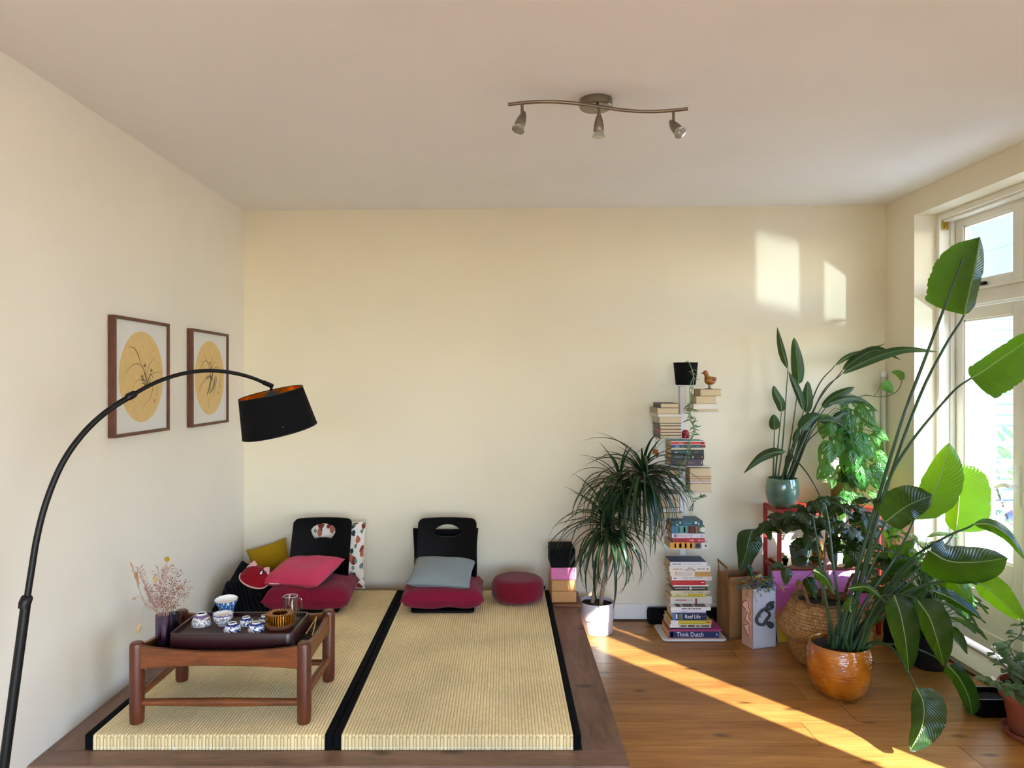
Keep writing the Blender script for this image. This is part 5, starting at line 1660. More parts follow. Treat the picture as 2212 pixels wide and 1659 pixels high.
ztop = pile(zs, [
    ('thin beige book at the bottom of the top right shelf', 1493, 1552.5, 883, 889, YR, 0.13, 'back', '#c2b08a'),
    ('white book with white page edges on the top right shelf', 1497, 1551, 872, 883, YR, 0.13, 'back', '#dcd6c6', (), M['paper_white']),
    ('beige book under the duck\'s own book on the top right shelf', 1503, 1548, 855, 872, YR, 0.13, 'back', '#9c7f58'),
    ('beige book directly under the wooden duck', 1512, 1558.6, 840, 855, YR, 0.135, 'back', '#7a5a3c'),
])
zt = shelf(1446, 1526, 832, 4.31, 4.535)
# shelf ornaments
dk = thing('wooden_duck', 'carved wooden duck standing on the top right books', 'figurine', (1.268, 4.40, ztop))
M['duck'] = wood('duck_wood', '#7a4314', '#b5722c', 0.4, (14, 14, 40))
bs_ = MB().ball((1.266, 4.40, ztop + 0.050), 0.030, 20, 12, (1.15, 0.85, 0.88))
bs_.tube([(1.250, 4.40, ztop + 0.062), (1.244, 4.40, ztop + 0.085), (1.240, 4.40, ztop + 0.098)], [0.018, 0.0125, 0.0135], 14)
bs_.ball((1.238, 4.40, ztop + 0.098), 0.0155, 16, 10, (1.0, 0.9, 1.0))
bs_.tube([(1.285, 4.40, ztop + 0.058), (1.304, 4.40, ztop + 0.066)], [0.020, 0.006], 12)
obj('body', bs_, M['duck'], dk, smooth='all')
obj('beak', MB().tube([(1.230, 4.40, ztop + 0.098), (1.221, 4.40, ztop + 0.096), (1.212, 4.40, ztop + 0.095)], [0.0075, 0.0078, 0.005], 10, flat=0.5), plain('duck_beak', '#5c3218', 0.5), dk, smooth=True)
for dy in (-0.009, 0.009):
    obj('leg', MB().tube([(1.262, 4.40 + dy, ztop + 0.028), (1.262, 4.40 + dy, ztop + 0.002)], 0.006, 10), plain('duck_leg', '#9a928e', 0.5), dk)
obj('foot_base', MB().box((1.258, 4.40, ztop + 0.0015), (0.036, 0.036, 0.003)), M['black'], dk)
obj('wing_mark', MB().ball((1.282, 4.378, ztop + 0.056), 0.013, 12, 8, (1.2, 0.35, 0.6)), plain('duck_wing', '#6f4a34', 0.5), dk, smooth='all')
ze = CH - (947.5 - CY) * YL / FP + 0.001
ex, ey_ = (1481.5 - CX) * 4.37 / FP, 4.375
el = thing('elephant_figurine', 'small glossy red elephant figurine at the end of the left shelf', 'figurine', (ex, ey_, ze))
M['red_gloss'] = plain('red_gloss', '#a3142a', 0.2, coat=0.3)
eb = MB().ball((ex, ey_ + .004, ze + 0.029), 0.0225, 18, 12, (0.98, 1.05, 0.98))
for dx, dy in ((-0.011, -0.012), (0.011, -0.012), (-0.011, 0.014), (0.011, 0.014)):
    eb.tube([(ex + dx, ey_ + dy, ze + 0.022), (ex + dx, ey_ + dy, ze)], [0.0085, 0.0080], 10)
obj('body', eb, M['red_gloss'], el, smooth='all')
hd_ = MB().ball((ex - 0.004, ey_ - 0.020, ze + 0.032), 0.0125, 14, 10)
hd_.tube(catmull([(ex - 0.004, ey_ - 0.030, ze + 0.030), (ex - 0.005, ey_ - 0.036, ze + 0.018), (ex - 0.006, ey_ - 0.034, ze + 0.006)], 8), [0.006, 0.0055, 0.005, 0.0045, 0.004, 0.0038, 0.0035, 0.003, 0.003], 8)
obj('head', hd_, M['red_gloss'], el, smooth='all')
for s in (-1, 1):
    obj('ear', MB().ball((ex - 0.004 + s * 0.012, ey_ - 0.017, ze + 0.034), 0.010, 10, 8, (0.6, 0.35, 1.0)), M['red_gloss'], el, smooth='all')
ox, oy = (1415.5 - CX) * 4.34 / FP, 4.338
oz = CH - (947.5 - CY) * 4.345 / FP - 0.002
hg = thing('hanging_charm', 'red and orange charm hanging on a red cord from the left shelf', 'ornament', (ox, oy, oz - 0.11))
obj('cord', MB().tube([(ox + .012, oy + .012, oz), (ox + 0.004, oy, oz - 0.006), (ox, oy, oz - 0.055)], 0.0016, 6), plain('red_cord', '#8f1626', 0.8), hg)
M['charm_orange'] = plain('charm_orange', '#a8581c', 0.5)
obj('charm_body', MB().ball((ox - 0.006, oy, oz - 0.074), 0.014, 12, 8, (0.8, 0.6, 1.3)).ball((ox + 0.010, oy, oz - 0.080), 0.013, 12, 8, (0.7, 0.6, 1.5)), M['charm_orange'], hg, smooth='all')
obj('tassel', MB().tube([(ox + 0.011, oy, oz - 0.070), (ox + 0.013, oy, oz - 0.108)], [0.004, 0.007], 8), plain('charm_red', '#7a1020', 0.8), hg)

def plantpot(name, label, x, y, z, prof, mat_, cat='pot', n=48, soil=None, wob=None, parts=True):
    t = thing(name, label, cat, (x, y, z))
    obj('shell', MB().lathe(prof, n, (x, y, z), wob=wob), mat_, t, smooth=50)
    if soil:
        r, h = soil
        obj('soil', MB().grid(lambda u, v: Vector((x + r * v * math.cos(2 * PI * u), y + r * v * math.sin(2 * PI * u), z + h + 0.006 * mnoise.noise(Vector((math.cos(2 * PI * u) * v * 6, math.sin(2 * PI * u) * v * 6, z * 7 + x)))))  , 28, 8), M['soil'], t, smooth='all')
    return t
bpx, bpy_ = (1481 - CX) * 4.42 / FP, 4.42
bp_ = plantpot('plant_pot', 'black tapered pot topping the book tower with a trailing string plant', bpx, bpy_, zt, [(0.0, 0.0), (0.056, 0.0), (0.060, 0.004), (0.073, 0.132), (0.0735, 0.137), (0.069, 0.137), (0.068, 0.12), (0.0, 0.118)], M['foam_black'], soil=(0.066, 0.121))
M['string_leaf'] = leafmat('string_leaf', '#3a5a42', '#6f9468', '#9cc070', 4, 0.2, 0.4)
sm = []
def bent_leaf(L, w, bend):
    """narrow fleshy leaf: tapered tube bent like a sickle, along +y"""
    cv = [Vector((0, L * i / 6, bend * (i / 6) ** 2)) for i in range(7)]
    return MB().tube(cv, [w * 0.35, w * .8, w, w * .95, w * .8, w * .5, w * .1], 6, flat=0.6)
string_me = [bent_leaf(0.046, 0.0042, -0.018).mesh('leaf', M['string_leaf'], 'all'), bent_leaf(0.038, 0.0038, 0.014).mesh('leaf', M['string_leaf'], 'all')]
def orient(d, up):
    d = Vector(d).normalized()
    x = d.cross(Vector(up))
    if x.length < 1e-4:
        x = d.cross(Vector((1, 0, 0)))
    x.normalize()
    n_ = x.cross(d)
    return Matrix((x, d, n_)).transposed()
def put_leaf(me, parent, pos, d, up=(0, 0, 1), s=1.0, sw=None):
    o = link('leaf', me, parent)
    m4 = orient(d, up).to_4x4() @ Matrix.Diagonal((sw or s, s, s, 1))
    m4.translation = Vector(pos) - rootloc(parent)
    o.matrix_local = m4
    return o
sv = MB()
srnd = random.Random(3)
trails = [[(1478, 784, 4.37), (1486, 781, 4.345), (1493, 793, 4.335), (1498, 812, 4.325), (1490, 838, 4.30), (1491, 870, 4.25), (1489, 902, 4.24), (1499, 925, 4.235), (1494, 945, 4.23), (1490, 965, 4.23), (1487, 990, 4.23)],
          [(1488, 782, 4.36), (1495, 800, 4.33), (1499, 820, 4.31), (1492, 860, 4.24), (1492, 905, 4.232), (1502, 930, 4.232), (1488, 960, 4.225), (1480, 995, 4.225), (1469, 1010, 4.22), (1474, 1022, 4.22), (1456, 1030, 4.22), (1470, 1045, 4.22), (1488, 1060, 4.22), (1498, 1085, 4.225), (1495, 1105, 4.24)],
          [(1498, 1085, 4.225), (1508, 1075, 4.22), (1518, 1070, 4.22)]]
for k, tr_ in enumerate(trails):
    cv = catmull([at(*p) for p in tr_], 60 if len(tr_) > 5 else 12)
    sv.tube(cv, 0.0024, 6)
    for i in range(4, len(cv) - 1):
        if k < 2 and i < 14:
            continue
        for _ in range(1 if srnd.random() < (0.85 if k < 2 else 1.0) else 0):
            d = (cv[i + 1] - cv[i]).normalized() * 0.5 + Vector((srnd.uniform(-1, 1), srnd.uniform(-.55, .25), srnd.uniform(-.3, .5))).normalized()
            put_leaf(srnd.choice(string_me), bp_, cv[i], d, (srnd.uniform(-1, 1), -1, srnd.uniform(-1, 1)), srnd.uniform(0.7, 1.15))
obj('trailing_stem', sv, plain('string_stem', '#7d9a6a', 0.6), bp_, smooth=True)

ym = thing('rolled_mat', 'black rolled exercise mat lying behind the book tower', 'mat', (1.14, 4.545, 0))
obj('roll', MB().lathe([(0.0, -0.225), (0.045, -0.225), (0.049, -0.221), (0.049, 0.221), (0.045, 0.225), (0.0, 0.225)], 36, (1.145, 4.5495, 0.050), Matrix.Rotation(R(90), 3, 'Y')), M['foam_black'], ym, smooth=40)
obj('outer_flap', MB().box((1.145, 4.5005, 0.055), (0.43, 0.004, 0.03)), M['foam_black'], ym)

# ------------------------------------------------------------------ dragon tree in a white pot
dx0, dy0 = 0.577, 4.405
M['pot_white'] = plain('white_pot_glaze', '#d4d2dc', 0.35)
dp = plantpot('plant_pot', 'white cylindrical pot with a dragon tree beside the platform', dx0, dy0, 0, [(0.0, 0.0), (0.092, 0.0), (0.096, 0.004), (0.098, 0.085), (0.1045, 0.0875), (0.106, 0.184), (0.105, 0.187), (0.101, 0.187), (0.099, 0.165), (0.0, 0.163)], M['pot_white'], soil=(0.099, 0.168))
dt = thing('dragon_tree', 'dragon tree with drooping narrow dark leaves on two thin trunks', 'plant', (dx0, dy0, 0.168))
M['trunk'] = plain('ringed_trunk', '#a08a72', 0.85, var=0.25, vscale=70, bump=0.5, bscale=120)
def ringed(cv, r):
    rs = [r * (1 + 0.07 * math.sin(i * 2.1)) for i in range(len(cv))]
    return MB().tube(cv, rs, 12)
Hd = [at(1388, 1030, 4.25), at(1338, 1046, 4.33), at(1313, 1140, 4.22)]
t1 = catmull([at(1280, 1294, 4.42), at(1295, 1230, 4.40), at(1318, 1150, 4.37), at(1334, 1052, 4.33)], 40)
t2 = catmull([at(1298, 1296, 4.40), at(1312, 1225, 4.36), at(1350, 1130, 4.30), at(1386, 1036, 4.25)], 40)
t3 = catmull([t1[10], at(1306, 1180, 4.29), at(1312, 1146, 4.225)], 16)
t1[0].z = t2[0].z = 0.160
for cv, r_ in ((t1, 0.0115), (t2, 0.0125), (t3, 0.009)):
    obj('trunk', ringed(cv, r_), M['trunk'], dt, smooth=True)
M['dracaena'] = leafmat('dracaena_leaf', '#0e2415', '#254a2b', '#5f8a28', 1.0, 0.16, 0.30, mid='#2c4a30')
def strap(L, w, droop, twist=0.0):
    def fn(u, v):
        a = v
        ang = droop * a ** 1.4
        y = L * (math.sin(min(ang, 3)) / droop if droop > .05 else a) if False else 0
        return None
    pts = []
    p = Vector((0, 0, 0))
    n_ = 12
    for i in range(n_ + 1):
        pts.append(p.copy())
        ang = droop * (i / n_) ** 0.8
        p = p + Vector((0, math.cos(ang), -math.sin(ang))) * (L / n_)
    mb = MB()
    def f(u, v):
        i = min(int(v * n_ + 1e-6), n_)
        ang = droop * (i / n_) ** 0.8
        nn = Vector((0, math.sin(ang), math.cos(ang)))
        prof = min(1.0, 0.45 + v * 4) * (1 - v ** 2.2) ** 0.8 if v < 1 else 0.02
        s = (u - .5)
        return pts[i] + Vector((s * w * prof, 0, 0)) + nn * (abs(s) * w * prof * 0.5)
    return mb.grid(f, 2, n_)
straps = [strap(L, w, dr).mesh('leaf', M['dracaena'], 'all') for L, w, dr in ((0.46, 0.021, 1.6), (0.44, 0.020, 2.1), (0.50, 0.020, 2.3), (0.40, 0.019, 1.1), (0.48, 0.021, 1.9), (0.36, 0.018, 0.7), (0.40, 0.019, 2.5))]
drnd = random.Random(21)
for hi_, (H, nl) in enumerate(zip(Hd, (112, 88, 98))):
    for i in range(nl):
        q_ = i / nl
        el_ = R(lerp(78, -28, q_ ** 0.75)) + drnd.uniform(-.12, .12)
        az = i * 2.399963 + drnd.uniform(-.3, .3)
        d = Vector((math.cos(az) * math.cos(el_), math.sin(az) * math.cos(el_), math.sin(el_)))
        reach = 1.0
        if d.y > -0.05 and d.x > 0.05 and H.x + 0.4 * d.x > 0.86:
            d.y = -0.05 - 0.6 * d.y
            d.normalize()
        if d.y > 0.1:
            reach = min(1.0, (4.60 - H.y) / (d.y * 0.54 + 1e-6))
        me = drnd.choice(straps[:5] + straps[1:3] if q_ > 0.15 else straps[3:6])
        sc_ = drnd.uniform(0.78, 1.12) * max(0.35, min(1.0, reach)) * (0.92 if hi_ == 1 else 1.0) * (0.82 if d.x > .3 else 0.95)
        put_leaf(me, dt, H + Vector((0, 0, 0.02 - 0.07 * q_)) + d * 0.008, d, (0, 0, 1), sc_)

# ------------------------------------------------------------------ paper bag, painted carton, canvas
M['kraft'] = plain('kraft_paper', '#8f6238', 0.85, var=0.10, vscale=9, bump=0.35, bscale=14)
ba = Vector((1.347, 4.272, 0))
bdx, bdy = Vector((0.975, 0.222, 0)), Vector((-0.222, 0.975, 0))
bag = thing('paper_bag', 'brown paper bag standing open between book tower and painted carton', 'bag', (1.43, 4.35, 0))
bw_, bd2, bh = 0.20, 0.155, 0.362
def bagpt(u, v):
    """u runs round the four sides"""
    per = u * 4 % 4
    k = int(per); f_ = per - k
    cs = [(0, 0), (bw_, 0), (bw_, bd2), (0, bd2)]
    a, b_ = cs[k % 4], cs[(k + 1) % 4]
    x, y = lerp(a[0], b_[0], f_), lerp(a[1], b_[1], f_)
    cxm, cym = x - bw_ / 2, y - bd2 / 2
    bul = 1 + 0.05 * math.sin(PI * v) * (1 if k % 2 == 0 else -0.6) * math.sin(PI * f_) - 0.03 * v
    wr = 0.005 * mnoise.noise(Vector((u * 14, v * 5, 2)))
    p = ba + bdx * (bw_ / 2 + cxm * bul + wr) + bdy * (bd2 / 2 + cym * bul + wr)
    return p + Vector((0, 0, 0.002 + v * (bh + 0.012 * math.sin(PI * f_ * 2) * (k % 2))))
bo = obj('bag_body', MB().grid(bagpt, 40, 16), M['kraft'], bag, smooth=30)
q = bo.modifiers.new('thick', 'SOLIDIFY'); q.thickness = 0.002; q.offset = -1
obj('bag_bottom', MB().prism([bagpt(k / 4, 0.01) for k in range(4)], (0, 0, 0), (0, 0, 0.003)), M['kraft'], bag)
ha, hb2 = bagpt(0.79, 0.93), bagpt(0.95, 0.93)
obj('handle', MB().tube([ha, ha + Vector((-.004, 0, .06)), ha + Vector((-.006, .012, .088)), hb2 + Vector((-.006, -.012, .088)), hb2 + Vector((-.004, 0, .06)), hb2], 0.010, 6, flat=0.22, up=(1, 0, 0)), M['kraft'], bag, smooth=True)

ca_, cb_, cc_ = Vector((1.395, 4.205, 0)), Vector((1.4245, 4.108, 0)), Vector((1.573, 4.153, 0))
e1, e2 = (ca_ - cb_), (cc_ - cb_)
ct = thing('painted_carton', 'white paper carton with red outlined letters and clay curls, filled with paper shreds', 'carton', (1.48, 4.2, 0))
M['carton'] = plain('carton_white', '#cfd0d8', 0.8, var=0.04, vscale=20)
M['carton_tan'] = plain('carton_card', '#c9a68e', 0.85)
ch_ = 0.335
cm = MB()
t_ = 0.004
n1_, n2_ = e1.normalized(), e2.normalized()
def slab(p, q_, nin, z0, z1):
    return MB().prism([p + Vector((0, 0, z0)), q_ + Vector((0, 0, z0)), q_ + Vector((0, 0, z1)), p + Vector((0, 0, z1))], (0, 0, 0), nin * t_)
obj('left_side', slab(ca_, cb_, n2_, 0.001, ch_), M['carton_tan'], ct)
obj('front_side', slab(cb_, cc_, n1_, 0.001, ch_ + 0.006), M['carton'], ct)
obj('right_side', slab(cc_, cc_ + e1, -n2_, 0.001, ch_ + 0.01), M['carton'], ct)
obj('back_side', slab(ca_, ca_ + e2, -n1_, 0.001, ch_), M['carton'], ct)
obj('bottom', MB().prism([ca_, cb_, cc_, cc_ + e1], (0, 0, 0.001), (0, 0, 0.005)), M['carton'], ct)
def onleft(a, b_, o_=0.001):       # a along the left side from its rear edge, b_ up, both 0..1
    return ca_ - e1 * a + Vector((0, 0, b_ * ch_)) - n2_ * o_
def onfront(a, b_, o_=0.001):
    return cb_ + e2 * a + Vector((0, 0, b_ * ch_)) - n1_ * o_
# left-side shapes from the close-up, as fractions of the side
def lcv(pts):
    return [((x - 160) / 220.0, 1 - (y - 470) / 1080.0) for x, y in pts]
shapes = [[(165, 835), (180, 790), (230, 690), (265, 660), (310, 680), (335, 740), (330, 800), (360, 880), (350, 920), (300, 890), (240, 880)],
          [(215, 1060), (230, 990), (270, 905), (330, 900), (335, 980), (362, 1035), (350, 1110), (320, 1125), (260, 1095)],
          [(190, 1190), (250, 1130), (330, 1140), (335, 1210), (352, 1300), (320, 1355), (270, 1320), (220, 1250)]]
reds = [[(245, 870), (170, 830), (200, 760), (260, 685), (300, 710), (320, 770), (295, 790), (345, 860), (345, 910)],
        [(355, 1050), (315, 1000), (320, 915), (280, 920), (230, 1055), (325, 1115)],
        [(275, 1140), (205, 1185), (265, 1290), (310, 1340), (340, 1280), (315, 1220), (322, 1150)]]
M['cutout'] = plain('cutout_paper', '#ecd6bd', 0.9)
M['red_paint'] = plain('red_paint', '#b3202c', 0.7)
for s_ in shapes:
    obj('paper_cutout', MB().prism([onleft(a, b_, 0.0012) for a, b_ in lcv(s_)], (0, 0, 0), -n2_ * 0.001), M['cutout'], ct)
for s_ in reds:
    obj('red_outline', MB().tube([onleft(a, b_, 0.0030) for a, b_ in lcv(s_)], 0.0028, 5), M['red_paint'], ct)
M['clay'] = plain('dark_clay', '#3a4346', 0.5, var=0.4, vscale=70)
M['clay_red'] = plain('red_clay', '#4c1a1c', 0.5, var=0.3, vscale=70)
fcv = lambda pts: [onfront((x - 385) / 385.0, 1 - (y - 480) / 1110.0, 0.008) for x, y in pts]
obj('clay_curl', MB().tube(catmull(fcv([(720, 730), (660, 740), (610, 790), (640, 850), (700, 830), (700, 780), (660, 780)]), 24), 0.0080, 8), M['clay'], ct, smooth=True)
obj('clay_curl', MB().tube(catmull(fcv([(600, 830), (520, 870), (450, 960), (430, 1050), (480, 1120), (560, 1130), (590, 1060), (650, 980), (640, 920), (590, 870)]), 40), [0.0085] * 41, 8), M['clay'], ct, smooth=True)
obj('clay_curl', MB().tube(catmull(fcv([(610, 1090), (640, 1170), (680, 1200), (700, 1150), (650, 1110)]), 20), 0.0085, 8), M['clay'], ct, smooth=True)
obj('clay_ridge', MB().tube(catmull(fcv([(480, 930), (438, 1000), (440, 1070)]), 10), 0.0088, 8), M['clay_red'], ct, smooth=True)
obj('silver_stud', MB().ball(onfront((515 - 385) / 385, 1 - (990 - 480) / 1110, 0.003), 0.0035, 10, 6), M['steel'], ct, smooth='all')
rl = MB()
for k_, (x, y) in enumerate(((762, 880), (764, 925), (760, 960), (762, 1000), (758, 1030))):
    rl.tube(fcv([(x - 6, y - 14), (x + 4, y), (x - 8, y + 6), (x + 5, y + 16)]), 0.0011, 4)
for i in range(len(rl.v)):
    rl.v[i] = rl.v[i] + n1_ * 0.0055
obj('red_scribble', rl, M['red_paint'], ct)
shc = [plain('shred_' + k_, c, 0.7) for k_, c in (('yellow', '#a8961c'), ('teal', '#1f6b66'), ('blue', '#1d5f8c'), ('olive', '#5c6420'), ('orange', '#a34a26'), ('pale', '#b3ad84'))]
sr = random.Random(9)
ctr = (ca_ + cc_) / 2
for i in range(80):
    base = ctr + e1 * sr.uniform(-.40, .40) + e2 * sr.uniform(-.44, .44) + Vector((0, 0, ch_ - 0.01 + sr.uniform(0, .02)))
    p = base.copy()
    d = Vector((sr.uniform(-1, 1), sr.uniform(-1, .6), sr.uniform(0.6, 1.5))).normalized()
    pts = [p.copy()]
    for k_ in range(7):
        d = (d + Vector((sr.uniform(-.7, .7), sr.uniform(-.7, .7), -0.10 - 0.09 * k_ + sr.uniform(-.3, .3)))).normalized()
        p = p + d * 0.016
        if p.z < ch_ - 0.006:
            p.z = ch_ - 0.006
        pts.append(p.copy())
    obj('paper_shred', MB().tube(catmull(pts, 10), 0.0040, 4, flat=0.25), sr.choice(shc), ct)
for i, (a0, pts, c) in enumerate((('l', [(0.6, 1.01), (0.55, .93), (0.62, .87), (0.35, .88)], 0), ('f', [(-0.02, 1.02), (0.02, .94), (0.15, .82), (0.18, .80)], 1), ('f', [(0.25, 1.02), (0.20, .97), (0.35, .92), (0.30, .89)], 1), ('f', [(0.18, 1.02), (0.30, .99), (0.36, 1.02)], 2), ('f', [(0.40, 1.03), (0.52, .95), (0.58, .98)], 5), ('f', [(0.98, 1.02), (1.02, .96), (0.97, .9)], 3))):
    fn_ = onleft if a0 == 'l' else onfront
    obj('paper_shred', MB().tube(catmull([fn_(a, b_, 0.004) for a, b_ in pts], 10), 0.0034, 4, flat=0.3), shc[c], ct)

# canvas with a painted sunset leaning on the red shelf
m_, nt, b = newmat('sunset_paint')
co = coords(nt, 'UV')
sp = nt.nodes.new('ShaderNodeSeparateXYZ'); nt.links.new(co, sp.inputs[0])
nz = N(nt, 'ShaderNodeTexNoise', i_Scale=1.0, i_Detail=4.0)
mp = nt.nodes.new('ShaderNodeMapping'); mp.inputs['Scale'].default_value = (2.5, 16, 1); mp.inputs['Rotation'].default_value = (0, 0, 0.12)
nt.links.new(co, mp.inputs[0]); nt.links.new(mp.outputs[0], nz.inputs['Vector'])
ma = N(nt, 'ShaderNodeMath', operation='MULTIPLY_ADD'); ma.inputs[1].default_value = 0.16
nt.links.new(nz.outputs[0], ma.inputs[0]); nt.links.new(sp.outputs['Y'], ma.inputs[2])
rp = ramp(nt, [(0.08, hexc('#b89a10')), (0.30, hexc('#c98a1c')), (0.45, hexc('#c8692c')), (0.60, hexc('#c0558a')), (0.80, hexc('#b9458a')), (1.0, hexc('#cc74b4'))])
nt.links.new(ma.outputs[0], rp.inputs[0])
n2 = N(nt, 'ShaderNodeTexNoise', i_Scale=2.0, i_Detail=3.0)
nt.links.new(mp.outputs[0], n2.inputs['Vector'])
r2 = ramp(nt, [(0.62, (0, 0, 0)), (0.75, (0.5, 0.5, 0.5))]); nt.links.new(n2.outputs[0], r2.inputs[0])
mi = N(nt, 'ShaderNodeMix', data_type='RGBA'); mi.inputs['B'].default_value = hexc('#dcb6d8')
nt.links.new(r2.outputs[0], mi.inputs['Factor']); nt.links.new(rp.outputs[0], mi.inputs['A'])
nt.links.new(mi.outputs['Result'], b.inputs['Base Color']); b.inputs['Roughness'].default_value = 0.6
cv_ = thing('canvas_painting', 'canvas painted with a pink and yellow sunset leaning on the red shelf', 'painting', (1.88, 4.27, 0))
P00, P10 = Vector((1.606, 4.205, 0.006)), Vector((2.165, 4.215, 0.006))
up = Vector((0.012, 0.118, 0.385))
nn = (P10 - P00).cross(up).normalized()
back = -nn * 0.018
obj('canvas_body', MB().prism([P00, P10, P10 + up, P00 + up], (0, 0, 0), back), plain('canvas_edge', '#b9aebb', 0.8), cv_)
obj('painted_face', MB().grid(lambda u, v: P00 + (P10 - P00) * u + up * v + nn * 0.0008, 2, 2), m_, cv_)
gl = MB()
for a, b_, c_, d_ in ((0.10, 0.10, 0.13, 0.34), (0.06, 0.12, 0.22, 0.10)):
    gl.tube([P00 + (P10 - P00) * a + up * b_ + nn * .002, P00 + (P10 - P00) * ((a + c_) / 2 - .01) + up * (b_ + d_) / 2 + nn * .002, P00 + (P10 - P00) * c_ + up * d_ + nn * .002], 0.0022, 5)
obj('green_brush_mark', gl, plain('green_paint', '#4f6a1c', 0.7), cv_)
fl_ = thing('black_folder', 'flat black folder standing behind the sunset canvas', 'folder', (1.70, 4.305, 0))
obj('panel', MB().prism([Vector((1.588, 4.238, 0.001)), Vector((1.80, 4.238, 0.001)), Vector((1.80, 4.315, 0.28)), Vector((1.588, 4.315, 0.28))], (0, 0, 0), (0, 0.010, 0)), M['foam_black'], fl_)

# ------------------------------------------------------------------ red plant shelf and what stands on it
SX0, SX1, SY0, SY1 = 1.660, 2.280, 4.345, 4.600
M['red_metal'] = plain('red_metal', '#9c2420', 0.4)
rs = thing('plant_shelf', 'red metal plant shelf in the corner holding pots', 'shelf', ((SX0 + SX1) / 2, (SY0 + SY1) / 2, 0))
pw = 0.022
for x in (SX0, SX1 - pw):
    for y in (SY0, SY1 - pw):
        obj('post', MB().span((x, y, 0.0), (x + pw, y + pw, 0.750)), M['red_metal'], rs, bevel=0.002)
for z0 in (0.722, 0.372, 0.06):
    for y in (SY0, SY1 - pw):
        obj('rail', MB().span((SX0 + pw, y + .002, z0), (SX1 - pw, y + pw - .002, z0 + 0.024)), M['red_metal'], rs)
    for x in (SX0, SX1 - pw):
        obj('rail', MB().span((x + .002, SY0 + pw, z0), (x + pw - .002, SY1 - pw, z0 + 0.024)), M['red_metal'], rs)
obj('shelf_board', MB().span((SX0 + .004, SY0 + .004, 0.747), (SX1 - .004, SY1 - .004, 0.754)), M['red_metal'], rs)
obj('shelf_board', MB().span((SX0 + .030, SY0 - 0.006, 0.397), (SX1 - .026, SY1 - .026, 0.412)), wood('shelf_wood', '#5a3522', '#8d5f42', 0.5, (2, 14, 14)), rs)
obj('shelf_board', MB().span((SX0 + .026, SY0 + .026, 0.085), (SX1 - .026, SY1 - .026, 0.095)), M['black'], rs)
STZ, SMZ = 0.7545, 0.4125

def celadon(name, a, b_, rough=0.12, bump=0.0, scale=30, coat=0.6, wave=False):
    m_, nt, b = newmat(name)
    co = coords(nt)
    n1 = N(nt, 'ShaderNodeTexNoise', i_Scale=scale * .4, i_Detail=4.0)
    nt.links.new(co, n1.inputs['Vector'])
    rp = ramp(nt, [(0.3, hexc(a)), (0.7, hexc(b_))])
    nt.links.new(n1.outputs[0], rp.inputs[0]); nt.links.new(rp.outputs[0], b.inputs['Base Color'])
    b.inputs['Roughness'].default_value = rough
    b.inputs['Coat Weight'].default_value = coat
    b.inputs['Coat Roughness'].default_value = 0.05
    if bump:
        mp = nt.nodes.new('ShaderNodeMapping'); mp.inputs['Scale'].default_value = (scale, scale, scale * 2.6)
        nt.links.new(co, mp.inputs[0])
        n2 = N(nt, 'ShaderNodeTexNoise', i_Scale=1.0, i_Detail=2.0, i_Distortion=1.0)
        nt.links.new(mp.outputs[0], n2.inputs['Vector'])
        bp = N(nt, 'ShaderNodeBump', i_Strength=bump, i_Distance=0.006)
        nt.links.new(n2.outputs[0], bp.inputs['Height']); nt.links.new(bp.outputs[0], b.inputs['Normal'])
        nt.links.new(bp.outputs[0], b.inputs['Coat Normal'])
    return m_
gpx, gpy = (1690 - CX) * 4.44 / FP, 4.44
M['celadon'] = celadon('celadon_glaze', '#3d5a4c', '#6f8f7c', scale=20)
gp = plantpot('plant_pot', 'round green glazed pot on the top left of the red shelf', gpx, gpy, STZ, [(0.0, 0.0), (0.058, 0.0), (0.066, 0.004), (0.088, 0.035), (0.0985, 0.080), (0.099, 0.120), (0.094, 0.160), (0.089, 0.176), (0.084, 0.178), (0.085, 0.160), (0.0, 0.155)], M['celadon'], soil=(0.084, 0.162))

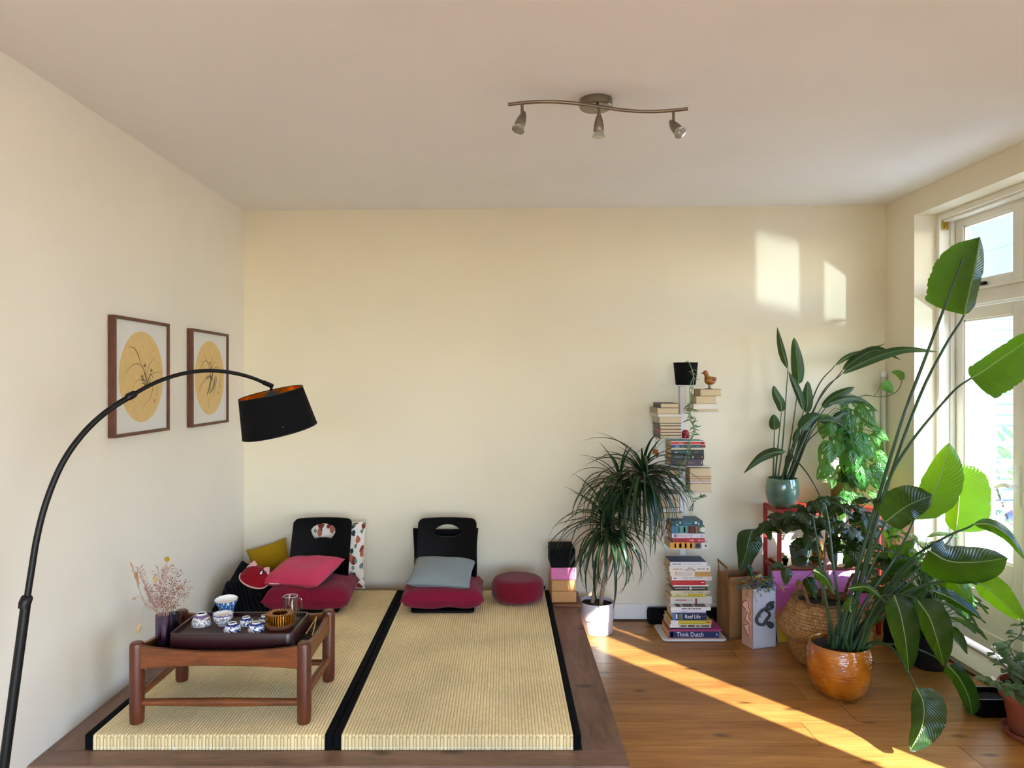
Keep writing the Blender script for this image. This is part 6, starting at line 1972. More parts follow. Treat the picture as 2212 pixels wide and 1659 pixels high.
# ------------------------------------------------------------------ leaf builders
SHAPES = {
    'paddle': lambda v: max(0.0, math.sin(PI * v ** 0.72)) ** 0.6,
    'lance': lambda v: max(0.0, math.sin(PI * v ** 0.8)) ** 0.85,
    'blunt': lambda v: min(1.0, (v * 7) ** 0.5) * max(0.0, 1 - v ** 7) ** 0.5,
    'ovate': lambda v: max(0.0, math.sin(PI * v ** 0.62)) ** 0.8,
    'tip_up': lambda v: max(0.0, math.sin(PI * v ** 1.25)) ** 0.7,
}
lrnd = random.Random(33)
def bigleaf(parent, mid, wl, wr, mat_, shape='paddle', fl=12, fr=12, curl=0.25, wave=0.003, nu=14, nv=26, rib=0.0022, name='leaf', torn=0.0, roll=0.0):
    P = [at(*p) for p in mid]
    cv = catmull(P, nv)
    Ym = sum(p[2] for p in mid) / len(mid)
    wlm, wrm = wl * Ym / FP, wr * Ym / FP
    sh = SHAPES[shape]
    eye = Vector((0, 0, CH))
    fr_ = []
    for i, p in enumerate(cv):
        t = (cv[min(i + 1, nv)] - cv[max(i - 1, 0)]).normalized()
        vd = (p - eye).normalized()
        s = t.cross(vd)
        s = s.normalized() if s.length > 1e-3 else Vector((1, 0, 0))
        n_ = s.cross(t).normalized()
        if n_.dot(vd) > 0:
            n_ = -n_
        if roll:
            q = Matrix.Rotation(R(roll), 3, t)
            s, n_ = q @ s, q @ n_
        fr_.append((s, n_))
    sd = Vector((lrnd.uniform(0, 50), lrnd.uniform(0, 50), 0))
    def fn(u, v):
        i = min(nv, int(round(v * nv)))
        s, n_ = fr_[i]
        q = 2 * u - 1                       # -1 right .. +1 left
        w = (wlm if q > 0 else wrm) * max(sh(v), 0.02)
        f_ = R(fl if q > 0 else fr)
        a = abs(q)
        edge = w * a * (1 + 0.05 * mnoise.noise(sd + Vector((v * 7, q * 2, 0))) * a - torn * a ** 6 * max(0, mnoise.noise(sd + Vector((v * 30, q, 5)))))
        d = s * (1 if q > 0 else -1)
        p = cv[i] + d * edge * math.cos(f_) - n_ * (edge * math.sin(f_) + curl * w * a * a)
        return p + n_ * wave * a * math.sin(v * 23 + q * 2 + sd.x)
    o = obj(name, MB().grid(fn, nu, nv), mat_, parent, smooth='all')
    if rib:
        rb_ = MB().tube([p + n_ * 0.0008 for p, (s, n_) in zip(cv, fr_)], [lerp(rib, rib * .3, i / nv) for i in range(nv + 1)], 6)
        obj('midrib', rb_, M['stalk_pale'], o, smooth=True)
    return o
def petiole(parent, pts, r0_, r1_, mat_=None, name='stalk'):
    P = [at(*p) if len(p) == 3 and p[0] > 50 else Vector(p) for p in pts]
    n_ = 24
    return obj(name, MB().tube(catmull(P, n_), [lerp(r0_, r1_, (i / n_) ** 0.8) for i in range(n_ + 1)], 9), mat_ or M['stalk'], parent, smooth=True)
def leafmesh(L, w, shape, mat_, droop=0.5, fold=0.25, wave=0.0, holes=False, nu=8, nv=10, teeth=0.0):
    sh = SHAPES[shape]
    cv, p, ang = [], Vector((0, 0, 0)), -droop * 0.25
    for i in range(nv + 1):
        cv.append((p.copy(), ang))
        p = p + Vector((0, math.cos(ang), -math.sin(ang))) * (L / nv)
        ang += droop / nv
    def fn(u, v):
        i = int(round(v * nv))
        c, a_ = cv[i]
        q = 2 * u - 1
        hw = w / 2 * max(sh(v), 0.02)
        if shape == 'heart':
            hw = w / 2
        x = q * hw * (1 + teeth * (0.5 - (i % 2)) * abs(q) ** 3)
        up = Vector((0, math.sin(a_), math.cos(a_)))
        return c + Vector((x, 0, 0)) + up * (fold * abs(q) * hw + wave * abs(q) * math.sin(i * 1.9 + q * 3)) - up * 0.12 * w * q * q
    sk = (lambda i, j: holes and i in (2, nu - 3) and j in (2, 3, 5, 6, 8)) if holes else None
    return MB().grid(fn, nu, nv, skip=sk).mesh('leaf', mat_, 'all')

M['stalk'] = plain('stalk_green', '#2c4a2c', 0.4, var=0.25, vscale=6)
M['stalk_dark'] = plain('stalk_dark', '#1b2f1e', 0.4)
M['stalk_pale'] = plain('midrib_green', '#7d9a52', 0.45)
M['twig'] = plain('twig_brown', '#3a2a1e', 0.7, var=0.2, vscale=40)
M['strel'] = leafmat('bird_of_paradise_leaf', '#0c2310', '#1d4717', '#86b80e', 24, 0.34, 0.24)
M['strel_backlit'] = leafmat('backlit_bird_of_paradise_leaf', '#1f4a12', '#3d7a1c', '#b4e016', 24, 0.50, 0.26)  # same leaf, its glow when lit from behind put into lighter colours
M['strel_dark'] = leafmat('small_bird_of_paradise_leaf', '#0d2314', '#1f4522', '#6b9a20', 18, 0.28, 0.30)
M['monstera'] = leafmat('monstera_leaf', '#1f5229', '#47903f', '#b4e450', 7, 0.45, 0.32, skew=1.6)
M['coffee'] = leafmat('glossy_shrub_leaf', '#0a1f10', '#18391c', '#7fa816', 8, 0.26, 0.25, skew=1.4)
M['lily'] = leafmat('lily_leaf', '#123016', '#2a5f22', '#a0d420', 9, 0.44, 0.28, skew=1.4)
M['chili'] = leafmat('chili_leaf', '#2a4c2e', '#5c8654', '#a8c85c', 6, 0.35, 0.4, skew=1.4)

# ------------------------------------------------------------------ small bird of paradise in the green pot
sb = thing('bird_of_paradise', 'smaller bird of paradise plant growing from the green glazed pot', 'plant', (gpx, gpy, STZ + 0.16))
rim = lambda dx, dy=0: (gpx + dx, gpy + dy, STZ + 0.155)
yy = 4.44
for base, bend, mid, wl, wr, shp, fl, fr in (
    (-.030, None, [(1702, 797, yy), (1694, 770, yy), (1686, 738, yy), (1679, 706, yy)], 11, 6, 'lance', 30, 30),
    (-.010, None, [(1725, 830, yy), (1724, 800, yy), (1720, 765, yy), (1715, 729, yy)], 14, 13, 'paddle', 12, 12),
    (-.040, None, [(1688, 890, yy), (1686, 872, yy), (1676, 852, yy), (1671, 833, yy)], 11, 10, 'paddle', 25, 15),
    (-.055, None, [(1673, 929, 4.42), (1672, 912, 4.42), (1671, 895, 4.42)], 11, 12, 'paddle', 15, 15),
    (0.000, None, [(1736, 888, 4.40), (1728, 860, 4.40), (1714, 826, 4.40), (1703, 803, 4.40)], 7, 10, 'lance', 20, 25),
    (0.010, None, [(1742, 892, 4.41), (1744, 868, 4.41), (1744, 845, 4.41), (1745, 823, 4.41)], 11, 12, 'paddle', 15, 15),
    (0.030, (1760, 850, 4.42), [(1803, 790, 4.42), (1832, 770, 4.42), (1870, 759, 4.42), (1913, 742, 4.42)], 6, 7, 'lance', 30, 30),
    (0.035, (1770, 860, 4.40), [(1818, 808, 4.38), (1860, 785, 4.34), (1910, 765, 4.29), (1960, 755, 4.25), (2026, 760, 4.20)], 11, 12, 'lance', 25, 20),
    (0.030, (1760, 880, 4.43), [(1820, 800, 4.42), (1850, 776, 4.40), (1895, 756, 4.38), (1946, 778, 4.34)], 12, 8, 'lance', 25, 20),
    (0.020, (1745, 930, 4.40), [(1775, 880, 4.40), (1800, 858, 4.40), (1825, 845, 4.39), (1846, 836, 4.39)], 9, 13, 'paddle', 20, 15),
    (0.040, (1750, 930, 4.36), [(1790, 872, 4.36), (1825, 862, 4.36), (1862, 866, 4.36), (1899, 891, 4.36)], 8, 10, 'lance', 25, 15),
    (0.010, (1715, 970, 4.36), [(1728, 928, 4.35), (1745, 912, 4.35), (1760, 902, 4.35), (1775, 897, 4.35)], 17, 14, 'paddle', 15, 25),
    (0.050, (1745, 950, 4.34), [(1770, 908, 4.34), (1805, 912, 4.33), (1828, 928, 4.33), (1850, 966, 4.33)], 12, 10, 'paddle', 15, 20),
    (-.020, (1712, 985, 4.34), [(1698, 976, 4.32), (1670, 978, 4.30), (1640, 992, 4.30), (1606, 1023, 4.30)], 10, 12, 'lance', 15, 20),
    (0.045, (1740, 960, 4.36), [(1800, 905, 4.34), (1818, 895, 4.34), (1838, 892, 4.34)], 9, 9, 'paddle', 20, 20),
    (0.000, None, [(1716, 960, 4.42), (1721, 940, 4.42), (1727, 920, 4.42)], 8, 7, 'lance', 25, 15)):
    b0 = rim(base, lrnd.uniform(-.02, .02))
    bigleaf(sb, mid, wl, wr, M['strel_dark'], shp, fl, fr, 0.2, 0.0015, 10, 18, 0.0014)
    pts = [b0] + ([bend] if bend else [((1085 + b0[0] * FP / b0[1]) * .5 + mid[0][0] * .5, 960 if mid[0][1] < 900 else 985, (b0[1] + mid[0][2]) / 2)]) + [mid[0]]
    petiole(sb, pts, 0.0065, 0.0026, M['stalk_dark'] if base > 0.02 else None)
# one long stalk bending down to the right
petiole(sb, [rim(0.01, -.03), (1700, 985, 4.32), (1728, 1003, 4.26), (1755, 1040, 4.22), (1778, 1085, 4.20)], 0.006, 0.004, M['stalk_dark'])
bigleaf(sb, [(1778, 1085, 4.20), (1790, 1112, 4.18), (1800, 1140, 4.16), (1806, 1175, 4.15)], 14, 13, M['strel_dark'], 'paddle', 20, 20, 0.2, 0.002, 10, 16, 0.0014)

# ------------------------------------------------------------------ monstera on a moss pole
mpx, mpy = (1822 - CX) * 4.47 / FP, 4.47
mpot = plantpot('plant_pot', 'olive nursery pot with a moss pole on the top right of the red shelf', mpx, mpy, STZ, [(0.0, 0.0), (0.060, 0.0), (0.064, 0.004), (0.078, 0.150), (0.080, 0.155), (0.075, 0.155), (0.073, 0.140), (0.0, 0.138)], plain('olive_pot', '#5a5a2c', 0.5), soil=(0.072, 0.142))
mo = thing('monstera', 'climbing monstera with holed leaves on a moss pole above the red shelf', 'plant', (mpx, mpy, STZ + 0.14))
M['moss'] = plain('moss_pole', '#2c2412', 0.95, var=0.5, vscale=60, bump=1.0, bscale=90)
obj('moss_pole', MB().tube([(mpx, mpy, STZ + 0.10), (mpx + .004, mpy, STZ + 0.35), (mpx, mpy, 1.38)], 0.020, 14), M['moss'], mo, smooth=True)
mon = [leafmesh(L, w, 'ovate', M['monstera'], dr, 0.15, 0.003, True, 10, 11) for L, w, dr in ((0.15, 0.095, 0.8), (0.125, 0.080, 1.1), (0.17, 0.105, 0.6), (0.11, 0.072, 0.9))]
mr = random.Random(12)
for i in range(64):
    while True:
        a, b_ = mr.uniform(-1, 1), mr.uniform(-1, 1)
        if a * a + b_ * b_ < 1:
            break
    Yl = mr.uniform(4.30, 4.52)
    pxl, pyl = 1838 + a * 62 - b_ * -6, 965 + b_ * 118
    p = at(pxl, pyl, Yl)
    root = Vector((mpx + mr.uniform(-.02, .02), mpy, max(STZ + .17, p.z + mr.uniform(-.02, .05))))
    d = Vector((a * 0.55 + mr.uniform(-.3, .3), mr.uniform(-.5, .1), -0.75 + mr.uniform(-.2, .5)))
    obj('stalk', MB().tube(catmull([root, root.lerp(p, .5) + Vector((0, -.01, .025)), p], 8), 0.0016, 5), M['stalk'], mo)
    put_leaf(mr.choice(mon), mo, p, d, (mr.uniform(-.4, .4) , -1, 0.5), mr.uniform(0.7, 1.15))
vine = [(1846, 862, 4.46), (1870, 854, 4.44), (1895, 857, 4.42), (1925, 853, 4.40), (1942, 840, 4.40), (1948, 822, 4.40)]
petiole(mo, [(mpx, mpy, 1.36)] + vine, 0.0028, 0.0020)
bigleaf(mo, [(1906, 826, 4.39), (1915, 832, 4.39), (1924, 842, 4.39), (1930, 851, 4.39)], 10, 13, M['monstera'], 'ovate', 10, 10, 0.1, 0.001, 8, 12, 0.0009)
petiole(mo, [(1888, 856, 4.42), (1898, 842, 4.40), (1906, 826, 4.39)], 0.0016, 0.0012)
bigleaf(mo, [(1948, 822, 4.40), (1945, 812, 4.40), (1936, 806, 4.40), (1925, 804, 4.40)], 6, 10, M['monstera'], 'ovate', 10, 10, 0.1, 0.001, 8, 12, 0.0009)

# ------------------------------------------------------------------ things on the middle shelf
M['slate_pot'] = plain('slate_green_pot', '#5b6c66', 0.5)
s1x, s1y = (1729 - CX) * 4.40 / FP, 4.40
plantpot('plant_pot', 'grey green tapered pot of succulents on the middle shelf', s1x, s1y, SMZ, [(0.0, 0.0), (0.048, 0.0), (0.051, 0.003), (0.064, 0.098), (0.066, 0.100), (0.066, 0.106), (0.062, 0.106), (0.061, 0.09), (0.0, 0.088)], M['slate_pot'], soil=(0.060, 0.092))
M['succ_dark'] = plain('dark_succulent', '#2b2a28', 0.35, var=0.3, vscale=50)
M['succ_green'] = plain('spiky_succulent', '#4d7a2e', 0.5)
su = thing('succulent', 'dark rosette succulent in the grey green pot', 'plant', (s1x - .02, s1y, SMZ + .095))
tipm = MB().tube([(0, 0, 0), (0, .018, .004), (0, .034, .002), (0, .042, -.002)], [.006, .011, .008, .001], 6, flat=2.0 if False else 1.0).mesh('leaf', M['succ_dark'], 'all')
for k_ in range(30):
    el_ = R(lerp(80, 5, k_ / 30)); az = k_ * 2.4
    put_leaf(tipm, su, Vector((s1x - .022, s1y - .01, SMZ + .105)), (math.cos(az) * math.cos(el_), math.sin(az) * math.cos(el_), math.sin(el_)), (0, 0, 1), 1.1)
su2 = thing('succulent', 'spiky green succulent in the grey green pot', 'plant', (s1x + .03, s1y, SMZ + .095))
spk = MB().tube([(0, 0, 0), (0, .03, .002), (0, .055, -.004)], [.003, .0022, .0004], 5).mesh('leaf', M['succ_green'], 'all')
for k_ in range(36):
    el_ = R(lerp(85, 15, k_ / 36)); az = k_ * 2.4
    put_leaf(spk, su2, Vector((s1x + .030, s1y - .008, SMZ + .098)), (math.cos(az) * math.cos(el_), math.sin(az) * math.cos(el_), math.sin(el_)), (0, 0, 1), 0.8)
s2x, s2y = (1696 - CX) * 4.385 / FP, 4.385
plantpot('plant_pot', 'tiny black pot beside the grey green succulent pot', s2x, s2y, SMZ, [(0.0, 0.0), (0.012, 0.0), (0.013, 0.014), (0.0175, 0.018), (0.0195, 0.040), (0.0175, 0.040), (0.016, 0.032), (0.0, 0.031)], M['black_satin'], soil=(0.016, 0.034))
su3 = thing('succulent', 'tiny wispy plant in the small black pot', 'plant', (s2x, s2y, SMZ + .033))
for k_ in range(12):
    az = k_ * 2.4
    put_leaf(spk, su3, Vector((s2x, s2y, SMZ + .035)), (math.cos(az) * .7, math.sin(az) * .7, .8), (0, 0, 1), 0.7)
m_, nt, b = newmat('spotted_glaze')
vo = N(nt, 'ShaderNodeTexVoronoi', i_Scale=70.0)
nt.links.new(coords(nt), vo.inputs['Vector'])
rp = ramp(nt, [(0.36, hexc('#4a240c')), (0.42, hexc('#c9791a'))]); nt.links.new(vo.outputs['Distance'], rp.inputs[0])
nt.links.new(rp.outputs[0], b.inputs['Base Color']); b.inputs['Roughness'].default_value = 0.3
v1x, v1y = (1766 - CX) * 4.42 / FP, 4.42
vt = thing('spotted_vase', 'orange brown spotted vase on the middle shelf', 'vase', (v1x, v1y, SMZ))
obj('body', MB().lathe([(0.0, 0.0), (0.034, 0.0), (0.037, 0.004), (0.038, 0.075), (0.036, 0.100), (0.024, 0.115), (0.022, 0.122), (0.025, 0.126), (0.021, 0.126), (0.0, 0.12)], 36, (v1x, v1y, SMZ)), m_, vt, smooth=50)
crs = MB()
for dx, dz in ((-.012, .06), (.014, .075)):
    for an in (45, -45):
        crs.box((v1x + dx, v1y - .0375, SMZ + dz), (.022, .004, .008), Matrix.Rotation(R(an), 3, 'Y'))
obj('brown_cross', crs, plain('cross_brown', '#6b5644', 0.7), vt)
cbx = thing('storage_box', 'cream storage box with a dark lid on the middle shelf', 'box', (2.085, 4.44, SMZ))
obj('box_body', MB().span((2.015, 4.37, SMZ), (2.165, 4.52, SMZ + .072)), plain('cream_card', '#cfc5a8', 0.7), cbx, bevel=.003)
obj('lid', MB().span((2.012, 4.367, SMZ + .072), (2.168, 4.523, SMZ + .082)), M['black'], cbx, bevel=.002)
m_, nt, b = newmat('zebra_glaze')
wv = N(nt, 'ShaderNodeTexWave', i_Scale=28.0, i_Distortion=9.0, i_Detail=1.0)
nt.links.new(coords(nt), wv.inputs['Vector'])
rp = ramp(nt, [(0.45, hexc('#2c3136')), (0.55, hexc('#b9c2c9'))]); nt.links.new(wv.outputs[0], rp.inputs[0])
nt.links.new(rp.outputs[0], b.inputs['Base Color']); b.inputs['Roughness'].default_value = 0.35
z1x, z1y = (1843 - CX) * 4.43 / FP, 4.43
plantpot('plant_pot', 'pot with black and white zebra stripes on the cream box', z1x, z1y, SMZ + .0822, [(0.0, 0.0), (0.045, 0.0), (0.049, 0.003), (0.061, 0.110), (0.062, 0.126), (0.058, 0.126), (0.056, 0.11), (0.0, 0.108)], m_, soil=(0.056, 0.112))
zp = thing('potted_vine', 'small bright green vine growing in the zebra striped pot', 'plant', (z1x, z1y, SMZ + .19))
lmv = [leafmesh(0.05, 0.038, 'ovate', M['monstera'], 0.6, 0.2, 0, False, 6, 8), leafmesh(0.06, 0.042, 'ovate', M['monstera'], 0.9, 0.2, 0, False, 6, 8)]
for k_ in range(22):
    az = k_ * 2.4
    p0 = Vector((z1x, z1y, SMZ + .20))
    p1 = p0 + Vector((math.cos(az) * lrnd.uniform(.03, .09), math.sin(az) * lrnd.uniform(.02, .07) - .02, lrnd.uniform(-.08, .10)))
    obj('stalk', MB().tube(catmull([p0, p0.lerp(p1, .5) + Vector((0, 0, .03)), p1], 6), 0.0013, 4), M['stalk'], zp)
    put_leaf(lrnd.choice(lmv), zp, p1, (math.cos(az), math.sin(az) - .4, -.5), (0, -1, 1), lrnd.uniform(.8, 1.1))
pkb = obj('pink_box', MB().box((1.978, 4.385, SMZ + .024), (.050, .06, .048)), plain('pink_card', '#c98a88', 0.7), bevel=.003)
tag(pkb, 'small pink box between the spotted vase and the cream box', 'box')
wj = thing('white_jar', 'small white jar with a green label in front of the spotted vase', 'jar', (1.930, 4.362, SMZ))
obj('jar_body', MB().lathe([(0, 0), (.015, 0), (.016, .002), (.016, .026), (.013, .029), (0, .029)], 24, (1.930, 4.362, SMZ)), M['white'], wj, smooth=40)
obj('green_label', MB().grid(lambda u, v: Vector((1.930 + .0165 * math.sin((u - .5) * 1.6), 4.362 - .0165 * math.cos((u - .5) * 1.6), SMZ + .006 + .015 * v)), 8, 2), plain('green_label', '#1f8a5a', 0.6), wj)
# pole in the corner, bag beside the shelf
cp = thing('corner_pole', 'slim pale grey pole standing upright in the corner by the door', 'pole', (2.425, 4.592, 0))
obj('tube', MB().lathe([(0, 0.001), (0.0145, 0.001), (0.0145, 1.555), (0, 1.555)], 20, (2.425, 4.592, 0)), plain('pole_grey', '#c2c2bc', 0.35), cp, smooth=40)
obj('end_cap', MB().lathe([(0.0, 1.555), (0.0165, 1.555), (0.0165, 1.582), (0.013, 1.588), (0, 1.588)], 20, (2.425, 4.592, 0)), M['white'], cp, smooth=40)
bgp = thing('tote_bag', 'slumped black bag on the floor right of the sunset canvas', 'bag', (2.30, 4.15, 0))
def tote(u, v):
    th = 2 * PI * u
    w_, d_ = 0.098 * (1 - 0.25 * v), 0.085 * (1 - 0.45 * v)
    sg = lambda c: math.copysign(abs(c) ** 0.6, c)
    n_ = 0.012 * mnoise.noise(Vector((math.cos(th) * 2, math.sin(th) * 2, v * 4)))
    return Vector((2.31 + (w_ + n_) * sg(math.cos(th)), 4.165 + (d_ + n_) * sg(math.sin(th)), 0.003 + v * 0.31 + 0.02 * math.sin(th * 2) * v))
obj('bag_body', MB().grid(tote, 40, 16), M['foam_black'], bgp, smooth='all')
obj('bag_bottom', MB().prism([tote(k_ / 40, 0) for k_ in range(40)], (0, 0, 0), (0, 0, .003)), M['foam_black'], bgp)
for s in (-1, 1):
    obj('handle', MB().tube(catmull([(2.26, 4.165 + s * .03, .30), (2.27, 4.165 + s * .04, .36), (2.33, 4.165 + s * .04, .36), (2.35, 4.165 + s * .03, .30)], 14), 0.006, 6), M['foam_black'], bgp, smooth=True)

# ------------------------------------------------------------------ wicker basket with a glossy leaved shrub
BX, BY = 1.752, 3.925
bk = thing('wicker_basket', 'round bellied wicker basket behind the orange pot', 'basket', (BX, BY, 0))
m_, nt, b = newmat('seagrass')
tc = nt.nodes.new('ShaderNodeTexCoord')
mp = nt.nodes.new('ShaderNodeMapping'); mp.inputs['Scale'].default_value = (110, 58, 1)
nt.links.new(tc.outputs['UV'], mp.inputs[0])
br = nt.nodes.new('ShaderNodeTexBrick')
br.inputs['Scale'].default_value = 1.0; br.inputs['Brick Width'].default_value = 1.0; br.inputs['Row Height'].default_value = 1.0
br.inputs['Mortar Size'].default_value = 0.10; br.inputs['Mortar Smooth'].default_value = 1.0
br.inputs['Color1'].default_value = hexc('#c69a64'); br.inputs['Color2'].default_value = hexc('#ab7d49'); br.inputs['Mortar'].default_value = hexc('#7d5630')
nt.links.new(mp.outputs[0], br.inputs['Vector'])
nz = N(nt, 'ShaderNodeTexNoise', i_Scale=60.0); nt.links.new(tc.outputs['Object'], nz.inputs['Vector'])
rp = ramp(nt, [(0.3, (.75, .73, .7)), (0.7, (1.1, 1.1, 1.1))]); nt.links.new(nz.outputs[0], rp.inputs[0])
mi = N(nt, 'ShaderNodeMix', data_type='RGBA', blend_type='MULTIPLY'); mi.inputs['Factor'].default_value = 1.0
nt.links.new(br.outputs[0], mi.inputs['A']); nt.links.new(rp.outputs[0], mi.inputs['B'])
nt.links.new(mi.outputs['Result'], b.inputs['Base Color']); b.inputs['Roughness'].default_value = 0.8
bp = N(nt, 'ShaderNodeBump', i_Strength=0.9, i_Distance=0.008); bp.invert = True
nt.links.new(br.outputs['Fac'], bp.inputs['Height']); nt.links.new(bp.outputs[0], b.inputs['Normal'])
M['seagrass'] = m_
bpro = [(0.0, 0.001), (0.130, 0.0), (0.150, 0.008), (0.172, 0.05), (0.186, 0.10), (0.191, 0.128), (0.187, 0.138), (0.214, 0.152), (0.232, 0.172), (0.236, 0.190), (0.228, 0.210), (0.205, 0.262), (0.180, 0.315), (0.165, 0.343), (0.158, 0.345), (0.160, 0.33), (0.175, 0.29), (0.0, 0.28)]
fine = []
for (a0, b0), (a1, b1) in zip(bpro[:-1], bpro[1:]):
    for q in range(3):
        fine.append((lerp(a0, a1, q / 3), lerp(b0, b1, q / 3)))
fine.append(bpro[-1])
obj('woven_body', MB().lathe(fine, 96, (BX, BY, 0), wob=lambda th, j: (0.0022 * math.sin(th * 48 + j * 1.0) if 3 < j < 42 else 0)), M['seagrass'], bk, smooth='all')
obj('rim_braid', MB().tube([Vector((BX + (0.163 + .004 * math.sin(i * 1.6)) * math.cos(2 * PI * i / 96), BY + (0.163 + .004 * math.sin(i * 1.6)) * math.sin(2 * PI * i / 96), 0.347 + .003 * math.cos(i * 1.6))) for i in range(97)], 0.007, 8), M['seagrass'], bk, smooth=True)
for an in (205, 15):
    c0 = Vector((BX + 0.163 * math.cos(R(an)), BY + 0.163 * math.sin(R(an)), 0.340))
    tg = Vector((-math.sin(R(an)), math.cos(R(an)), 0))
    ou = Vector((math.cos(R(an)), math.sin(R(an)), 0))
    path = catmull([c0 - tg * .045 - Vector((0, 0, .02)), c0 - tg * .03 + Vector((0, 0, .06)) + ou * .012, c0 + Vector((0, 0, .125)) + ou * .028, c0 + tg * .03 + Vector((0, 0, .06)) + ou * .012, c0 + tg * .045 - Vector((0, 0, .02))], 40)
    for ph in (0, PI):
        hb = MB().tube([p + (ou * math.cos(i * .8 + ph) + tg * math.sin(i * .8 + ph)) * 0.0045 for i, p in enumerate(path)], 0.0052, 7)
        obj('handle_strand', hb, M['seagrass'], bk, smooth=True)
obj('soil', MB().lathe([(0.0, 0.298), (0.168, 0.298), (0.168, 0.302), (0.10, 0.306), (0.0, 0.308)], 32, (BX, BY, 0)), M['soil'], bk, smooth=50)
sh_ = thing('glossy_shrub', 'dark glossy leaved shrub on a thin trunk in the wicker basket', 'plant', (BX, BY, 0.305))
tk = catmull([(BX + .012, BY, 0.295), at(1771, 1230, BY), at(1768, 1170, BY), at(1772, 1105, BY)], 24)
obj('trunk', MB().tube(tk, [lerp(.0105, .006, i / 24) for i in range(25)], 10), M['trunk'], sh_, smooth=True)
tk2 = catmull([(BX - .004, BY + .012, 0.295), at(1781, 1240, BY + .02), at(1783, 1180, BY + .02), at(1800, 1110, BY + .02)], 20)
obj('trunk', MB().tube(tk2, [lerp(.008, .005, i / 20) for i in range(21)], 10), M['trunk'], sh_, smooth=True)
cof = [leafmesh(L, w, 'lance', M['coffee'], dr, 0.2, wv_, False, 8, 12, th_) for L, w, dr, wv_, th_ in ((0.125, 0.056, 0.9, .003, .05), (0.105, 0.050, 1.2, .004, .08), (0.115, 0.060, 0.7, .004, .08), (0.085, 0.042, 0.9, .002, .05), (0.10, 0.06, 1.0, .004, .1))]
cr = random.Random(44)
nodes = [(1650, 1138, 3.95, 5), (1668, 1125, 3.90, 4), (1700, 1118, 3.95, 6), (1722, 1108, 3.86, 6), (1742, 1098, 3.95, 7), (1762, 1082, 3.90, 7), (1790, 1078, 3.98, 7), (1812, 1090, 3.88, 7), (1840, 1092, 3.94, 7), (1866, 1106, 3.90, 6), (1884, 1126, 3.96, 6), (1768, 1120, 3.80, 7), (1738, 1136, 3.84, 6), (1800, 1128, 3.80, 7), (1834, 1138, 3.82, 7), (1856, 1150, 3.90, 6), (1880, 1172, 3.92, 5), (1746, 1168, 3.90, 5), (1815, 1160, 3.86, 6), (1880, 1080, 4.02, 5), (1862, 1215, 3.92, 3), (1904, 1205, 3.92, 4), (1746, 1205, 3.86, 2), (1830, 1180, 3.80, 4)]
for nx, ny, nY, k_ in nodes:
    c0 = at(nx, ny, nY)
    st = tk[cr.randint(14, 24)] if nx < 1790 else tk2[cr.randint(12, 20)]
    obj('branch', MB().tube(catmull([st, st.lerp(c0, .5) + Vector((0, 0, .02)), c0], 10), [lerp(.0036, .0018, i / 10) for i in range(11)], 6), M['twig'], sh_, smooth=True)
    for i in range(k_):
        az = i * 2.4 + cr.uniform(-.4, .4)
        d = Vector((math.cos(az), math.sin(az) * .8 - .25, cr.uniform(-.95, .15)))
        put_leaf(cr.choice(cof), sh_, c0, d, (cr.uniform(-.3, .3), -.5, 1), cr.uniform(.82, 1.18))
for mid, wl, wr in (([(1692, 1228, 3.88), (1680, 1222, 3.87), (1664, 1224, 3.86)], 9, 9), ([(1700, 1226, 3.84), (1698, 1245, 3.83), (1696, 1265, 3.83)], 13, 12), ([(1742, 1247, 3.86), (1752, 1266, 3.85), (1764, 1296, 3.84)], 14, 15), ([(1745, 1150, 3.84), (1746, 1168, 3.83), (1742, 1192, 3.83)], 12, 12), ([(1796, 1180, 3.84), (1800, 1205, 3.83), (1806, 1232, 3.83)], 10, 11)):
    bigleaf(sh_, mid, wl, wr, M['coffee'], 'ovate', 12, 12, 0.15, 0.002, 10, 14, 0.0010)
    st = tk[8]
    petiole(sh_, [tuple(st), ((1085 + st.x * FP / st.y) * .5 + mid[0][0] * .5, mid[0][1] - 12, mid[0][2]), mid[0]], 0.0022, 0.0014, M['twig'])
# large single leaf drooping over the paper bag
rb = thing('rubber_plant', 'rubber plant with one large drooping dark leaf in the paper bag', 'plant', (1.43, 4.36, 0.01))
bigleaf(rb, [(1625, 1143, 4.33), (1618, 1165, 4.31), (1610, 1200, 4.30), (1597, 1238, 4.30)], 30, 27, M['strel_dark'], 'ovate', 18, 22, 0.2, 0.002, 12, 20, 0.0018)
bigleaf(rb, [(1616, 1224, 4.33), (1620, 1234, 4.33), (1624, 1248, 4.33)], 8, 8, M['strel_dark'], 'ovate', 18, 22, 0.2, 0.001, 8, 10, 0.001)
petiole(rb, [(1.43, 4.36, 0.02), (1.455, 4.36, 0.30), (1630, 1200, 4.36), (1634, 1150, 4.35), (1625, 1143, 4.33)], 0.0055, 0.003, M['twig'])
petiole(rb, [(1622, 1240, 4.36), (1618, 1226, 4.34), (1616, 1224, 4.33)], 0.0025, 0.002, M['twig'])

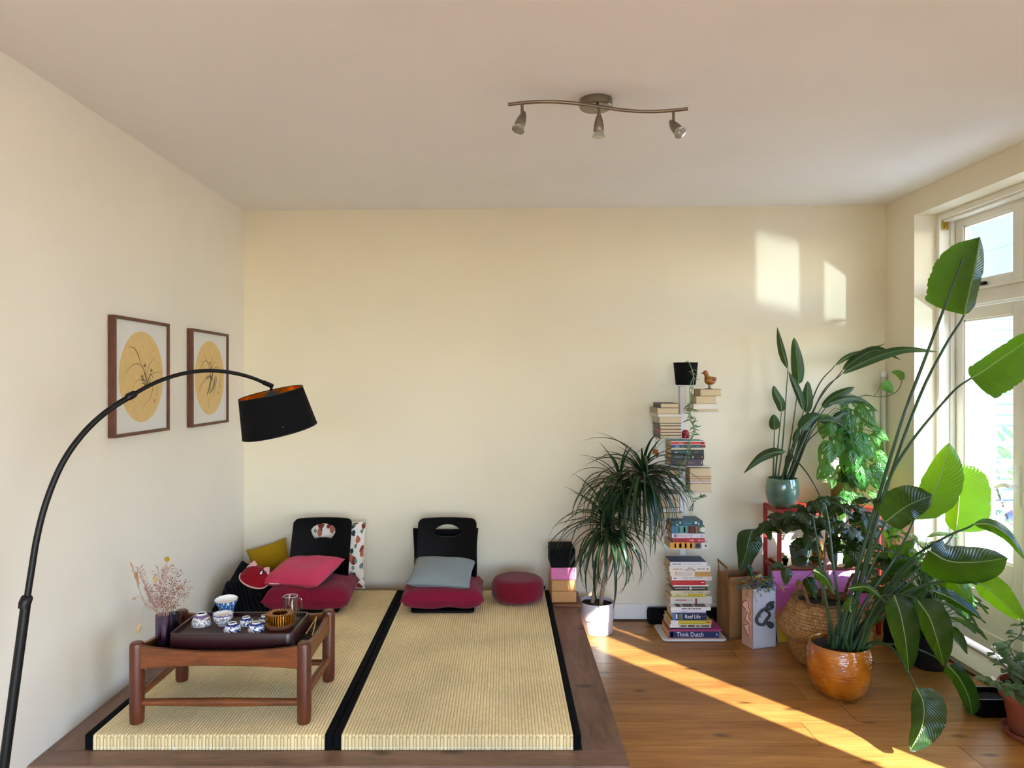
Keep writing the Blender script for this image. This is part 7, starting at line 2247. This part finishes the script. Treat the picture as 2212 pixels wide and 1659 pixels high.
# ------------------------------------------------------------------ orange pot with the large bird of paradise
OX, OY = 1.648, 3.530
M['amber'] = celadon('amber_glaze', '#8a4306', '#c07412', 0.10, 0.55, 22, 0.9)
op = plantpot('plant_pot', 'large glossy orange pot holding the tall bird of paradise', OX, OY, 0, [(0.0, 0.0), (0.085, 0.0), (0.098, 0.004), (0.128, 0.045), (0.146, 0.100), (0.151, 0.150), (0.147, 0.205), (0.139, 0.243), (0.134, 0.250), (0.129, 0.247), (0.133, 0.225), (0.0, 0.222)], M['amber'], soil=(0.131, 0.228), n=64)
bo_ = thing('bird_of_paradise', 'tall bird of paradise plant with big paddle leaves in the orange pot', 'plant', (OX, OY, 0.228))
SL = M['strel']
rim = lambda dx, dy: (OX + dx, OY + dy, 0.222)
Yc = 3.53
# stalk and leaf pairs: (foot offset, stalk points, radius, leaf midrib, left width, right width, shape, folds, curl)
def bop(foot, stalk, r_, mid=None, wl=0, wr=0, shp='paddle', fl=12, fr=12, curl=.2, wave=.005, torn=.08, roll=0, rib=.0030, lm=None):
    pts = [rim(*foot)] + stalk + ([mid[0]] if mid else [])
    petiole(bo_, pts, r_, r_ * .42)
    # the sheathing foot of the stalk
    a, b_ = Vector(rim(*foot)), at(*stalk[0])
    cv = catmull([a, a.lerp(b_, .35), a.lerp(b_, .7)], 8)
    obj('sheath', MB().tube(cv, [r_ * lerp(1.75, 1.0, i / 8) for i in range(9)], 9), M['stalk'], bo_, smooth=True)
    if mid:
        bigleaf(bo_, mid, wl, wr, lm or SL, shp, fl, fr, curl, wave, 16, 30, rib, torn=torn, roll=roll)
# tallest spike without an open leaf, and the tall leaf beside it
bop((.00, .02), [(1850, 1240, 3.53), (1905, 1050, 3.50), (1955, 890, 3.47), (2000, 770, 3.44), (2045, 650, 3.40), (2079, 560, 3.37)], .0115)
bop((.02, .03), [(1862, 1240, 3.55), (1920, 1040, 3.53), (1985, 860, 3.52), (2040, 750, 3.50), (2072, 700, 3.49)], .0105,
    [(2083, 680, 3.48), (2094, 630, 3.46), (2108, 570, 3.45), (2117, 512, 3.50)], 84, 44, 'blunt', 14, 68, .05, .004, .08)
bop((.035, .01), [(1866, 1230, 3.52), (1915, 1050, 3.48), (1965, 960, 3.45), (2020, 890, 3.42), (2065, 840, 3.40)], .0105,
    [(2098, 817, 3.38), (2130, 797, 3.36), (2180, 762, 3.33), (2250, 712, 3.30)], 26, 66, 'blunt', 30, 16, .10, .004, .15)
bop((.01, -.02), [(1850, 1290, 3.50), (1885, 1190, 3.46)], .0095,
    [(1913, 1127, 3.42), (1935, 1110, 3.41), (1965, 1090, 3.40), (2014, 1070, 3.42)], 50, 34, 'blunt', 20, 20, .15, .003)
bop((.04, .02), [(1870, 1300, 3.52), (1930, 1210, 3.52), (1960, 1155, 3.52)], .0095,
    [(1975, 1122, 3.53), (2003, 1085, 3.55), (2030, 1030, 3.57), (2050, 958, 3.60)], 30, 50, 'tip_up', 10, 12, .12, .003, lm=M['strel_backlit'])
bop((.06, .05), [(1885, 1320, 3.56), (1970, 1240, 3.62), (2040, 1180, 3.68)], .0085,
    [(2064, 1148, 3.70), (2070, 1100, 3.72), (2072, 1050, 3.73), (2070, 1002, 3.74)], 24, 58, 'blunt', 20, 8, .10, .003, lm=M['strel_backlit'])
bop((.06, .00), [(1890, 1310, 3.50), (1960, 1215, 3.44), (2037, 1163, 3.38), (2090, 1140, 3.34)], .0085,
    [(2104, 1132, 3.33), (2140, 1134, 3.31), (2180, 1160, 3.29), (2216, 1212, 3.27)], 16, 16, 'lance', 35, 25, .2, .003)
bop((.05, -.03), [(1885, 1320, 3.47), (1930, 1265, 3.42), (1975, 1215, 3.36)], .0100,
    [(2008, 1190, 3.33), (2050, 1212, 3.31), (2110, 1214, 3.29), (2176, 1205, 3.28)], 44, 48, 'blunt', 35, 18, .35, .003, .05)
bop((.05, .03), [(1890, 1325, 3.54), (1950, 1270, 3.52), (1990, 1235, 3.50), (2000, 1200, 3.5)], .0085)
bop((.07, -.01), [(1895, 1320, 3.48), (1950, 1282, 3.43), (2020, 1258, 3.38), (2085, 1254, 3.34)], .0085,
    [(2112, 1259, 3.32), (2140, 1275, 3.30), (2175, 1308, 3.28), (2214, 1344, 3.26)], 34, 26, 'paddle', 12, 22, .12, .003, lm=M['strel_backlit'])
bop((.07, .03), [(1895, 1330, 3.55), (1955, 1300, 3.54), (2000, 1278, 3.52)], .0080,
    [(2020, 1278, 3.52), (2050, 1290, 3.51), (2090, 1315, 3.50), (2122, 1338, 3.49)], 18, 14, 'lance', 20, 30, .2, .003, .4)
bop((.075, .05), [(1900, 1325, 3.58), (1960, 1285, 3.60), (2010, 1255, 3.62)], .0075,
    [(2025, 1240, 3.62), (2055, 1250, 3.62), (2080, 1280, 3.61), (2098, 1312, 3.60)], 22, 26, 'paddle', 10, 12, .12, .003, .4, lm=M['strel_backlit'])
bop((.06, -.06), [(1875, 1340, 3.42), (1905, 1290, 3.34)], .0075,
    [(1932, 1286, 3.28), (1946, 1330, 3.25), (1957, 1390, 3.24), (1963, 1452, 3.26)], 36, 30, 'paddle', 22, 14, .18, .003)
bop((.07, -.06), [(1885, 1345, 3.42), (1930, 1290, 3.34), (1965, 1288, 3.28)], .0075,
    [(1983, 1298, 3.25), (2008, 1335, 3.22), (2025, 1385, 3.21), (2040, 1440, 3.22)], 40, 26, 'paddle', 14, 18, .18, .004, .3)
bop((.08, -.05), [(1888, 1386, 3.43), (1930, 1402, 3.24), (1960, 1450, 3.08)], .0070,
    [(1980, 1486, 3.00), (1995, 1520, 2.96), (1992, 1568, 2.92), (1966, 1622, 2.89)], 44, 28, 'paddle', 14, 24, .18, .004, .08)
bop((.09, .00), [(1900, 1390, 3.46), (1975, 1400, 3.36), (2030, 1425, 3.30)], .0065,
    [(2048, 1438, 3.28), (2072, 1465, 3.27), (2092, 1505, 3.26), (2100, 1546, 3.26)], 22, 20, 'blunt', 20, 30, .2, .003, .2)
bop((-.04, -.02), [(1800, 1370, 3.50), (1785, 1300, 3.47), (1768, 1255, 3.45)], .0065,
    [(1757, 1232, 3.44), (1770, 1238, 3.43), (1786, 1252, 3.42), (1803, 1284, 3.41)], 10, 17, 'paddle', 15, 20, .15, .002)
bop((.03, -.05), [(1840, 1370, 3.46), (1845, 1310, 3.42), (1838, 1278, 3.40)], .0060,
    [(1832, 1272, 3.39), (1855, 1268, 3.38), (1880, 1272, 3.37), (1932, 1318, 3.36)], 9, 10, 'lance', 25, 25, .2, .002)
bop((.02, -.06), [(1822, 1370, 3.44), (1835, 1330, 3.42)], .0055,
    [(1838, 1322, 3.41), (1836, 1308, 3.41), (1840, 1290, 3.41)], 14, 14, 'paddle', 15, 15, .15, .002)
bop((-.03, .03), [(1790, 1340, 3.55), (1775, 1240, 3.58), (1762, 1150, 3.60), (1755, 1110, 3.62)], .0080)
bop((-.01, .04), [(1815, 1330, 3.56), (1800, 1220, 3.60), (1790, 1130, 3.64), (1782, 1090, 3.66)], .0095)
bop((.01, .00), [(1838, 1330, 3.52), (1880, 1230, 3.52), (1905, 1180, 3.52)], .0085)
bop((-.02, .00), [(1812, 1360, 3.52), (1808, 1300, 3.50)], .0090)

# ------------------------------------------------------------------ lily like plant in a dark pot near the door
LX, LY = 2.285, 3.865
plantpot('plant_pot', 'dark navy pot on the floor near the door sill', LX, LY, 0, [(0.0, 0.0), (0.076, 0.0), (0.080, 0.004), (0.096, 0.165), (0.098, 0.172), (0.092, 0.172), (0.090, 0.15), (0.0, 0.148)], plain('navy_pot', '#14171f', 0.45), soil=(0.090, 0.152))
ll = thing('lily_plant', 'bushy lily plant with long dark leaves by the door', 'plant', (LX, LY, 0.152))
lm = [leafmesh(L, w, 'lance', M['lily'], dr, 0.18, .002, False, 8, 12) for L, w, dr in ((0.19, 0.066, 0.9), (0.17, 0.060, 1.2), (0.21, 0.074, 0.7), (0.15, 0.056, 1.0))]
qr = random.Random(8)
for i in range(116):
    az = i * 2.399963
    q_ = i / 116
    rad = lerp(0.03, 0.235, q_ ** .7) * qr.uniform(.75, 1.0)
    ht = lerp(0.50, 0.12, q_ ** 1.2) * qr.uniform(.85, 1.1)
    p0 = Vector((LX + qr.uniform(-.03, .03), LY + qr.uniform(-.03, .03), 0.148))
    p1 = Vector((LX - 0.03 + math.cos(az) * rad * (.85 if math.cos(az) > 0 else 1.1), LY + math.sin(az) * rad * .85, 0.152 + ht))
    if p1.x > 2.44:
        p1.x = 2.44
    obj('stalk', MB().tube(catmull([p0, p0.lerp(p1, .55) + Vector((-math.cos(az) * .02, -math.sin(az) * .02, ht * .12)), p1], 8), 0.0020, 5), M['stalk'], ll)
    put_leaf(qr.choice(lm), ll, p1, (math.cos(az) + qr.uniform(-.3, .3), math.sin(az) - .15, qr.uniform(-.7, .35)), (0, -.2, 1), qr.uniform(.7, 1.0))
for mid, wl, wr in (([(1955, 1178, 3.90), (1945, 1195, 3.88), (1938, 1215, 3.88), (1940, 1240, 3.88)], 22, 24), ([(1915, 1140, 3.95), (1920, 1160, 3.95), (1922, 1185, 3.95)], 9, 9), ([(1918, 1142, 3.93), (1932, 1150, 3.93), (1944, 1172, 3.93)], 8, 10), ([(1960, 1185, 3.86), (1978, 1205, 3.86), (1990, 1235, 3.86)], 12, 14), ([(1930, 1150, 3.9), (1940, 1142, 3.9), (1954, 1150, 3.9)], 6, 6)):
    bigleaf(ll, mid, wl, wr, M['lily'], 'ovate', 12, 14, .15, .002, 10, 14, .0012)
    petiole(ll, [(LX - .02, LY, .15), (1960, 1290, 3.88), mid[0]], .0022, .0014)

# ------------------------------------------------------------------ terracotta pot, saucer, tray with soil
QX, QY = 2.285, 3.095
M['terra'] = plain('terracotta', '#8f4a30', 0.85, var=0.12, vscale=18, bump=0.1, bscale=90)
sc_ = thing('plant_saucer', 'terracotta saucer under the terracotta pot', 'saucer', (QX, QY, 0))
obj('dish', MB().lathe([(0.0, 0.0), (0.105, 0.0), (0.112, 0.003), (0.123, 0.028), (0.125, 0.031), (0.121, 0.031), (0.110, 0.010), (0.0, 0.008)], 48, (QX, QY, 0)), M['terra'], sc_, smooth=50)
plantpot('plant_pot', 'terracotta pot with a leafy chili plant at the right edge', QX, QY, 0.0085, [(0.0, 0.0), (0.088, 0.0), (0.091, 0.003), (0.118, 0.155), (0.120, 0.157), (0.133, 0.160), (0.136, 0.210), (0.134, 0.214), (0.127, 0.214), (0.122, 0.18), (0.0, 0.178)], M['terra'], soil=(0.122, 0.190))
chp = thing('chili_plant', 'young chili plant with small leaves and white buds in the terracotta pot', 'plant', (QX, QY, 0.19))
cm_ = [leafmesh(L, w, 'ovate', M['chili'], dr, 0.2, .001, False, 6, 9) for L, w, dr in ((0.070, 0.040, 0.7), (0.060, 0.034, 1.0), (0.080, 0.042, 0.5), (0.050, 0.030, 0.8))]
wr_ = random.Random(17)
bud = MB().ball((0, 0, 0), 0.0045, 8, 6).mesh('bud', M['white'], 'all')
stems = [[(2200, 1490, 3.08), (2178, 1450, 3.06), (2160, 1425, 3.05), (2140, 1400, 3.04)], [(2205, 1490, 3.1), (2195, 1430, 3.1), (2180, 1395, 3.1), (2205, 1370, 3.1), (2208, 1345, 3.1)], [(2225, 1490, 3.1), (2215, 1430, 3.1), (2225, 1390, 3.1), (2235, 1340, 3.1)], [(2195, 1495, 3.04), (2165, 1478, 3.0), (2140, 1468, 2.98)], [(2235, 1490, 3.1), (2255, 1420, 3.1), (2265, 1370, 3.1)], [(2215, 1490, 3.16), (2195, 1440, 3.2), (2185, 1420, 3.22)]]
for st in stems:
    P = [Vector((QX + wr_.uniform(-.03, .03), QY + wr_.uniform(-.03, .03), 0.188))] + [at(*p) for p in st]
    cv = catmull(P, 20)
    obj('stem', MB().tube(cv, [lerp(.0032, .0014, i / 20) for i in range(21)], 6), M['twig'], chp, smooth=True)
    for i in range(6, 21):
        for k_ in range(2 if i % 2 else 1):
            az = wr_.uniform(0, 2 * PI)
            d = Vector((math.cos(az), math.sin(az) * .8 - .2, wr_.uniform(-.5, .3)))
            p = cv[i] + d * 0.012
            put_leaf(wr_.choice(cm_), chp, p, d, (0, -.3, 1), wr_.uniform(.6, 1.0))
    for k_ in range(3):
        o = link('bud', bud, chp, cv[-1] + Vector((wr_.uniform(-.012, .012), wr_.uniform(-.012, .012), wr_.uniform(0, .012))) - rootloc(chp))
tr_ = thing('seed_tray', 'black rectangular seed tray full of soil beside the terracotta pot', 'tray', (2.235, 3.33, 0))
A, B_ = Vector((2.150, 3.262, 0)), Vector((2.325, 3.400, 0))
def tray_loop(inset, z_):
    cxm, cym = (A + B_).x / 2, (A + B_).y / 2
    w, d = (B_ - A).x / 2 - inset, (B_ - A).y / 2 - inset
    return [Vector((cxm + x, cym + y, z_)) for x, y in rrect(2 * w, 2 * d, 0.022, 5)]
mb = MB()
L = [tray_loop(.012, .001), tray_loop(.004, .01), tray_loop(0.0, .082), tray_loop(-.004, .085), tray_loop(-.004, .088), tray_loop(.004, .088), tray_loop(.006, .07)]
n = len(L[0])
for lp_ in L:
    mb.v += lp_
for j in range(len(L) - 1):
    for k_ in range(n):
        k2 = (k_ + 1) % n
        mb.f.append((j * n + k_, j * n + k2, (j + 1) * n + k2, (j + 1) * n + k_))
mb.f.append(tuple(range(n - 1, -1, -1)))
mb.mi = [0] * len(mb.f)
obj('tray_body', mb, M['black_satin'], tr_, smooth=40)
obj('rim', MB().tube(tray_loop(0.0, .0885) + tray_loop(0.0, .0885)[:1], .0022, 6), plain('tray_rim', '#8a8c8a', .2), tr_, smooth=True)
sc2, sd2 = (A + B_) / 2, (B_ - A)
obj('soil', MB().grid(lambda u, v: Vector((A.x + .008 + (sd2.x - .016) * u, A.y + .008 + (sd2.y - .016) * v, .066 + .006 * mnoise.noise(Vector((u * 9, v * 9, 1))))), 16, 14), M['soil'], tr_, smooth='all')

# shrub outside the door, seen through the glass
os_ = thing('garden_shrub', 'flowering shrub with red and yellow blooms outside the door', 'shrub', (4.55, 6.3, -0.06))
gm = [leafmesh(0.11, 0.06, 'ovate', plain('garden_leaf', '#8fb183', .6), .6, .2, 0, False, 4, 5), leafmesh(0.09, 0.07, 'ovate', plain('bloom_red', '#d78d86', .7), .6, .2, 0, False, 4, 5), leafmesh(0.09, 0.07, 'ovate', plain('bloom_yellow', '#e0c684', .7), .6, .2, 0, False, 4, 5)]
gr2 = random.Random(2)
for i in range(7):
    obj('stem', MB().tube([(4.55, 6.3, -.06), (4.55 + gr2.uniform(-.3, .3), 6.3 + gr2.uniform(-.3, .3), gr2.uniform(.6, 1.1))], .008, 5), M['twig'], os_)
for i in range(190):
    d = Vector((gr2.gauss(0, 1), gr2.gauss(0, 1), gr2.gauss(0, 1))).normalized()
    p = Vector((4.55, 6.3, .55)) + Vector((d.x * .42, d.y * .40, d.z * .55)) * gr2.uniform(.5, 1)
    put_leaf(gr2.choice([gm[0]] * 6 + [gm[1], gm[2]]), os_, p, d, (0, 0, 1), gr2.uniform(.8, 1.4))
